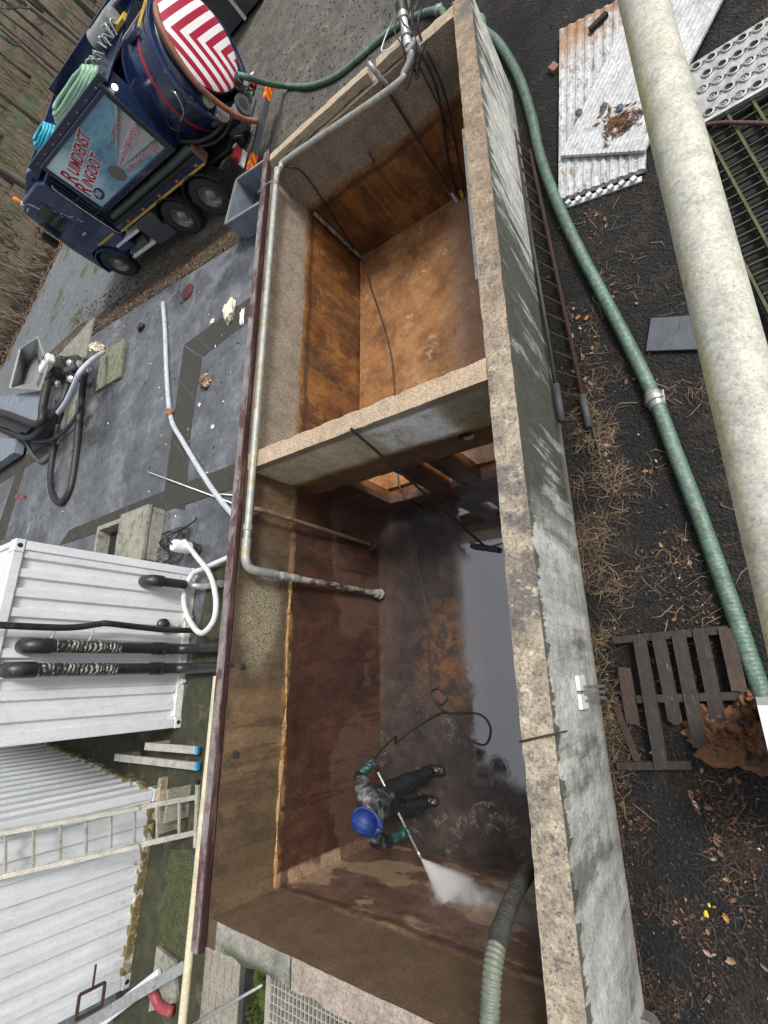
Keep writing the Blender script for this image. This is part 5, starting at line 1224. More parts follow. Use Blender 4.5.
# lily like decoration: thin white leaf strokes on the cab side
rnd = random.Random(11); dec = MB()
for k in range(26):
    u = 6.3 - k * .038 + rnd.uniform(-.05, .05); z = 2.82 - max(0, k - 6) * .05 + rnd.uniform(-.07, .07); L = rnd.uniform(.05, .16) * (1.5 if k < 9 else .7); a = rnd.uniform(-2.6, 2.6); w = .018
    d = V((math.cos(a), 0, math.sin(a))) * L; n = V((-math.sin(a), 0, math.cos(a))) * w; p = V((u, hw + .004, min(z, 2.9)))
    dec.prism([p, p + d * .5 + n, p + d, p + d * .5 - n], (0, .003, 0))
dec.build('leaf_decoration', gm('decal', (.5, .54, .62), (.65, .68, .74), 8, .4), cabo, local=True)
MB().span((5.0, hw + .004, 1.16), (5.95, hw + .009, 1.22)).build('yellow_stripe', M['yellow'], cabo, local=True)
tb_(MB().prism([(4.92, -1.05, 3.0), (4.92, -1.05, 3.2), (5.2, -1.05, 3.24), (6.0, -1.05, 3.02), (6.0, -1.05, 2.98)], (0, 2.1, 0)), 'roof_fairing', M['navy_light'], bevel=.03)
rl_ = MB(); rl_.span((5.2, -1.1, 3.03), (5.26, 1.1, 3.1)); rl_.build('roof_seam', M['navy'], cabo, local=True)
gl = MB()
for z in (.7, .95, 1.2, 1.45, 1.7): gl.span((6.99, -.8, z), (7.02, .8, z + .1))
gl.build('grille', M['black_plastic'], cabo, local=True)
for v in (.9, -.9): MB().box((7.0, v, .75), (.06, .35, .2)).build('headlight', M['chrome'], cabo, local=True, bevel=.02)
bc = tb_(MB().lathe([(.07, 0), (.07, .1), (.05, .15), (0, .16)], (6.62, .95, 2.98), seg=16), 'beacon', M['orange'], smooth=True)
MB().cyl((6.62, .95, 2.9), (6.62, .95, 2.985), .06, 14).build('base', M['white_paint'], bc, smooth=True, local=True)
for v in (1.33, -1.33):
    mm = tb_(MB().box((6.85, v, 2.1), (.12, .22, .42)), 'mirror', M['black_plastic'], bevel=.03)
    MB().tube([(6.8, v * .9, 2.45), (6.85, v, 2.32)], .02, 8).build('mirror_arm', M['black_plastic'], mm, smooth=True, local=True)
# space behind the cab, top tray, coils
tb_(MB().span((4.4, -1.0, 1.0), (4.9, 1.0, 2.1)), 'pump_housing', M['navy'], bevel=.02)
gg = MB()
for k in range(4): gg.tube([(4.38 + k * .16, 1.1, 1.5), (4.38 + k * .16, 1.1, 2.9)], .02, 8)
gg.span((4.36, 1.06, 1.72), (4.92, 1.12, 1.76)); gg.span((4.36, 1.06, 2.2), (4.92, 1.12, 2.24)); tb_(gg, 'rail_guard', M['black_plastic'])
for k in range(3): tb_(MB().box((4.5 + k * .15, 1.02, 1.95), (.11, .06, .36)), 'grey_cover', M['dark_panel'])
tt = MB(); tt.span((.9, -1.0, 3.1), (4.7, 1.15, 3.14)); tt.span((.9, 1.1, 3.14), (4.75, 1.17, 3.3)); tt.span((.9, -1.1, 3.1), (4.7, -1.02, 3.42)); tt.span((4.68, -1.0, 3.14), (4.74, 1.1, 3.3)); tt.span((-.6, -1.14, 3.0), (.9, -1.06, 3.3))
ttr = tb_(tt, 'top_tray', M['navy'], bevel=.01)
for k in range(8): MB().cyl((1.2 + k * .45, 1.172, 3.2), (1.2 + k * .45, 1.178, 3.2), .02, 8).build('rivet', M['chrome'], ttr, local=True)
def coil(cu, cv, cz, ru, rv, n, r, mat, name):
    p = []
    for k in range(n * 14 + 1):
        a = 2 * PI * k / 14; f = 1 - .07 * (k / 14); p.append((cu + ru * f * math.cos(a), cv + rv * f * math.sin(a), cz + .05 * (k / 14) + random.uniform(-.01, .01)))
    return MB().tube(spl(p, 2), r, 10).build(name, mat, tr, smooth='all', local=True)
coil(2.4, .62, 3.2, 1.05, .32, 4, .05, M['green_hose'], 'green_hose_coil')
coil(4.05, .7, 3.2, .42, .3, 4, .035, M['blue_hose'], 'blue_hose_coil')
bm_ = MB(); bm_.cyl((1.0, -.35, 3.32), (1.75, -.35, 3.32), .16, 20); bm_.cyl((1.75, -.35, 3.32), (1.8, -.35, 3.32), .18, 20); tb_(bm_, 'reel_motor', M['galv'], smooth=True)
bm_ = MB(); bm_.cyl((.55, -.6, 3.35), (1.5, -.75, 3.38), .05, 12); bm_.cyl((.3, -.6, 3.32), (.6, -.6, 3.36), .09, 14); tb_(bm_, 'hydraulic_ram', M['chrome'], smooth=True)
bm_ = MB()
for k in range(16):
    p = V((random.uniform(.7, 1.6), random.uniform(-.3, .55), 3.16 + random.uniform(0, .12))); q = p + V((random.uniform(-.3, .3), random.uniform(-.25, .25), random.uniform(0, .12))); bm_.tube(spl([p, p.lerp(q, .5) + V((0, 0, .12)), q], 5), .016, 6)
tb_(bm_, 'tangled_fittings', M['galv'], smooth=True)
tb_(MB().box((.95, -.3, 3.2), (.34, .2, .06), .1), 'yellow_label', M['yellow']); tb_(MB().box((.2, -.05, 3.075), (.05, .75, .03), .1), 'yellow_bar', M['yellow'])
tb_(MB().box((.45, .25, 3.06), (.3, .2, .12)), 'manhole_hinge', M['navy_light'], bevel=.02)
wl = tb_(MB().lathe([(0, .035), (.045, .03), (.055, 0), (.04, -.04)], (.92, 1.1, 2.98), (-1, .5, .2), 16), 'work_lamp', M['white_paint'], smooth=True)
lt_ = bpy.data.materials.new('lit_lamp'); lt_.use_nodes = True; lb = lt_.node_tree.nodes['Principled BSDF']; lb.inputs['Emission Color'].default_value = (1, .96, .86, 1); lb.inputs['Emission Strength'].default_value = 2.5; wl.data.materials[0] = lt_
tb_(MB().lathe([(.07, 0), (.07, .08), (.04, .12), (0, .13)], (1.15, .95, 3.15), seg=14), 'rear_beacon', M['brown_hose'], smooth=True)
for v in (-.75, .62):
    lv = MB(); p0 = V((.75, v, TZ + .75)); lv.tube(spl([(.42, .98, TZ + .1), (.3, 1.06, TZ - .05), (.6, 1.1, TZ - .2), (.72, 1.08, TZ - .05), (.55, 1.04, TZ + .1)], 6), .014, 6); 
    if v > 0: tb_(lv, 'door_lever', M['black_plastic'], smooth=True)

# ------------------------------------------------------------------ worker
def skin_mesh(joints, bones, radii, sub=2, root=0):
    me = bpy.data.meshes.new('sk'); me.from_pydata([V(j) for j in joints], bones, [])
    o = bpy.data.objects.new('sk', me); COL.objects.link(o)
    bm = bmesh.new(); bm.from_mesh(me)
    ly = bm.verts.layers.skin.verify()
    for v in bm.verts:
        r = radii[v.index]; v[ly].radius = (r, r) if isinstance(r, (int, float)) else r
        v[ly].use_root = (v.index == root)
    bm.to_mesh(me); bm.free()
    m = o.modifiers.new('s', 'SKIN'); m.branch_smoothing = .6; m.use_smooth_shade = True
    if sub: s = o.modifiers.new('ss', 'SUBSURF'); s.levels = sub; s.render_levels = sub
    bpy.context.view_layer.update()
    res = bpy.data.meshes.new_from_object(o.evaluated_get(bpy.context.evaluated_depsgraph_get()))
    bpy.data.objects.remove(o)
    for p in res.polygons: p.use_smooth = True
    return res
LH = V((-2.27, 1.13, -.10)); NZ = at(420, 856, -.45); RH = LH.lerp(NZ, .735)
J = dict(pel=(-2.2, .74, -.28), sp1=(-2.19, .74, -.1), sp2=(-2.15, .735, .08), che=(-2.12, .73, .19), neck=(-2.05, .73, .3), head=(-2.0, .73, .4), top=(-1.985, .725, .49),
         shL=(-2.15, .92, .2), elL=(-2.4, 1.02, -.02), haL=LH + V((-.02, -.02, .03)), shR=(-2.05, .54, .19), elR=(-2.1, .4, -.06), haR=RH + V((-.03, -.01, .04)),
         hiL=(-2.2, .84, -.33), knL=(-2.07, .9, -.72), anL=(-2.13, .92, -1.09), toL=(-1.95, .92, -1.14), hiR=(-2.2, .64, -.33), knR=(-2.1, .6, -.72), anR=(-2.24, .58, -1.09), toR=(-2.06, .57, -1.14))
SC_ = 1.16
names = list(J); ix = {n: i for i, n in enumerate(names)}
jl = [V(J[n]) for n in names]
bl = [('pel', 'sp1'), ('sp1', 'sp2'), ('sp2', 'che'), ('che', 'neck'), ('neck', 'head'), ('head', 'top'), ('che', 'shL'), ('shL', 'elL'), ('elL', 'haL'), ('che', 'shR'), ('shR', 'elR'), ('elR', 'haR'), ('pel', 'hiL'), ('hiL', 'knL'), ('knL', 'anL'), ('anL', 'toL'), ('pel', 'hiR'), ('hiR', 'knR'), ('knR', 'anR'), ('anR', 'toR')]
rad = dict(pel=.15, sp1=.16, sp2=.18, che=.17, neck=.065, head=.095, top=.08, shL=.085, elL=.058, haL=.042, shR=.085, elR=.058, haR=.042, hiL=.115, knL=.08, anL=.06, toL=.045, hiR=.115, knR=.08, anR=.06, toR=.045)
bm_ = skin_mesh(jl, [(ix[a], ix[b]) for a, b in bl], [rad[n] * (SC_ if n not in ('neck', 'head', 'top', 'haL', 'haR') else 1.) for n in names], 3, 0)
OV = gm('dark_overalls', (.008, .009, .012), (.022, .024, .03), 9, .4, (.06, .065, .07), .66, 8, .4)
JK = gm('grey_jacket', (.04, .044, .05), (.2, .2, .195), 11, .5, (.014, .016, .02), .48, 6, .6)
BT = gm('rubber_boots', (.012, .012, .013), (.024, .024, .024), 9, .35)
for m_ in (OV, JK, BT, M['skin'], M['teal']): bm_.materials.append(m_)
def slot(c):
    best = None
    for a, b in bl:
        p, q = V(J[a]), V(J[b]); d = q - p; t = max(0, min(1, (c - p).dot(d) / d.length_squared)); dist = (c - p - d * t).length
        if best is None or dist < best[0]: best = (dist, b, t)
    b, t = best[1], best[2]
    if b in ('toL', 'toR') or (b in ('anL', 'anR') and t > .45): return 2
    if b in ('head', 'top') : return 3
    if b in ('haL', 'haR'): return 4 if t > .35 else 1
    if b in ('sp2', 'che', 'shL', 'shR', 'neck') : return 1
    if b in ('elL', 'elR') and t < .6: return 1
    return 0
for v in bm_.vertices:
    if (v.co - V(J['head'])).length > .2:
        q = v.co; f = abs(noise.noise(V((q.x * 9, q.y * 9, q.z * 5)))) + .5 * abs(noise.noise(V((q.x * 19, q.y * 19, q.z * 13)))); v.co = v.co + v.normal * (.03 * f - .012)
for p in bm_.polygons: p.material_index = slot(p.center)
ppl = bpy.data.objects.new('person', bm_); COL.objects.link(ppl)
org = V((-2.18, .74, ZF))
for v in bm_.vertices: v.co -= org
ppl.location = org
tag(ppl, 'worker in dark overalls, grey jacket and blue helmet spraying the basin wall', 'person')
hl = MB(); hc = V((-1.985, .725, .42))
fwd = V((.75, -.35, -.35)).normalized(); up = V((.3, -.1, 1)).normalized(); up = (up - fwd * up.dot(fwd)).normalized(); rt = fwd.cross(up)
prof = []
for k in range(15):
    th = k / 14 * R_(96)
    prof.append((th))
o0 = len(hl.v)
for th in prof:
    for k in range(28):
        a = 2 * PI * k / 28; rr = .112 * math.sin(th) if th > 0 else .001
        e = 1.12 if math.cos(a) != 9 else 1
        ridge = .006 * max(0, 1 - abs(math.sin(a)) * 5) * math.sin(th)
        hl.v.append(hc + fwd * (rr * 1.14 * math.cos(a)) + rt * (rr * math.sin(a)) + up * (.125 * math.cos(th) + ridge))
for i in range(14):
    for k in range(28): hl.f.append([i * 28 + k, (i + 1) * 28 + k, (i + 1) * 28 + (k + 1) % 28, i * 28 + (k + 1) % 28]); hl.m.append(0)
hel = hl.build('hard_hat', M['helmet'], ppl, smooth='all')
br = MB()
n0 = 24
for k in range(n0 + 1):
    a = 2 * PI * k / n0
    ex_ = .012 + .055 * max(0, math.cos(a)) ** 2
    for (r, h) in ((.108, 0), (.112 + ex_ * .8, -.012)): br.v.append(hc + fwd * (r * 1.14 * math.cos(a)) + rt * (r * math.sin(a)) + up * (h - .012))
for k in range(n0): br.f.append([2 * k, 2 * k + 1, 2 * k + 3, 2 * k + 2]); br.m.append(0)
bo_ = br.build('brim', M['helmet'], hel, smooth='all', origin=(0, 0, 0)); so = bo_.modifiers.new('t', 'SOLIDIFY'); so.thickness = .006
rg = MB()
for s in (-1, 1): rg.tube(spl([hc + fwd * .1 + rt * s * .04 + up * .066, hc + rt * s * .04 + up * .117, hc - fwd * .1 + rt * s * .04 + up * .066], 6), .007, 6)
rg.build('ridge', M['helmet'], hel, smooth='all', origin=(0, 0, 0))
vs_ = MB(); vs_.tube(spl([hc + fwd * .0 + rt * .105 - up * .05, hc + fwd * .09 + rt * .07 - up * .055, hc + fwd * .115 - up * .055, hc + fwd * .09 - rt * .07 - up * .055, hc + fwd * .0 - rt * .105 - up * .05], 6), .018, 8)
vs_.build('goggles', M['chrome'], ppl, smooth='all')
# face: nose, mouth and ears
fc = MB(); fz = hc - up * .1 + fwd * .09
fc.lathe([(.0, .035), (.014, .02), (.018, 0)], fz, fwd, 10); fc.box(fz - up * .05 + fwd * .005, (.03, .045, .012), Matrix((fwd, rt, up)).transposed())
for s in (-1, 1): fc.lathe([(0, .012), (.022, .008), (.028, 0)], hc - up * .1 + rt * s * .095 - fwd * .02, rt * s, 10)
fc.build('face', M['skin'], ppl, smooth='all')
# gloves: palm and five curled fingers closed round the lance
LD = (NZ - LH).normalized()
def glove(c, wrist):
    m = MB(); pd = (wrist - c); pd = (pd - LD * pd.dot(LD)).normalized(); sd = LD.cross(pd).normalized()
    m.tube([wrist, c + pd * .05], [.046, .042], 10)
    m.tube([c + pd * .075 - LD * .038, c + pd * .04, c + pd * .03 + LD * .036], [.028, .036, .026], 10)
    for k, (o, ln_) in enumerate(((-.036, .88), (-.012, 1.), (.013, .97), (.036, .8))):
        b = c + LD * o + pd * .034 + sd * .014
        pts = [b, b + sd * .024 * ln_ - pd * .012, b + sd * .022 * ln_ - pd * .044 * ln_, b - sd * .004 - pd * .058 * ln_, b - sd * .024 - pd * .046 * ln_]
        m.tube(spl(pts, 3), .0105, 7)
    b = c + pd * .045 - LD * .035 - sd * .02
    m.tube(spl([b, b - sd * .022 - pd * .02 - LD * .006, b - sd * .014 - pd * .05, b + sd * .008 - pd * .066 + LD * .008], 3), .012, 7)
    m.build('glove', M['teal'], ppl, smooth='all')
glove(LH, V(J['elL']).lerp(LH, .72)); glove(RH, V(J['elR']).lerp(RH, .72))
ln = thing('pressure_lance', 'long thin steel spray lance held across the body by the worker', 'spray lance', LH)
MB().tube([LH - LD * .06, NZ], .012, 8).build('tube', gm('lance_steel', (.4, .4, .4), (.55, .55, .55), 9, .35, metal=.4), ln, smooth='all')
MB().tube([LH - LD * .06, LH + LD * .1], .02, 10).build('handle', M['black_plastic'], ln, smooth='all')
MB().tube([NZ - LD * .05, NZ + LD * .03], [.018, .012], 10).build('nozzle', M['chrome'], ln, smooth='all')
# water spray: droplets and mist
w1 = at(436, 897, 0.02, 1); w2 = at(482, 890, 0.02, 1); wc = (w1 + w2) / 2
sp = MB(); tip = NZ + LD * .03
hwid = (w2 - w1).length / 2
axis_ = (wc - tip).normalized(); slen = (wc - tip).length
nrm_ = axis_.cross((w2 - w1).normalized()).normalized(); side = nrm_.cross(axis_).normalized()
for i in range(9):
    f = i / 8
    for k in range(20):
        a = 2 * PI * k / 20; sp.v.append(V((slen * f, math.cos(a) * (.01 + hwid * 1.15 * f), math.sin(a) * (.01 + .1 * f))))
for i in range(8):
    for k in range(20): sp.f.append([i * 20 + k, i * 20 + (k + 1) % 20, (i + 1) * 20 + (k + 1) % 20, (i + 1) * 20 + k]); sp.m.append(0)
sp.f.append(list(reversed(range(20)))); sp.m.append(0); sp.f.append([160 + k for k in range(20)]); sp.m.append(0)
def spray_vol(dens):
    m = bpy.data.materials.new('spray_volume'); m.use_nodes = True; nt = m.node_tree; nt.nodes.remove(nt.nodes['Principled BSDF'])
    v = nt.nodes.new('ShaderNodeVolumePrincipled'); v.inputs['Color'].default_value = (1, 1, 1, 1); v.inputs['Anisotropy'].default_value = 0.
    def mt(op, a, b=0.):
        n = nt.nodes.new('ShaderNodeMath'); n.operation = op
        for k, q in enumerate((a, b)):
            if isinstance(q, bpy.types.NodeSocket): nt.links.new(q, n.inputs[k])
            else: n.inputs[k].default_value = q
        return n.outputs[0]
    co = nt.nodes.new('ShaderNodeTexCoord'); sx = nt.nodes.new('ShaderNodeSeparateXYZ'); nt.links.new(co.outputs['Object'], sx.inputs[0])
    x, y, z = sx.outputs
    fx = mt('MAXIMUM', mt('DIVIDE', x, slen), .02)
    lat = mt('DIVIDE', y, mt('ADD', mt('MULTIPLY', fx, hwid * 1.15), .01)); th = mt('DIVIDE', z, mt('ADD', mt('MULTIPLY', fx, .1), .01))
    fall = mt('MAXIMUM', mt('SUBTRACT', 1., mt('ADD', mt('POWER', lat, 2.), mt('POWER', th, 2.))), 0.)
    t = nt.nodes.new('ShaderNodeTexNoise'); t.inputs['Scale'].default_value = 5.; t.inputs['Detail'].default_value = 4
    cb = nt.nodes.new('ShaderNodeCombineXYZ'); nt.links.new(mt('MULTIPLY', lat, 1.4), cb.inputs[0]); nt.links.new(mt('MULTIPLY', x, 1.5), cb.inputs[1]); nt.links.new(th, cb.inputs[2]); nt.links.new(cb.outputs[0], t.inputs['Vector'])
    d = mt('MULTIPLY', mt('POWER', fall, 1.5), mt('MULTIPLY', mt('POWER', mt('MULTIPLY', t.outputs['Fac'], 1.7), 3.), mt('DIVIDE', dens, mt('ADD', fx, .25))))
    nt.links.new(d, v.inputs['Density']); nt.links.new(v.outputs[0], nt.nodes['Material Output'].inputs['Volume']); return m
def vol(name, dens, sc_=6., fade=None):
    m = bpy.data.materials.new(name); m.use_nodes = True; nt = m.node_tree; nt.nodes.remove(nt.nodes['Principled BSDF'])
    v = nt.nodes.new('ShaderNodeVolumePrincipled'); v.inputs['Color'].default_value = (1, 1, 1, 1); v.inputs['Anisotropy'].default_value = 0.
    t = nt.nodes.new('ShaderNodeTexNoise'); t.inputs['Scale'].default_value = sc_; t.inputs['Detail'].default_value = 4
    co = nt.nodes.new('ShaderNodeTexCoord'); nt.links.new(co.outputs['Object'], t.inputs['Vector'])
    mr = nt.nodes.new('ShaderNodeMapRange'); mr.inputs[1].default_value = .35; mr.inputs[2].default_value = .7; mr.inputs[3].default_value = dens * .1; mr.inputs[4].default_value = dens
    nt.links.new(t.outputs['Fac'], mr.inputs[0]); last = mr.outputs[0]
    if fade:
        ln_ = nt.nodes.new('ShaderNodeVectorMath'); ln_.operation = 'DIVIDE'; nt.links.new(co.outputs['Object'], ln_.inputs[0]); ln_.inputs[1].default_value = fade
        le = nt.nodes.new('ShaderNodeVectorMath'); le.operation = 'LENGTH'; nt.links.new(ln_.outputs[0], le.inputs[0])
        m2 = nt.nodes.new('ShaderNodeMapRange'); m2.interpolation_type = 'SMOOTHSTEP'; m2.inputs[1].default_value = 1.; m2.inputs[2].default_value = .1; m2.inputs[3].default_value = 0.; m2.inputs[4].default_value = 1.
        nt.links.new(le.outputs['Value'], m2.inputs[0]); mu = nt.nodes.new('ShaderNodeMath'); mu.operation = 'MULTIPLY'; nt.links.new(last, mu.inputs[0]); nt.links.new(m2.outputs[0], mu.inputs[1]); last = mu.outputs[0]
    nt.links.new(last, v.inputs['Density']); nt.links.new(v.outputs[0], nt.nodes['Material Output'].inputs['Volume']); return m
wsp = sp.build('water_spray', spray_vol(62.), None, origin=(0, 0, 0)); wsp.matrix_world = Matrix.Translation(tip) @ Matrix((axis_, side, nrm_)).transposed().to_4x4()
tag(wsp, 'white fan of water spraying from the lance', None, None, 'stuff')
def ell(name, c, r, dens, sc_):
    m = MB(); bm = bmesh.new(); bmesh.ops.create_icosphere(bm, subdivisions=3, radius=1)
    c = V(c); m.add([c + V((v.co.x * r[0], v.co.y * r[1], v.co.z * r[2])) for v in bm.verts], [[v.index for v in f.verts] for f in bm.faces]); bm.free()
    return tag(m.build(name, vol(name + '_volume', dens, sc_, r), None, origin=c), 'pale mist drifting off the sprayed wall', None, None, 'stuff')
mc = at(466, 894, .07, 1); ell('mist', mc, (.5, .085, .27), 15., 11.)
mc = at(520, 905, .3, 1); ell('mist', mc, (.42, .24, .26), 1.5, 5.)
dm_ = MB(); rnd = random.Random(8)
for k in range(2600):
    f = rnd.random() ** .6; c = tip.lerp(wc, f) + side * rnd.gauss(0, .55) * hwid * f + nrm_ * rnd.gauss(0, .03) * f; c.y = max(.004, c.y)
    d = (c - tip).normalized() * rnd.uniform(.004, .02); n = d.orthogonal().normalized() * rnd.uniform(.0008, .002)
    dm_.add([c, c + d * .5 + n, c + d, c + d * .5 - n, c + d * .5 + n.cross(d.normalized())], [(0, 1, 4), (1, 2, 4), (2, 3, 4), (3, 0, 4), (0, 3, 2, 1)])
tag(dm_.build('water_droplets', M['white_paint'], None), 'streaks of water drops in the spray', None, None, 'stuff')

# ------------------------------------------------------------------ right hand side
def gp(px, py, dz=.0):
    z = 0.
    for _ in range(12): q = at(px, py, z + dz); z = gz(q.x, q.y)
    return at(px, py, z + dz)
lh = thing('green_hose', 'very long green ribbed suction hose from the truck round behind the basin', 'hose', gp(655, 400))
hp_ = [at(232, 74, .98), at(246, 77, .85), at(266, 83, .3), gp(285, 86, .1), gp(310, 86, .062), gp(335, 77, .062), gp(358, 59, .062), gp(378, 41, .062), gp(395, 28, .062), gp(415, 17, .062), gp(440, 10.5, .062), V((-.6, 11.9, -.02)), V((-.1, 11.3, .06)), gp(484, 30, .065), gp(500, 45, .065), gp(519, 78, .065), gp(532, 118, .065), gp(540, 155, .065), gp(556, 200, .065), gp(580, 252, .065), gp(608, 305, .065), gp(634, 355, .065), gp(655, 400, .065), gp(676, 455, .065), gp(698, 512, .065), gp(717, 565, .065), gp(735, 615, .065), gp(757, 680, .065), gp(790, 770, .065), gp(830, 880, .065)]
hs_ = spl(hp_, 14)
a, b = ribs(hs_, .06, .032, .002); MB().tube(a, b, 14).build('hose', M['long_hose'], lh, smooth='all')
for (x, y) in ((655, 399), (438, 11)):
    q = gp(x, y, .065); i = min(range(len(hs_)), key=lambda k: (hs_[k] - q).length); t_ = (hs_[i + 1] - hs_[i - 1]).normalized()
    m = MB(); m.lathe([(.062, -.08), (.07, -.07), (.07, -.02), (.086, -.015), (.086, .02), (.07, .025), (.07, .07), (.062, .08)], hs_[i], t_, 20); cpl = m.build('coupling', M['galv'], lh, smooth=True)
    MB().beam(hs_[i] + V((.07, -.05, .03)), hs_[i] + V((.075, .06, .035)), .014, .014).build('latch', M['chrome'], cpl, origin=(0, 0, 0))
# large pale pipe
bp = thing('pale_pipe', 'large pale cream pipe running past close to the camera on the right', 'pipe', (1.6, 4, 1.9))
PZ = 2.1
def pipept(xl, yl, xr, yr):
    a = at(xl, yl, PZ); b = at(xr, yr, PZ); return a, b
# centre line found from both outlines
al, ar = at(615, 0, PZ), at(672, 0, PZ); bl_, br_ = at(768, 655, PZ), at(768, 345, PZ)
def edge(p, q, y): return p.x + (q.x - p.x) * (y - p.y) / (q.y - p.y)
y1_, y2_ = 5.6, 2.6
cA = V(((edge(al, bl_, y1_) + edge(ar, br_, y1_)) / 2, y1_, PZ)); cB = V(((edge(al, bl_, y2_) + edge(ar, br_, y2_)) / 2, y2_, PZ))
RP = .5 * ((edge(ar, br_, 4.) - edge(al, bl_, 4.)))
dirp = (cA - cB).normalized()
MB().tube([cB - dirp * 6.5, cB, cA, cA + dirp * 9], RP * .97, 40).build('pipe', M['big_pipe'], bp, smooth=True)
for s_y in (cB - dirp * 4.5, cA + dirp * 5.5):
    MB().span((s_y.x - .06, s_y.y - .06, 0), (s_y.x + .06, s_y.y + .06, PZ - RP)).build('support_post', M['galv'], bp)
q = at(757, 705, .95)
tag(MB().slab((q.x, q.y - .55, .0), (q.x + .5, q.y, .95), .12, .002, 3, 2).build('white_cabinet', M['white_steel'], None, smooth=True), 'pale box at the right edge below the large pipe', 'box')
# sandwich panels
def sheet(name, pts, z, th, mat, ribdir, lab, per=.09, amp=.012):
    P4 = [V((*at(x, y, z)[:2], z)) for x, y in pts]
    m = MB(); n = 46
    def top(u, v):
        p = P4[0].lerp(P4[1], u).lerp(P4[3].lerp(P4[2], u), v); L = (P4[1] - P4[0]).length
        ph = (u * L / per) % 1; return p + V((0, 0, th + (amp if ph < .5 else 0)))
    L = (P4[1] - P4[0]).length; nu = max(8, int(L / per * 6))
    m.grid(top, nu, 12)
    m.prism(P4, (0, 0, th * .97))
    return tag(m.build(name, mat, None), lab, 'sheet panel', 'sheet panels on the soil')
def panmat(name, rust):
    s = S(name); p = s.xyz()
    c = s.mix(s.ramp(s.noise(4, 8, .7), [(.3, 0.), (.7, 1.)]), (.42, .44, .45), (.58, .6, .62))
    blot = s.m('MULTIPLY', s.step(s.noise(9, 9, .8, s.scale((2, .7, 1))), .5, .6), rust)
    c = s.mix(blot, c, (.16, .09, .05))
    if rust > .5: c = s.mix(s.m('MULTIPLY', s.step(p['Y'], .5, 1.3), s.step(s.noise(3, 8, .75), .35, .55)), c, (.3, .15, .06))
    c = s.mix(s.m('MULTIPLY', s.step(s.noise(14, 9, .85), .5, .62), .6), c, (.22, .2, .18))
    c = s.mix(s.step(s.noise(22, 5, .8), .62, .68), c, (.06, .05, .04))
    return s.out(c, .55, (s.noise(30), .2, .004))
sheet('corrugated_sheet', [(560, 203), (646, 172), (652, -12), (561, 34)], .02, .05, panmat('dirty_sheet', .85), 0, 'rust stained white corrugated sheet, lowest of the stack')
sheet('corrugated_sheet', [(561, 158), (645, 153), (735, -22), (652, -32)], .1, .03, panmat('clean_sheet', .25), 0, 'cleaner white ribbed sheet lying across the rust stained one', .05, .006)
wl_ = MB(); a = at(566, 207, .0); b = at(642, 180, .0)
for k in range(7):
    f = k / 7; wl_.box(a.lerp(b, f + .05) + V((0, 0, .035)), (.05, .05, .06), .4)
wl_.beam(a + V((0, 0, .012)), b + V((0, 0, .012)), .06, .02); tag(wl_.build('sheet_edge', M['white_steel'], None), 'pale ribbed edge sheet showing beneath the rust stained one', 'sheet panel', 'sheet panels on the soil')
q = at(597, 25, .09); tag(MB().box(q + V((.02, 0, .02)), (.22, .07, .05), .35).build('dark_notch', M['void_shade'], None, bevel=.005), 'dark notch in the rust stained sheet, painted as a black block', 'block')  # black piece painting the darkness of a notch in the sheet
dl = MB(); rnd = random.Random(14)
for k in range(150):
    t_ = rnd.random(); c = at(604 + 34 * t_ + rnd.gauss(0, 5), 112 + (1 - t_) * 22 * rnd.random() + rnd.gauss(4, 5), .14 + rnd.uniform(0, .03)); a = rnd.uniform(0, 6.3); L = rnd.uniform(.015, .06); d = V((math.cos(a), math.sin(a), rnd.uniform(-.1, .3))) * L; n = V((-d.y, d.x, .01)) * rnd.uniform(.15, .4)
    dl.add([c - d, c + n, c + d, c - n, c + V((0, 0, .012))], [(0, 1, 4), (1, 2, 4), (2, 3, 4), (3, 0, 4)])
tag(dl.build('bark_debris', M['cloth_brown'], None), 'heap of brown rotten bark lying on the white ribbed sheet', None, None, 'stuff')
for k, (x, y) in enumerate(((604, 107), (579, 113), (620, 108))):
    tag(crumple(at(x, y, .145), (.035, .05, .012), 0, 30 + k).build('grey_leaf', M['slate'], None), ('grey fallen leaf on the ribbed sheet, nearest the pipe', 'grey fallen leaf on the ribbed sheet, farthest left', 'grey fallen leaf on the ribbed sheet, beside the bark')[(1 if k == 1 else 0 if k == 2 else 2)], 'leaf')
q = at(554, 68, .03); tag(MB().box(q, (.09, .14, .06), .4).build('brick', M['brick'], None, bevel=.008), 'broken reddish brick on the black soil left of the sheets', 'brick')
# slate mat
mt = MB(); mt.prism([(*at(x, y, .02)[:2], .02) for x, y in ((651, 319), (700, 316), (704, 350), (646, 352))], (0, 0, .02))
tag(mt.build('slate_mat', M['slate'], None, bevel=.004), 'blue grey rectangular mat half beneath the large pipe', 'mat')
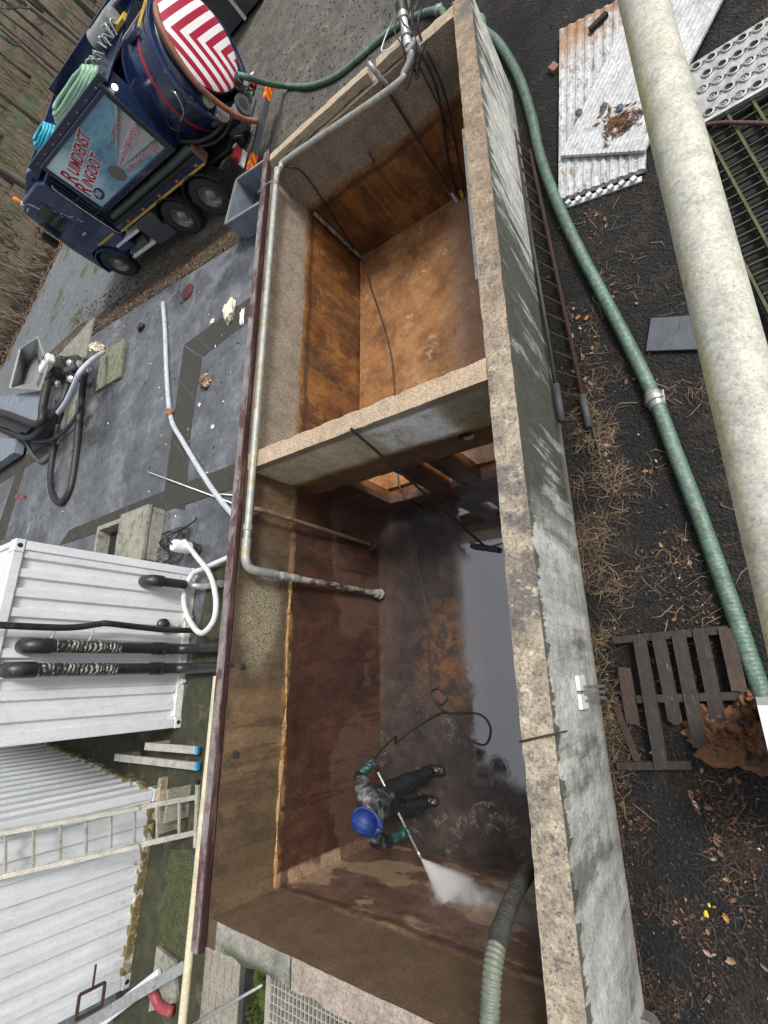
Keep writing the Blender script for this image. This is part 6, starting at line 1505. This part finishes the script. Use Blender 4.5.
# perforated plank
pp = thing('perforated_plank', 'galvanised perforated walkway plank with raised ring holes', 'plank', at(740, 70, .1))
A = at(688, 66, .12); B = at(703, 123, .12); C_ = at(790, 74, .12); D = at(790, 3, .12)
m = MB(); m.prism([A, B, C_, D], (0, 0, -.04)); m.build('plate', M['galv'], pp, bevel=.004)
m = MB(); m.beam(B + V((0, -.015, -.01)), C_ + V((0, -.015, -.01)), .03, .07); m.build('side_flange', M['chrome'], pp)
rg = MB(); hk_ = MB()
ew = (C_ - B).normalized(); sw_ = (A - B); wlen = sw_.length; sw_.normalize()
nrow = 5
for r in range(nrow):
    for k in range(13):
        c = B + sw_ * (wlen * (.1 + .2 * r)) + ew * (.06 + k * .125 + (.062 if r % 2 else 0))
        if (c - B).dot(ew) > 1.5: continue
        rg.lathe([(.05, 0), (.045, .014), (.034, .016), (.031, .004)], c + V((0, 0, .001)), (0, 0, 1), 16, caps=False)
        if (k + r * 2) % 3 == 0 or r > 2: hk_.lathe([(.0, 0), (.031, 0), (.031, .003)], c + V((0, 0, .0015)), (0, 0, 1), 14, caps=False)
        else: rg.lathe([(.022, 0), (.018, .012), (.01, .013), (.008, .002)], c + V((0, 0, .001)), (0, 0, 1), 12, caps=False)
        c2 = c + ew * .062; rg.lathe([(.022, 0), (.018, .009), (.013, .009)], c2 + V((0, 0, .001)), (0, 0, 1), 10, caps=False); hk_.lathe([(0, 0), (.013, 0), (.013, .005)], c2 + V((0, 0, .0015)), (0, 0, 1), 8, caps=False)
rg.build('raised_rings', M['galv'], pp, smooth=True); hk_.build('holes', M['void_shade'], pp)
# steel grating with mossy bars
ga = thing('floor_grating', 'large mossy steel floor grating beside the large pipe', 'grating', (2.6, 5, 0))
g1 = MB(); g2 = MB()
x0, x1, y0, y1 = 1.72, 5.2, 2.2, 7.2
for i in range(19): g1.span((x0 + i * .19, y0, .04), (x0 + i * .19 + .022, y1, .1))
for j in range(46): g2.span((x0, y0 + j * .108, .055), (x1, y0 + j * .108 + .01, .092))
def yaw(m, a):
    R2 = Matrix.Rotation(a, 3, 'Z'); c = V((x0, y1, 0))
    for v in m.v:
        d = R2 @ (v - c); v.x, v.y = c.x + d.x, c.y + d.y
yaw(g1, R_(6)); yaw(g2, R_(6))
g1.build('bearing_bars', M['mossy_grate'], ga); g2.build('cross_bars', gm('grating_steel', (.03, .033, .028), (.065, .07, .058), 9, .7, (.05, .058, .03), .5, 7), ga)
gf = MB(); gf.span((x0 + .05, y0, .003), (x1, y1 - .1, .012)); yaw(gf, R_(6)); gf.build('shade_sheet', M['void_shade'], ga)  # black sheet painting the dark beneath the bars
tag(MB().tube(spl([gp(700, 126, .12), gp(720, 123, .13), gp(745, 123, .13), gp(775, 124, .13), gp(820, 128, .13)], 6), .018, 10).build('dark_red_hose', gm('dark_red_hose', (.05, .015, .017), (.12, .05, .055), 9, .5), None, smooth='all'), 'thin dark red hose lying across the mossy floor grating', 'hose')
# rusty ladder lying along the wall
rl = thing('rusty_ladder', 'rusty steel ladder lying along the foot of the streaked outer wall', 'ladder', gp(540, 300))
a0, a1 = at(514, 132, .2), at(561, 416, .2); b0, b1 = at(530, 150, .06), at(588, 422, .06)
MB().tube([a0, a1], .024, 10).build('rail', M['dark_steel'], rl, smooth='all'); MB().tube([b0, b1], .022, 10).build('rail', M['rust'], rl, smooth='all')
MB().tube([a1 + (a0 - a1).normalized() * .35, a1 + (a1 - a0).normalized() * .06], .036, 12).build('tube_end', M['dark_panel'], rl, smooth='all'); MB().tube([b1 + (b0 - b1).normalized() * .3, b1 + (b1 - b0).normalized() * .06], .036, 12).build('tube_end', M['dark_panel'], rl, smooth='all')
for k in range(16):
    f = .03 + k * .06; MB().tube([a0.lerp(a1, f), b0.lerp(b1, f)], .011, 8).build('rung', M['rust'], rl, smooth='all')
tag(MB().tube([at(590, 418, .05), at(598, 450, .03)], .012, 6).build('iron_rod', M['dark_steel'], None, smooth='all'), 'short iron rod sticking out past the end of the rusty ladder', 'rod')
# broken pallet
pa = thing('wooden_pallet', 'broken dark wooden pallet on dead grass by the wall', 'pallet', gp(670, 690))
def zp(x, y, z): return at(600 + x / 4.571, 620 + y / 4.571, z)
for k, (xa, ya, xb, yb2, mm) in enumerate(((178, 78, 282, 680, 0), (265, 72, 345, 470, 0), (355, 55, 458, 575, 0), (455, 45, 548, 490, 0), (575, 42, 640, 335, 1), (108, 210, 150, 470, 1))):
    z = .1 if k < 5 else .06
    p = zp(xa, ya, z); q = zp(xb, yb2, z - (.03 if k in (1, 3) else 0)); d = q - p
    m = MB(); n = V((-d.y, d.x, 0)).normalized() * .048; ns = 10
    rnd = random.Random(k)
    e0 = [rnd.uniform(-.02, .02) for _ in range(4)]
    def bf(u, v, p=p, d=d, n=n, e0=e0): 
        w = p + d * u + n * (v * 2 - 1); 
        if u in (0, 1): w += d.normalized() * e0[int(v * 3)]
        return w + V((0, 0, .004 * noise.noise(w * 9)))
    m.grid(bf, ns, 3); o = m.build('board', [M['pallet_wood'], M['pallet_red']][mm], pa); so = o.modifiers.new('t', 'SOLIDIFY'); so.thickness = .024
for (xa, ya, xb, yb2) in ((60, 95, 590, 45), (170, 362, 660, 345), (80, 665, 420, 660)):
    p = zp(xa, ya, .03); q = zp(xb, yb2, .03); MB().beam(p, q, .06, .1).build('bearer', M['pallet_wood'], pa, bevel=.006)
tag(MB().beam(zp(75, 395, .03), zp(175, 650, .03), .05, .03).build('wood_stick', M['pallet_red'], None), 'narrow dark stick lying beside the pallet', 'stick')
def tarp(name, px, py, r, seed, lab, mat, cat='rag'):
    m = MB(); c = at(px, py, .02); s0 = seed
    def fn(u, v):
        a = u * 2 * PI; rr = v; h = max(0, 1 - rr * rr); e = 1 + .45 * noise.noise(V((math.cos(a) * 1.8, math.sin(a) * 1.8, s0))) + .2 * noise.noise(V((math.cos(a) * 6, math.sin(a) * 6, s0)))
        x = math.cos(a) * rr * r[0] * e; y = math.sin(a) * rr * r[1] * e
        f = 1.5 * abs(noise.noise(V((x * 9 + 2 * y, y * 7, s0)))) + 1.1 * abs(noise.noise(V((x * 20, y * 24, s0 + 5)))) + .4 * abs(noise.noise(V((x * 50, y * 40, s0 + 9))))
        return c + V((x, y, r[2] * (h * .75 + .06) * (.3 + 1.3 * f)))
    m.grid(fn, 110, 50); return tag(m.build(name, mat, None, smooth='all'), lab, cat)
tarp('brown_cloth', 738, 738, (.32, .2, .085), 2., 'rotting brown crumpled cloth at the corner of the pallet', M['cloth_brown'])
tarp('brown_cloth', 748, 702, (.1, .13, .12), 5., 'small brown crumpled cloth hanging by the green hose', M['cloth_brown'])
q = gp(650, 1022); pt_ = MB(); pt_.lathe([(.05, 0), (.075, .02), (.08, .14), (.09, .15), (.09, .17), (.07, .17), (.065, .1), (0, .1)], q, seg=24, caps=False)
tag(pt_.build('metal_pot', M['galv'], None, smooth=True), 'small grey metal pot at the foot of the outer wall', 'pot')

# ------------------------------------------------------------------ loose stuff on the ground
rnd = random.Random(21)
def straw(n, place, L, mats, name, lab, rise=.25, w=(.001, .0028)):
    m = MB()
    for k in range(n):
        p = place()
        if p is None: continue
        a = rnd.uniform(0, 2 * PI); l = rnd.uniform(*L); d = V((math.cos(a), math.sin(a), rnd.uniform(0, rise))) * l; nn = V((-math.sin(a), math.cos(a), 0)) * rnd.uniform(*w)
        b = V((rnd.uniform(-.3, .3) * l, rnd.uniform(-.3, .3) * l, rnd.uniform(0, .12) * l)); mid = p + d * .5 + b; e = p + d; e.z = max(p.z, e.z - .1 * l)
        m.add([p - nn, p + nn, mid + nn, mid - nn, e], [(0, 1, 2, 3), (3, 2, 4)], rnd.randrange(len(mats)))
    return tag(m.build(name, mats, None, origin=(0, 0, 0)), lab, None, None, 'stuff')
def near_px(blobs):
    def f():
        x, y, sx, sy = rnd.choice(blobs); q = at(rnd.gauss(x, sx), rnd.gauss(y, sy), 0)
        if noise.noise(V((q.x * 2.6, q.y * 2.6, 5.))) < rnd.uniform(-.12, .25): return None
        return V((max(q.x, .24), q.y, .003 + rnd.random() * .012)) if q.x > .1 else None
    return f
ST1 = gm('straw_pale', (.19, .14, .085), (.28, .21, .13), 5, .9); ST2 = gm('straw_brown', (.065, .043, .028), (.11, .073, .046), 5, .9); ST3 = gm('straw_dark', (.024, .018, .014), (.045, .033, .025), 5, .9)
straw(4200, near_px([(600, 520, 22, 45), (604, 600, 20, 45), (590, 450, 14, 40), (625, 700, 14, 40)]), (.05, .26), [ST1, ST1, ST2, ST2, ST3], 'dry_grass', 'dry brown grass against the outer wall')
straw(2300, near_px([(640, 470, 60, 60), (660, 590, 50, 40), (620, 700, 30, 50), (690, 330, 40, 40), (600, 300, 20, 60), (700, 420, 30, 60)]), (.03, .24), [ST2, ST3, ST3, ST1], 'dry_grass', 'scattered dry grass and twigs on the black soil')
straw(1900, near_px([(680, 810, 40, 30), (660, 860, 40, 40), (700, 930, 50, 60), (650, 950, 24, 50), (740, 870, 40, 60)]), (.03, .18), [ST2, ST3, ST3, ST2], 'dry_grass', 'matted dead grass at the lower right')
LF = [gm('leaf_tan', (.22, .14, .08), (.34, .23, .14), 20, .8), gm('leaf_orange', (.34, .14, .03), (.42, .2, .06), 20, .8), gm('leaf_brown', (.12, .055, .03), (.2, .1, .055), 20, .8), gm('leaf_pink', (.33, .22, .17), (.42, .3, .24), 20, .8)]
def leaves(n, place, sz, name, lab, mats=LF, wts=None):
    m = MB()
    for k in range(n):
        p = place()
        if p is None: continue
        a = rnd.uniform(0, 6.3); r = rnd.uniform(*sz); t = V((rnd.uniform(-.4, .4), rnd.uniform(-.4, .4), 1)).normalized(); u = t.orthogonal().normalized(); u = Matrix.Rotation(a, 3, t) @ u; w = t.cross(u); p = p + V((0, 0, r * .3))
        m.add([p - u * r, p - u * .35 * r + w * r * .5, p + u * .4 * r + w * r * .45, p + u * r, p + u * .4 * r - w * r * .45, p - u * .35 * r - w * r * .5, p + t * r * -.22], [(0, 1, 6), (1, 2, 6), (2, 3, 6), (3, 4, 6), (4, 5, 6), (5, 0, 6)], rnd.choices(range(len(mats)), wts)[0])
    return tag(m.build(name, mats, None, origin=(0, 0, 0)), lab, None, None, 'stuff')
leaves(420, near_px([(590, 300, 16, 80), (575, 240, 10, 60), (640, 580, 40, 40), (600, 400, 20, 50), (690, 820, 40, 30), (700, 930, 50, 50), (660, 440, 40, 50), (570, 250, 15, 50), (620, 650, 20, 40)]), (.01, .034), 'fallen_leaves', 'fallen leaves on the black soil', LF, (4, 1, 8, 2))
leaves(4200, near_px([(590, 300, 16, 90), (575, 230, 12, 60), (610, 560, 30, 70), (650, 620, 40, 40), (690, 830, 50, 30), (660, 900, 40, 70), (720, 960, 40, 50), (620, 720, 14, 60), (680, 480, 40, 60)]), (.004, .017), 'leaf_crumbs', 'crumbled brown leaves on the black soil', [LF[2], ST2, LF[0], ST3], (5, 5, 1, 4))
YL = gm('leaf_yellow', (.6, .5, .02), (.7, .58, .05), 9, .7)
tag(crumple(at(706, 914, .01), (.012, .018, .006), 0, 51).build('yellow_leaf', YL, None), 'bright yellow fallen leaf on the black soil, the larger one', 'leaf'); tag(crumple(at(709, 905, .01), (.008, .01, .005), 0, 52).build('yellow_leaf', YL, None), 'bright yellow fallen leaf on the black soil, the smaller one', 'leaf')
def stones(n, place, sz, mats, name, lab):
    m = MB()
    for k in range(n):
        p = place()
        if p is None: continue
        r = rnd.uniform(*sz); q = [p + V((rnd.uniform(-1, 1), rnd.uniform(-1, 1), rnd.uniform(-.2, .3))).normalized() * r for _ in range(4)] + [p + V((rnd.uniform(-.4, .4), rnd.uniform(-.4, .4), .9)) * r]
        c = sum(q[:4], V((0, 0, 0))) / 4; q4 = sorted(q[:4], key=lambda v: math.atan2(v.y - c.y, v.x - c.x))
        m.add(q4 + [q[4]], [(0, 1, 4), (1, 2, 4), (2, 3, 4), (3, 0, 4)], rnd.randrange(len(mats)))
    return tag(m.build(name, mats, None, origin=(0, 0, 0)), lab, None, None, 'stuff')
def soilpt():
    px = rnd.uniform(485, 800); py = rnd.uniform(-60, 1060); q = at(px, py, 0)
    return V((q.x, q.y, .0)) if q.x > .24 and q.y < 14 else None
GRV = [gm('cinder_dark', (.012, .012, .013), (.028, .027, .028), 30, .85), gm('cinder_grey', (.04, .04, .042), (.08, .079, .08), 30, .8), gm('cinder_brown', (.03, .022, .016), (.06, .045, .034), 30, .9)]
stones(15000, soilpt, (.004, .013), [GRV[0], GRV[0], GRV[1], GRV[2]], 'cinder_gravel', 'black cinder gravel')
stones(420, soilpt, (.01, .026), [GRV[1], GRV[2], GRV[0]], 'cinder_gravel', 'larger cinder lumps')
stones(60, soilpt, (.006, .018), [M['white_paint'], M['foam']], 'pale_chips', 'pale chips scattered on the soil')
def roadpt():
    px = rnd.uniform(215, 470); py = rnd.uniform(-15, 175); q = gp(px, py, .01)
    if q.y < 9.9 or q.x > 1.5 or q.y > 40: return None
    return V((q.x, q.y, gz(q.x, q.y) + .008))
stones(2600, roadpt, (.01, .035), [gm('road_stone_a', (.1, .095, .08), (.2, .19, .165), 9, .9), gm('road_stone_b', (.04, .037, .03), (.08, .075, .063), 9, .9), gm('road_stone_c', (.28, .27, .25), (.4, .39, .36), 9, .9)][:2], 'road_gravel', 'loose gravel on the road')
def roadpt2():
    px = rnd.uniform(20, 150); py = rnd.uniform(240, 350); q = gp(px, py, .01); return V((q.x, q.y, gz(q.x, q.y) + .008))
stones(900, roadpt2, (.012, .04), [gm('road_stone_d', (.2, .2, .2), (.32, .32, .31), 9, .9), gm('road_stone_e', (.05, .047, .04), (.1, .09, .075), 9, .9)], 'road_gravel', 'loose gravel on the wet road before the truck')
# left verge
def verge():
    x = rnd.uniform(-16, -5); y = yb(x) + rnd.random() ** 1.3 * 2.3; 
    if y > yb(x) + 1.7 and x > -8: return None
    return V((x, y, gz(x, y) + .008))
leaves(3600, verge, (.02, .05), 'fallen_leaves', 'brown leaf litter on the verge by the truck', [gm('verge_leaf_a', (.06, .032, .022), (.12, .065, .042), 9, .9), gm('verge_leaf_b', (.06, .035, .025), (.1, .06, .045), 9, .9), gm('verge_leaf_c', (.16, .1, .07), (.22, .15, .1), 9, .9)], (5, 4, 1.3))
def padpt():
    px = rnd.uniform(0, 240); py = rnd.uniform(290, 520); q = at(px, py, .018); return V((q.x, q.y, .018)) if q.x < -3.5 else None
leaves(170, padpt, (.015, .04), 'pad_litter', 'small scraps scattered on the pad', [LF[0], M['white_paint'], LF[2], M['black_plastic']], (2, 3, 3, 3))
def edge_forest():
    y = rnd.uniform(10, 36); x = xe(y) - rnd.random() ** 1.5 * 5 + rnd.uniform(-.5, .6); return V((x, y, gz(x, y) + .01))
leaves(4200, edge_forest, (.05, .13), 'fallen_leaves', 'red brown leaf litter along the wood edge', [gm('wood_leaf_a', (.13, .055, .03), (.2, .1, .06), 9, .9), gm('wood_leaf_b', (.06, .04, .03), (.12, .08, .055), 9, .9)], (1, 1))
def brushpt():
    y = rnd.uniform(10, 48); x = xe(y) - 1.6 - rnd.random() ** .8 * 22; return V((x, y, gz(x, y)))
def brush(n, place, H, mats, name, lab, w=(.012, .035), lean=.35):
    m = MB()
    for k in range(n):
        p = place(); h = rnd.uniform(*H); d = V((rnd.uniform(-lean, lean), rnd.uniform(-lean, lean), 1)) * h; a = rnd.uniform(0, PI); nn = V((math.cos(a), math.sin(a), 0)) * rnd.uniform(*w); mid = p + d * .55 + V((rnd.uniform(-.1, .1), rnd.uniform(-.1, .1), 0)) * h; n2 = V((-nn.y, nn.x, 0))
        m.add([p - nn, p + nn, p + n2, mid - nn * .6, mid + nn * .6, mid + n2 * .6, p + d], [(0, 1, 4, 3), (1, 2, 5, 4), (2, 0, 3, 5), (3, 4, 6), (4, 5, 6), (5, 3, 6)], rnd.randrange(len(mats)))
    return tag(m.build(name, mats, None, origin=(0, 0, 0)), lab, None, None, 'stuff')
BR = [gm('stalk_tan', (.17, .135, .095), (.27, .215, .155), 3, .9), gm('stalk_brown', (.055, .042, .034), (.11, .088, .07), 3, .9), gm('stalk_grey', (.1, .092, .08), (.18, .165, .145), 3, .9), gm('stalk_green', (.05, .075, .022), (.09, .12, .04), 3, .9)]
brush(4600, brushpt, (.3, 1.5), [BR[1], BR[2], BR[2], BR[1], BR[3], BR[0]], 'undergrowth', 'dry brown undergrowth of the wood', (.01, .03))
def tanpt():
    y = rnd.uniform(11, 21); x = xe(y) - .5 - rnd.random() * 4; return V((x, y, gz(x, y)))
brush(3600, tanpt, (.25, .9), [BR[0], BR[0], BR[1]], 'tall_dry_grass', 'pale dry grass along the wood edge', (.012, .03), .7)
def grnpt():
    x = rnd.gauss(-33, 2.6); y = rnd.gauss(23, 2.6); return V((x, y, gz(x, y)))
brush(2200, grnpt, (.2, .7), [BR[3], BR[3], BR[1]], 'green_herbs', 'green low plants in the wood', (.03, .07), .9)

# ------------------------------------------------------------------ bare trees
BARK = [gm('bark_grey', (.07, .062, .05), (.16, .145, .12), 5, .9, (.05, .06, .03), .6, 3, .6, stretch=(3, 3, .5)), gm('bark_brown', (.035, .029, .024), (.085, .072, .058), 5, .9, None, bump=.6, stretch=(3, 3, .5))]
def tree_mesh(seed):
    r = random.Random(seed); h = r.uniform(7, 12); r0 = r.uniform(.06, .17); m = MB(); tw = MB()
    pts = []; x = y = 0; lx = r.uniform(-.06, .06); ly = r.uniform(-.06, .06)
    for k in range(9):
        pts.append(V((x, y, h * k / 8 - .2))); x += lx * h / 8 + r.uniform(-.09, .09); y += ly * h / 8 + r.uniform(-.09, .09)
    m.tube(pts, [r0 * (1 - .85 * k / 8) for k in range(9)], 6)
    def limb(p, d, L, rr, lev):
        q = [p]; 
        for k in range(4):
            d = (d + V((r.uniform(-.25, .25), r.uniform(-.25, .25), r.uniform(-.02, .22)))).normalized(); q.append(q[-1] + d * L / 4)
        (m if lev == 0 else tw).tube(q, [rr * (1 - .2 * k) for k in range(5)], 5 if lev == 0 else 3, caps=False)
        if lev < 2:
            for k in range(5 if lev == 0 else 3):
                i = r.randrange(1, 5); dd = (d + V((r.uniform(-1, 1), r.uniform(-1, 1), r.uniform(-.2, .6)))).normalized(); limb(q[i], dd, L * r.uniform(.35, .6), rr * .45, lev + 1)
    for k in range(r.randint(8, 12)):
        i = r.randrange(2, 8); a = r.uniform(0, 6.3); limb(pts[i], V((math.cos(a), math.sin(a), r.uniform(.2, .9))).normalized(), r.uniform(1., 2.6) * (1.1 - i / 10), r0 * .34, 0)
    return m, tw
protos = []
for k in range(7):
    m, tw = tree_mesh(100 + k); root = thing('bare_tree', 'bare thin leafless tree in the wood beyond the truck', 'tree', (0, 0, 0), 0, 'bare trees of the wood')
    m.build('trunk', BARK[k % 2], root, smooth='all', local=True); tw.build('crown', BARK[(k + 1) % 2], root, smooth='all', local=True); protos.append(root)
rt_ = random.Random(77); spots = []
while len(spots) < 260:
    y = rt_.uniform(9, 90); x = xe(y) - .8 - rt_.random() ** 1.2 * 42
    if all((x - a) ** 2 + (y - b) ** 2 > .7 for a, b in spots): spots.append((x, y))
for k, (x, y) in enumerate(spots):
    o = protos[k] if k < len(protos) else copy_tree(protos[k % 7]); o.location = (x, y, gz(x, y)); o.rotation_euler = (0, 0, rt_.uniform(0, 6.28)); s_ = rt_.uniform(.75, 1.25); o.scale = (s_, s_, s_)

# ------------------------------------------------------------------ light, sky, camera
w = bpy.data.worlds.new('World'); sc.world = w; w.use_nodes = True; nt = w.node_tree
sky = nt.nodes.new('ShaderNodeTexSky'); sky.sky_type = 'NISHITA'; sky.sun_disc = False
SUN = V((.5, .3, .8)).normalized()
el = math.asin(SUN.z); az = math.atan2(SUN.x, SUN.y)
sky.sun_elevation = el; sky.sun_rotation = az; sky.air_density = 1.5; sky.dust_density = 5.; sky.altitude = 0
hs = nt.nodes.new('ShaderNodeHueSaturation'); hs.inputs['Saturation'].default_value = .3
nt.links.new(sky.outputs[0], hs.inputs['Color']); nt.links.new(hs.outputs[0], nt.nodes['Background'].inputs['Color']); nt.nodes['Background'].inputs['Strength'].default_value = .1
sl_ = bpy.data.lights.new('sun', 'SUN'); sl_.energy = 1.5; sl_.angle = R_(12); sl_.color = (1, .97, .92)
so_ = bpy.data.objects.new('sun', sl_); COL.objects.link(so_); so_.rotation_euler = SUN.to_track_quat('Z', 'Y').to_euler(); so_.location = (0, 0, 30)
cam = bpy.data.cameras.new('camera'); co_ = bpy.data.objects.new('camera', cam); COL.objects.link(co_); sc.camera = co_
cam.sensor_fit = 'VERTICAL'; cam.sensor_height = 36; cam.sensor_width = 27; cam.lens = CF / 1024 * 36; cam.clip_start = .05; cam.clip_end = 2000
co_.matrix_world = Matrix.Translation(CP) @ CR.transposed().to_4x4()
sc.view_settings.view_transform = 'Standard'; sc.view_settings.look = 'None'; sc.view_settings.gamma = 1; sc.view_settings.exposure = .78; sc.view_settings.use_curve_mapping = False
sc.render.resolution_x = 768; sc.render.resolution_y = 1024
sc.cycles.max_bounces = 8; sc.cycles.diffuse_bounces = 5; sc.cycles.glossy_bounces = 3; sc.cycles.volume_bounces = 4
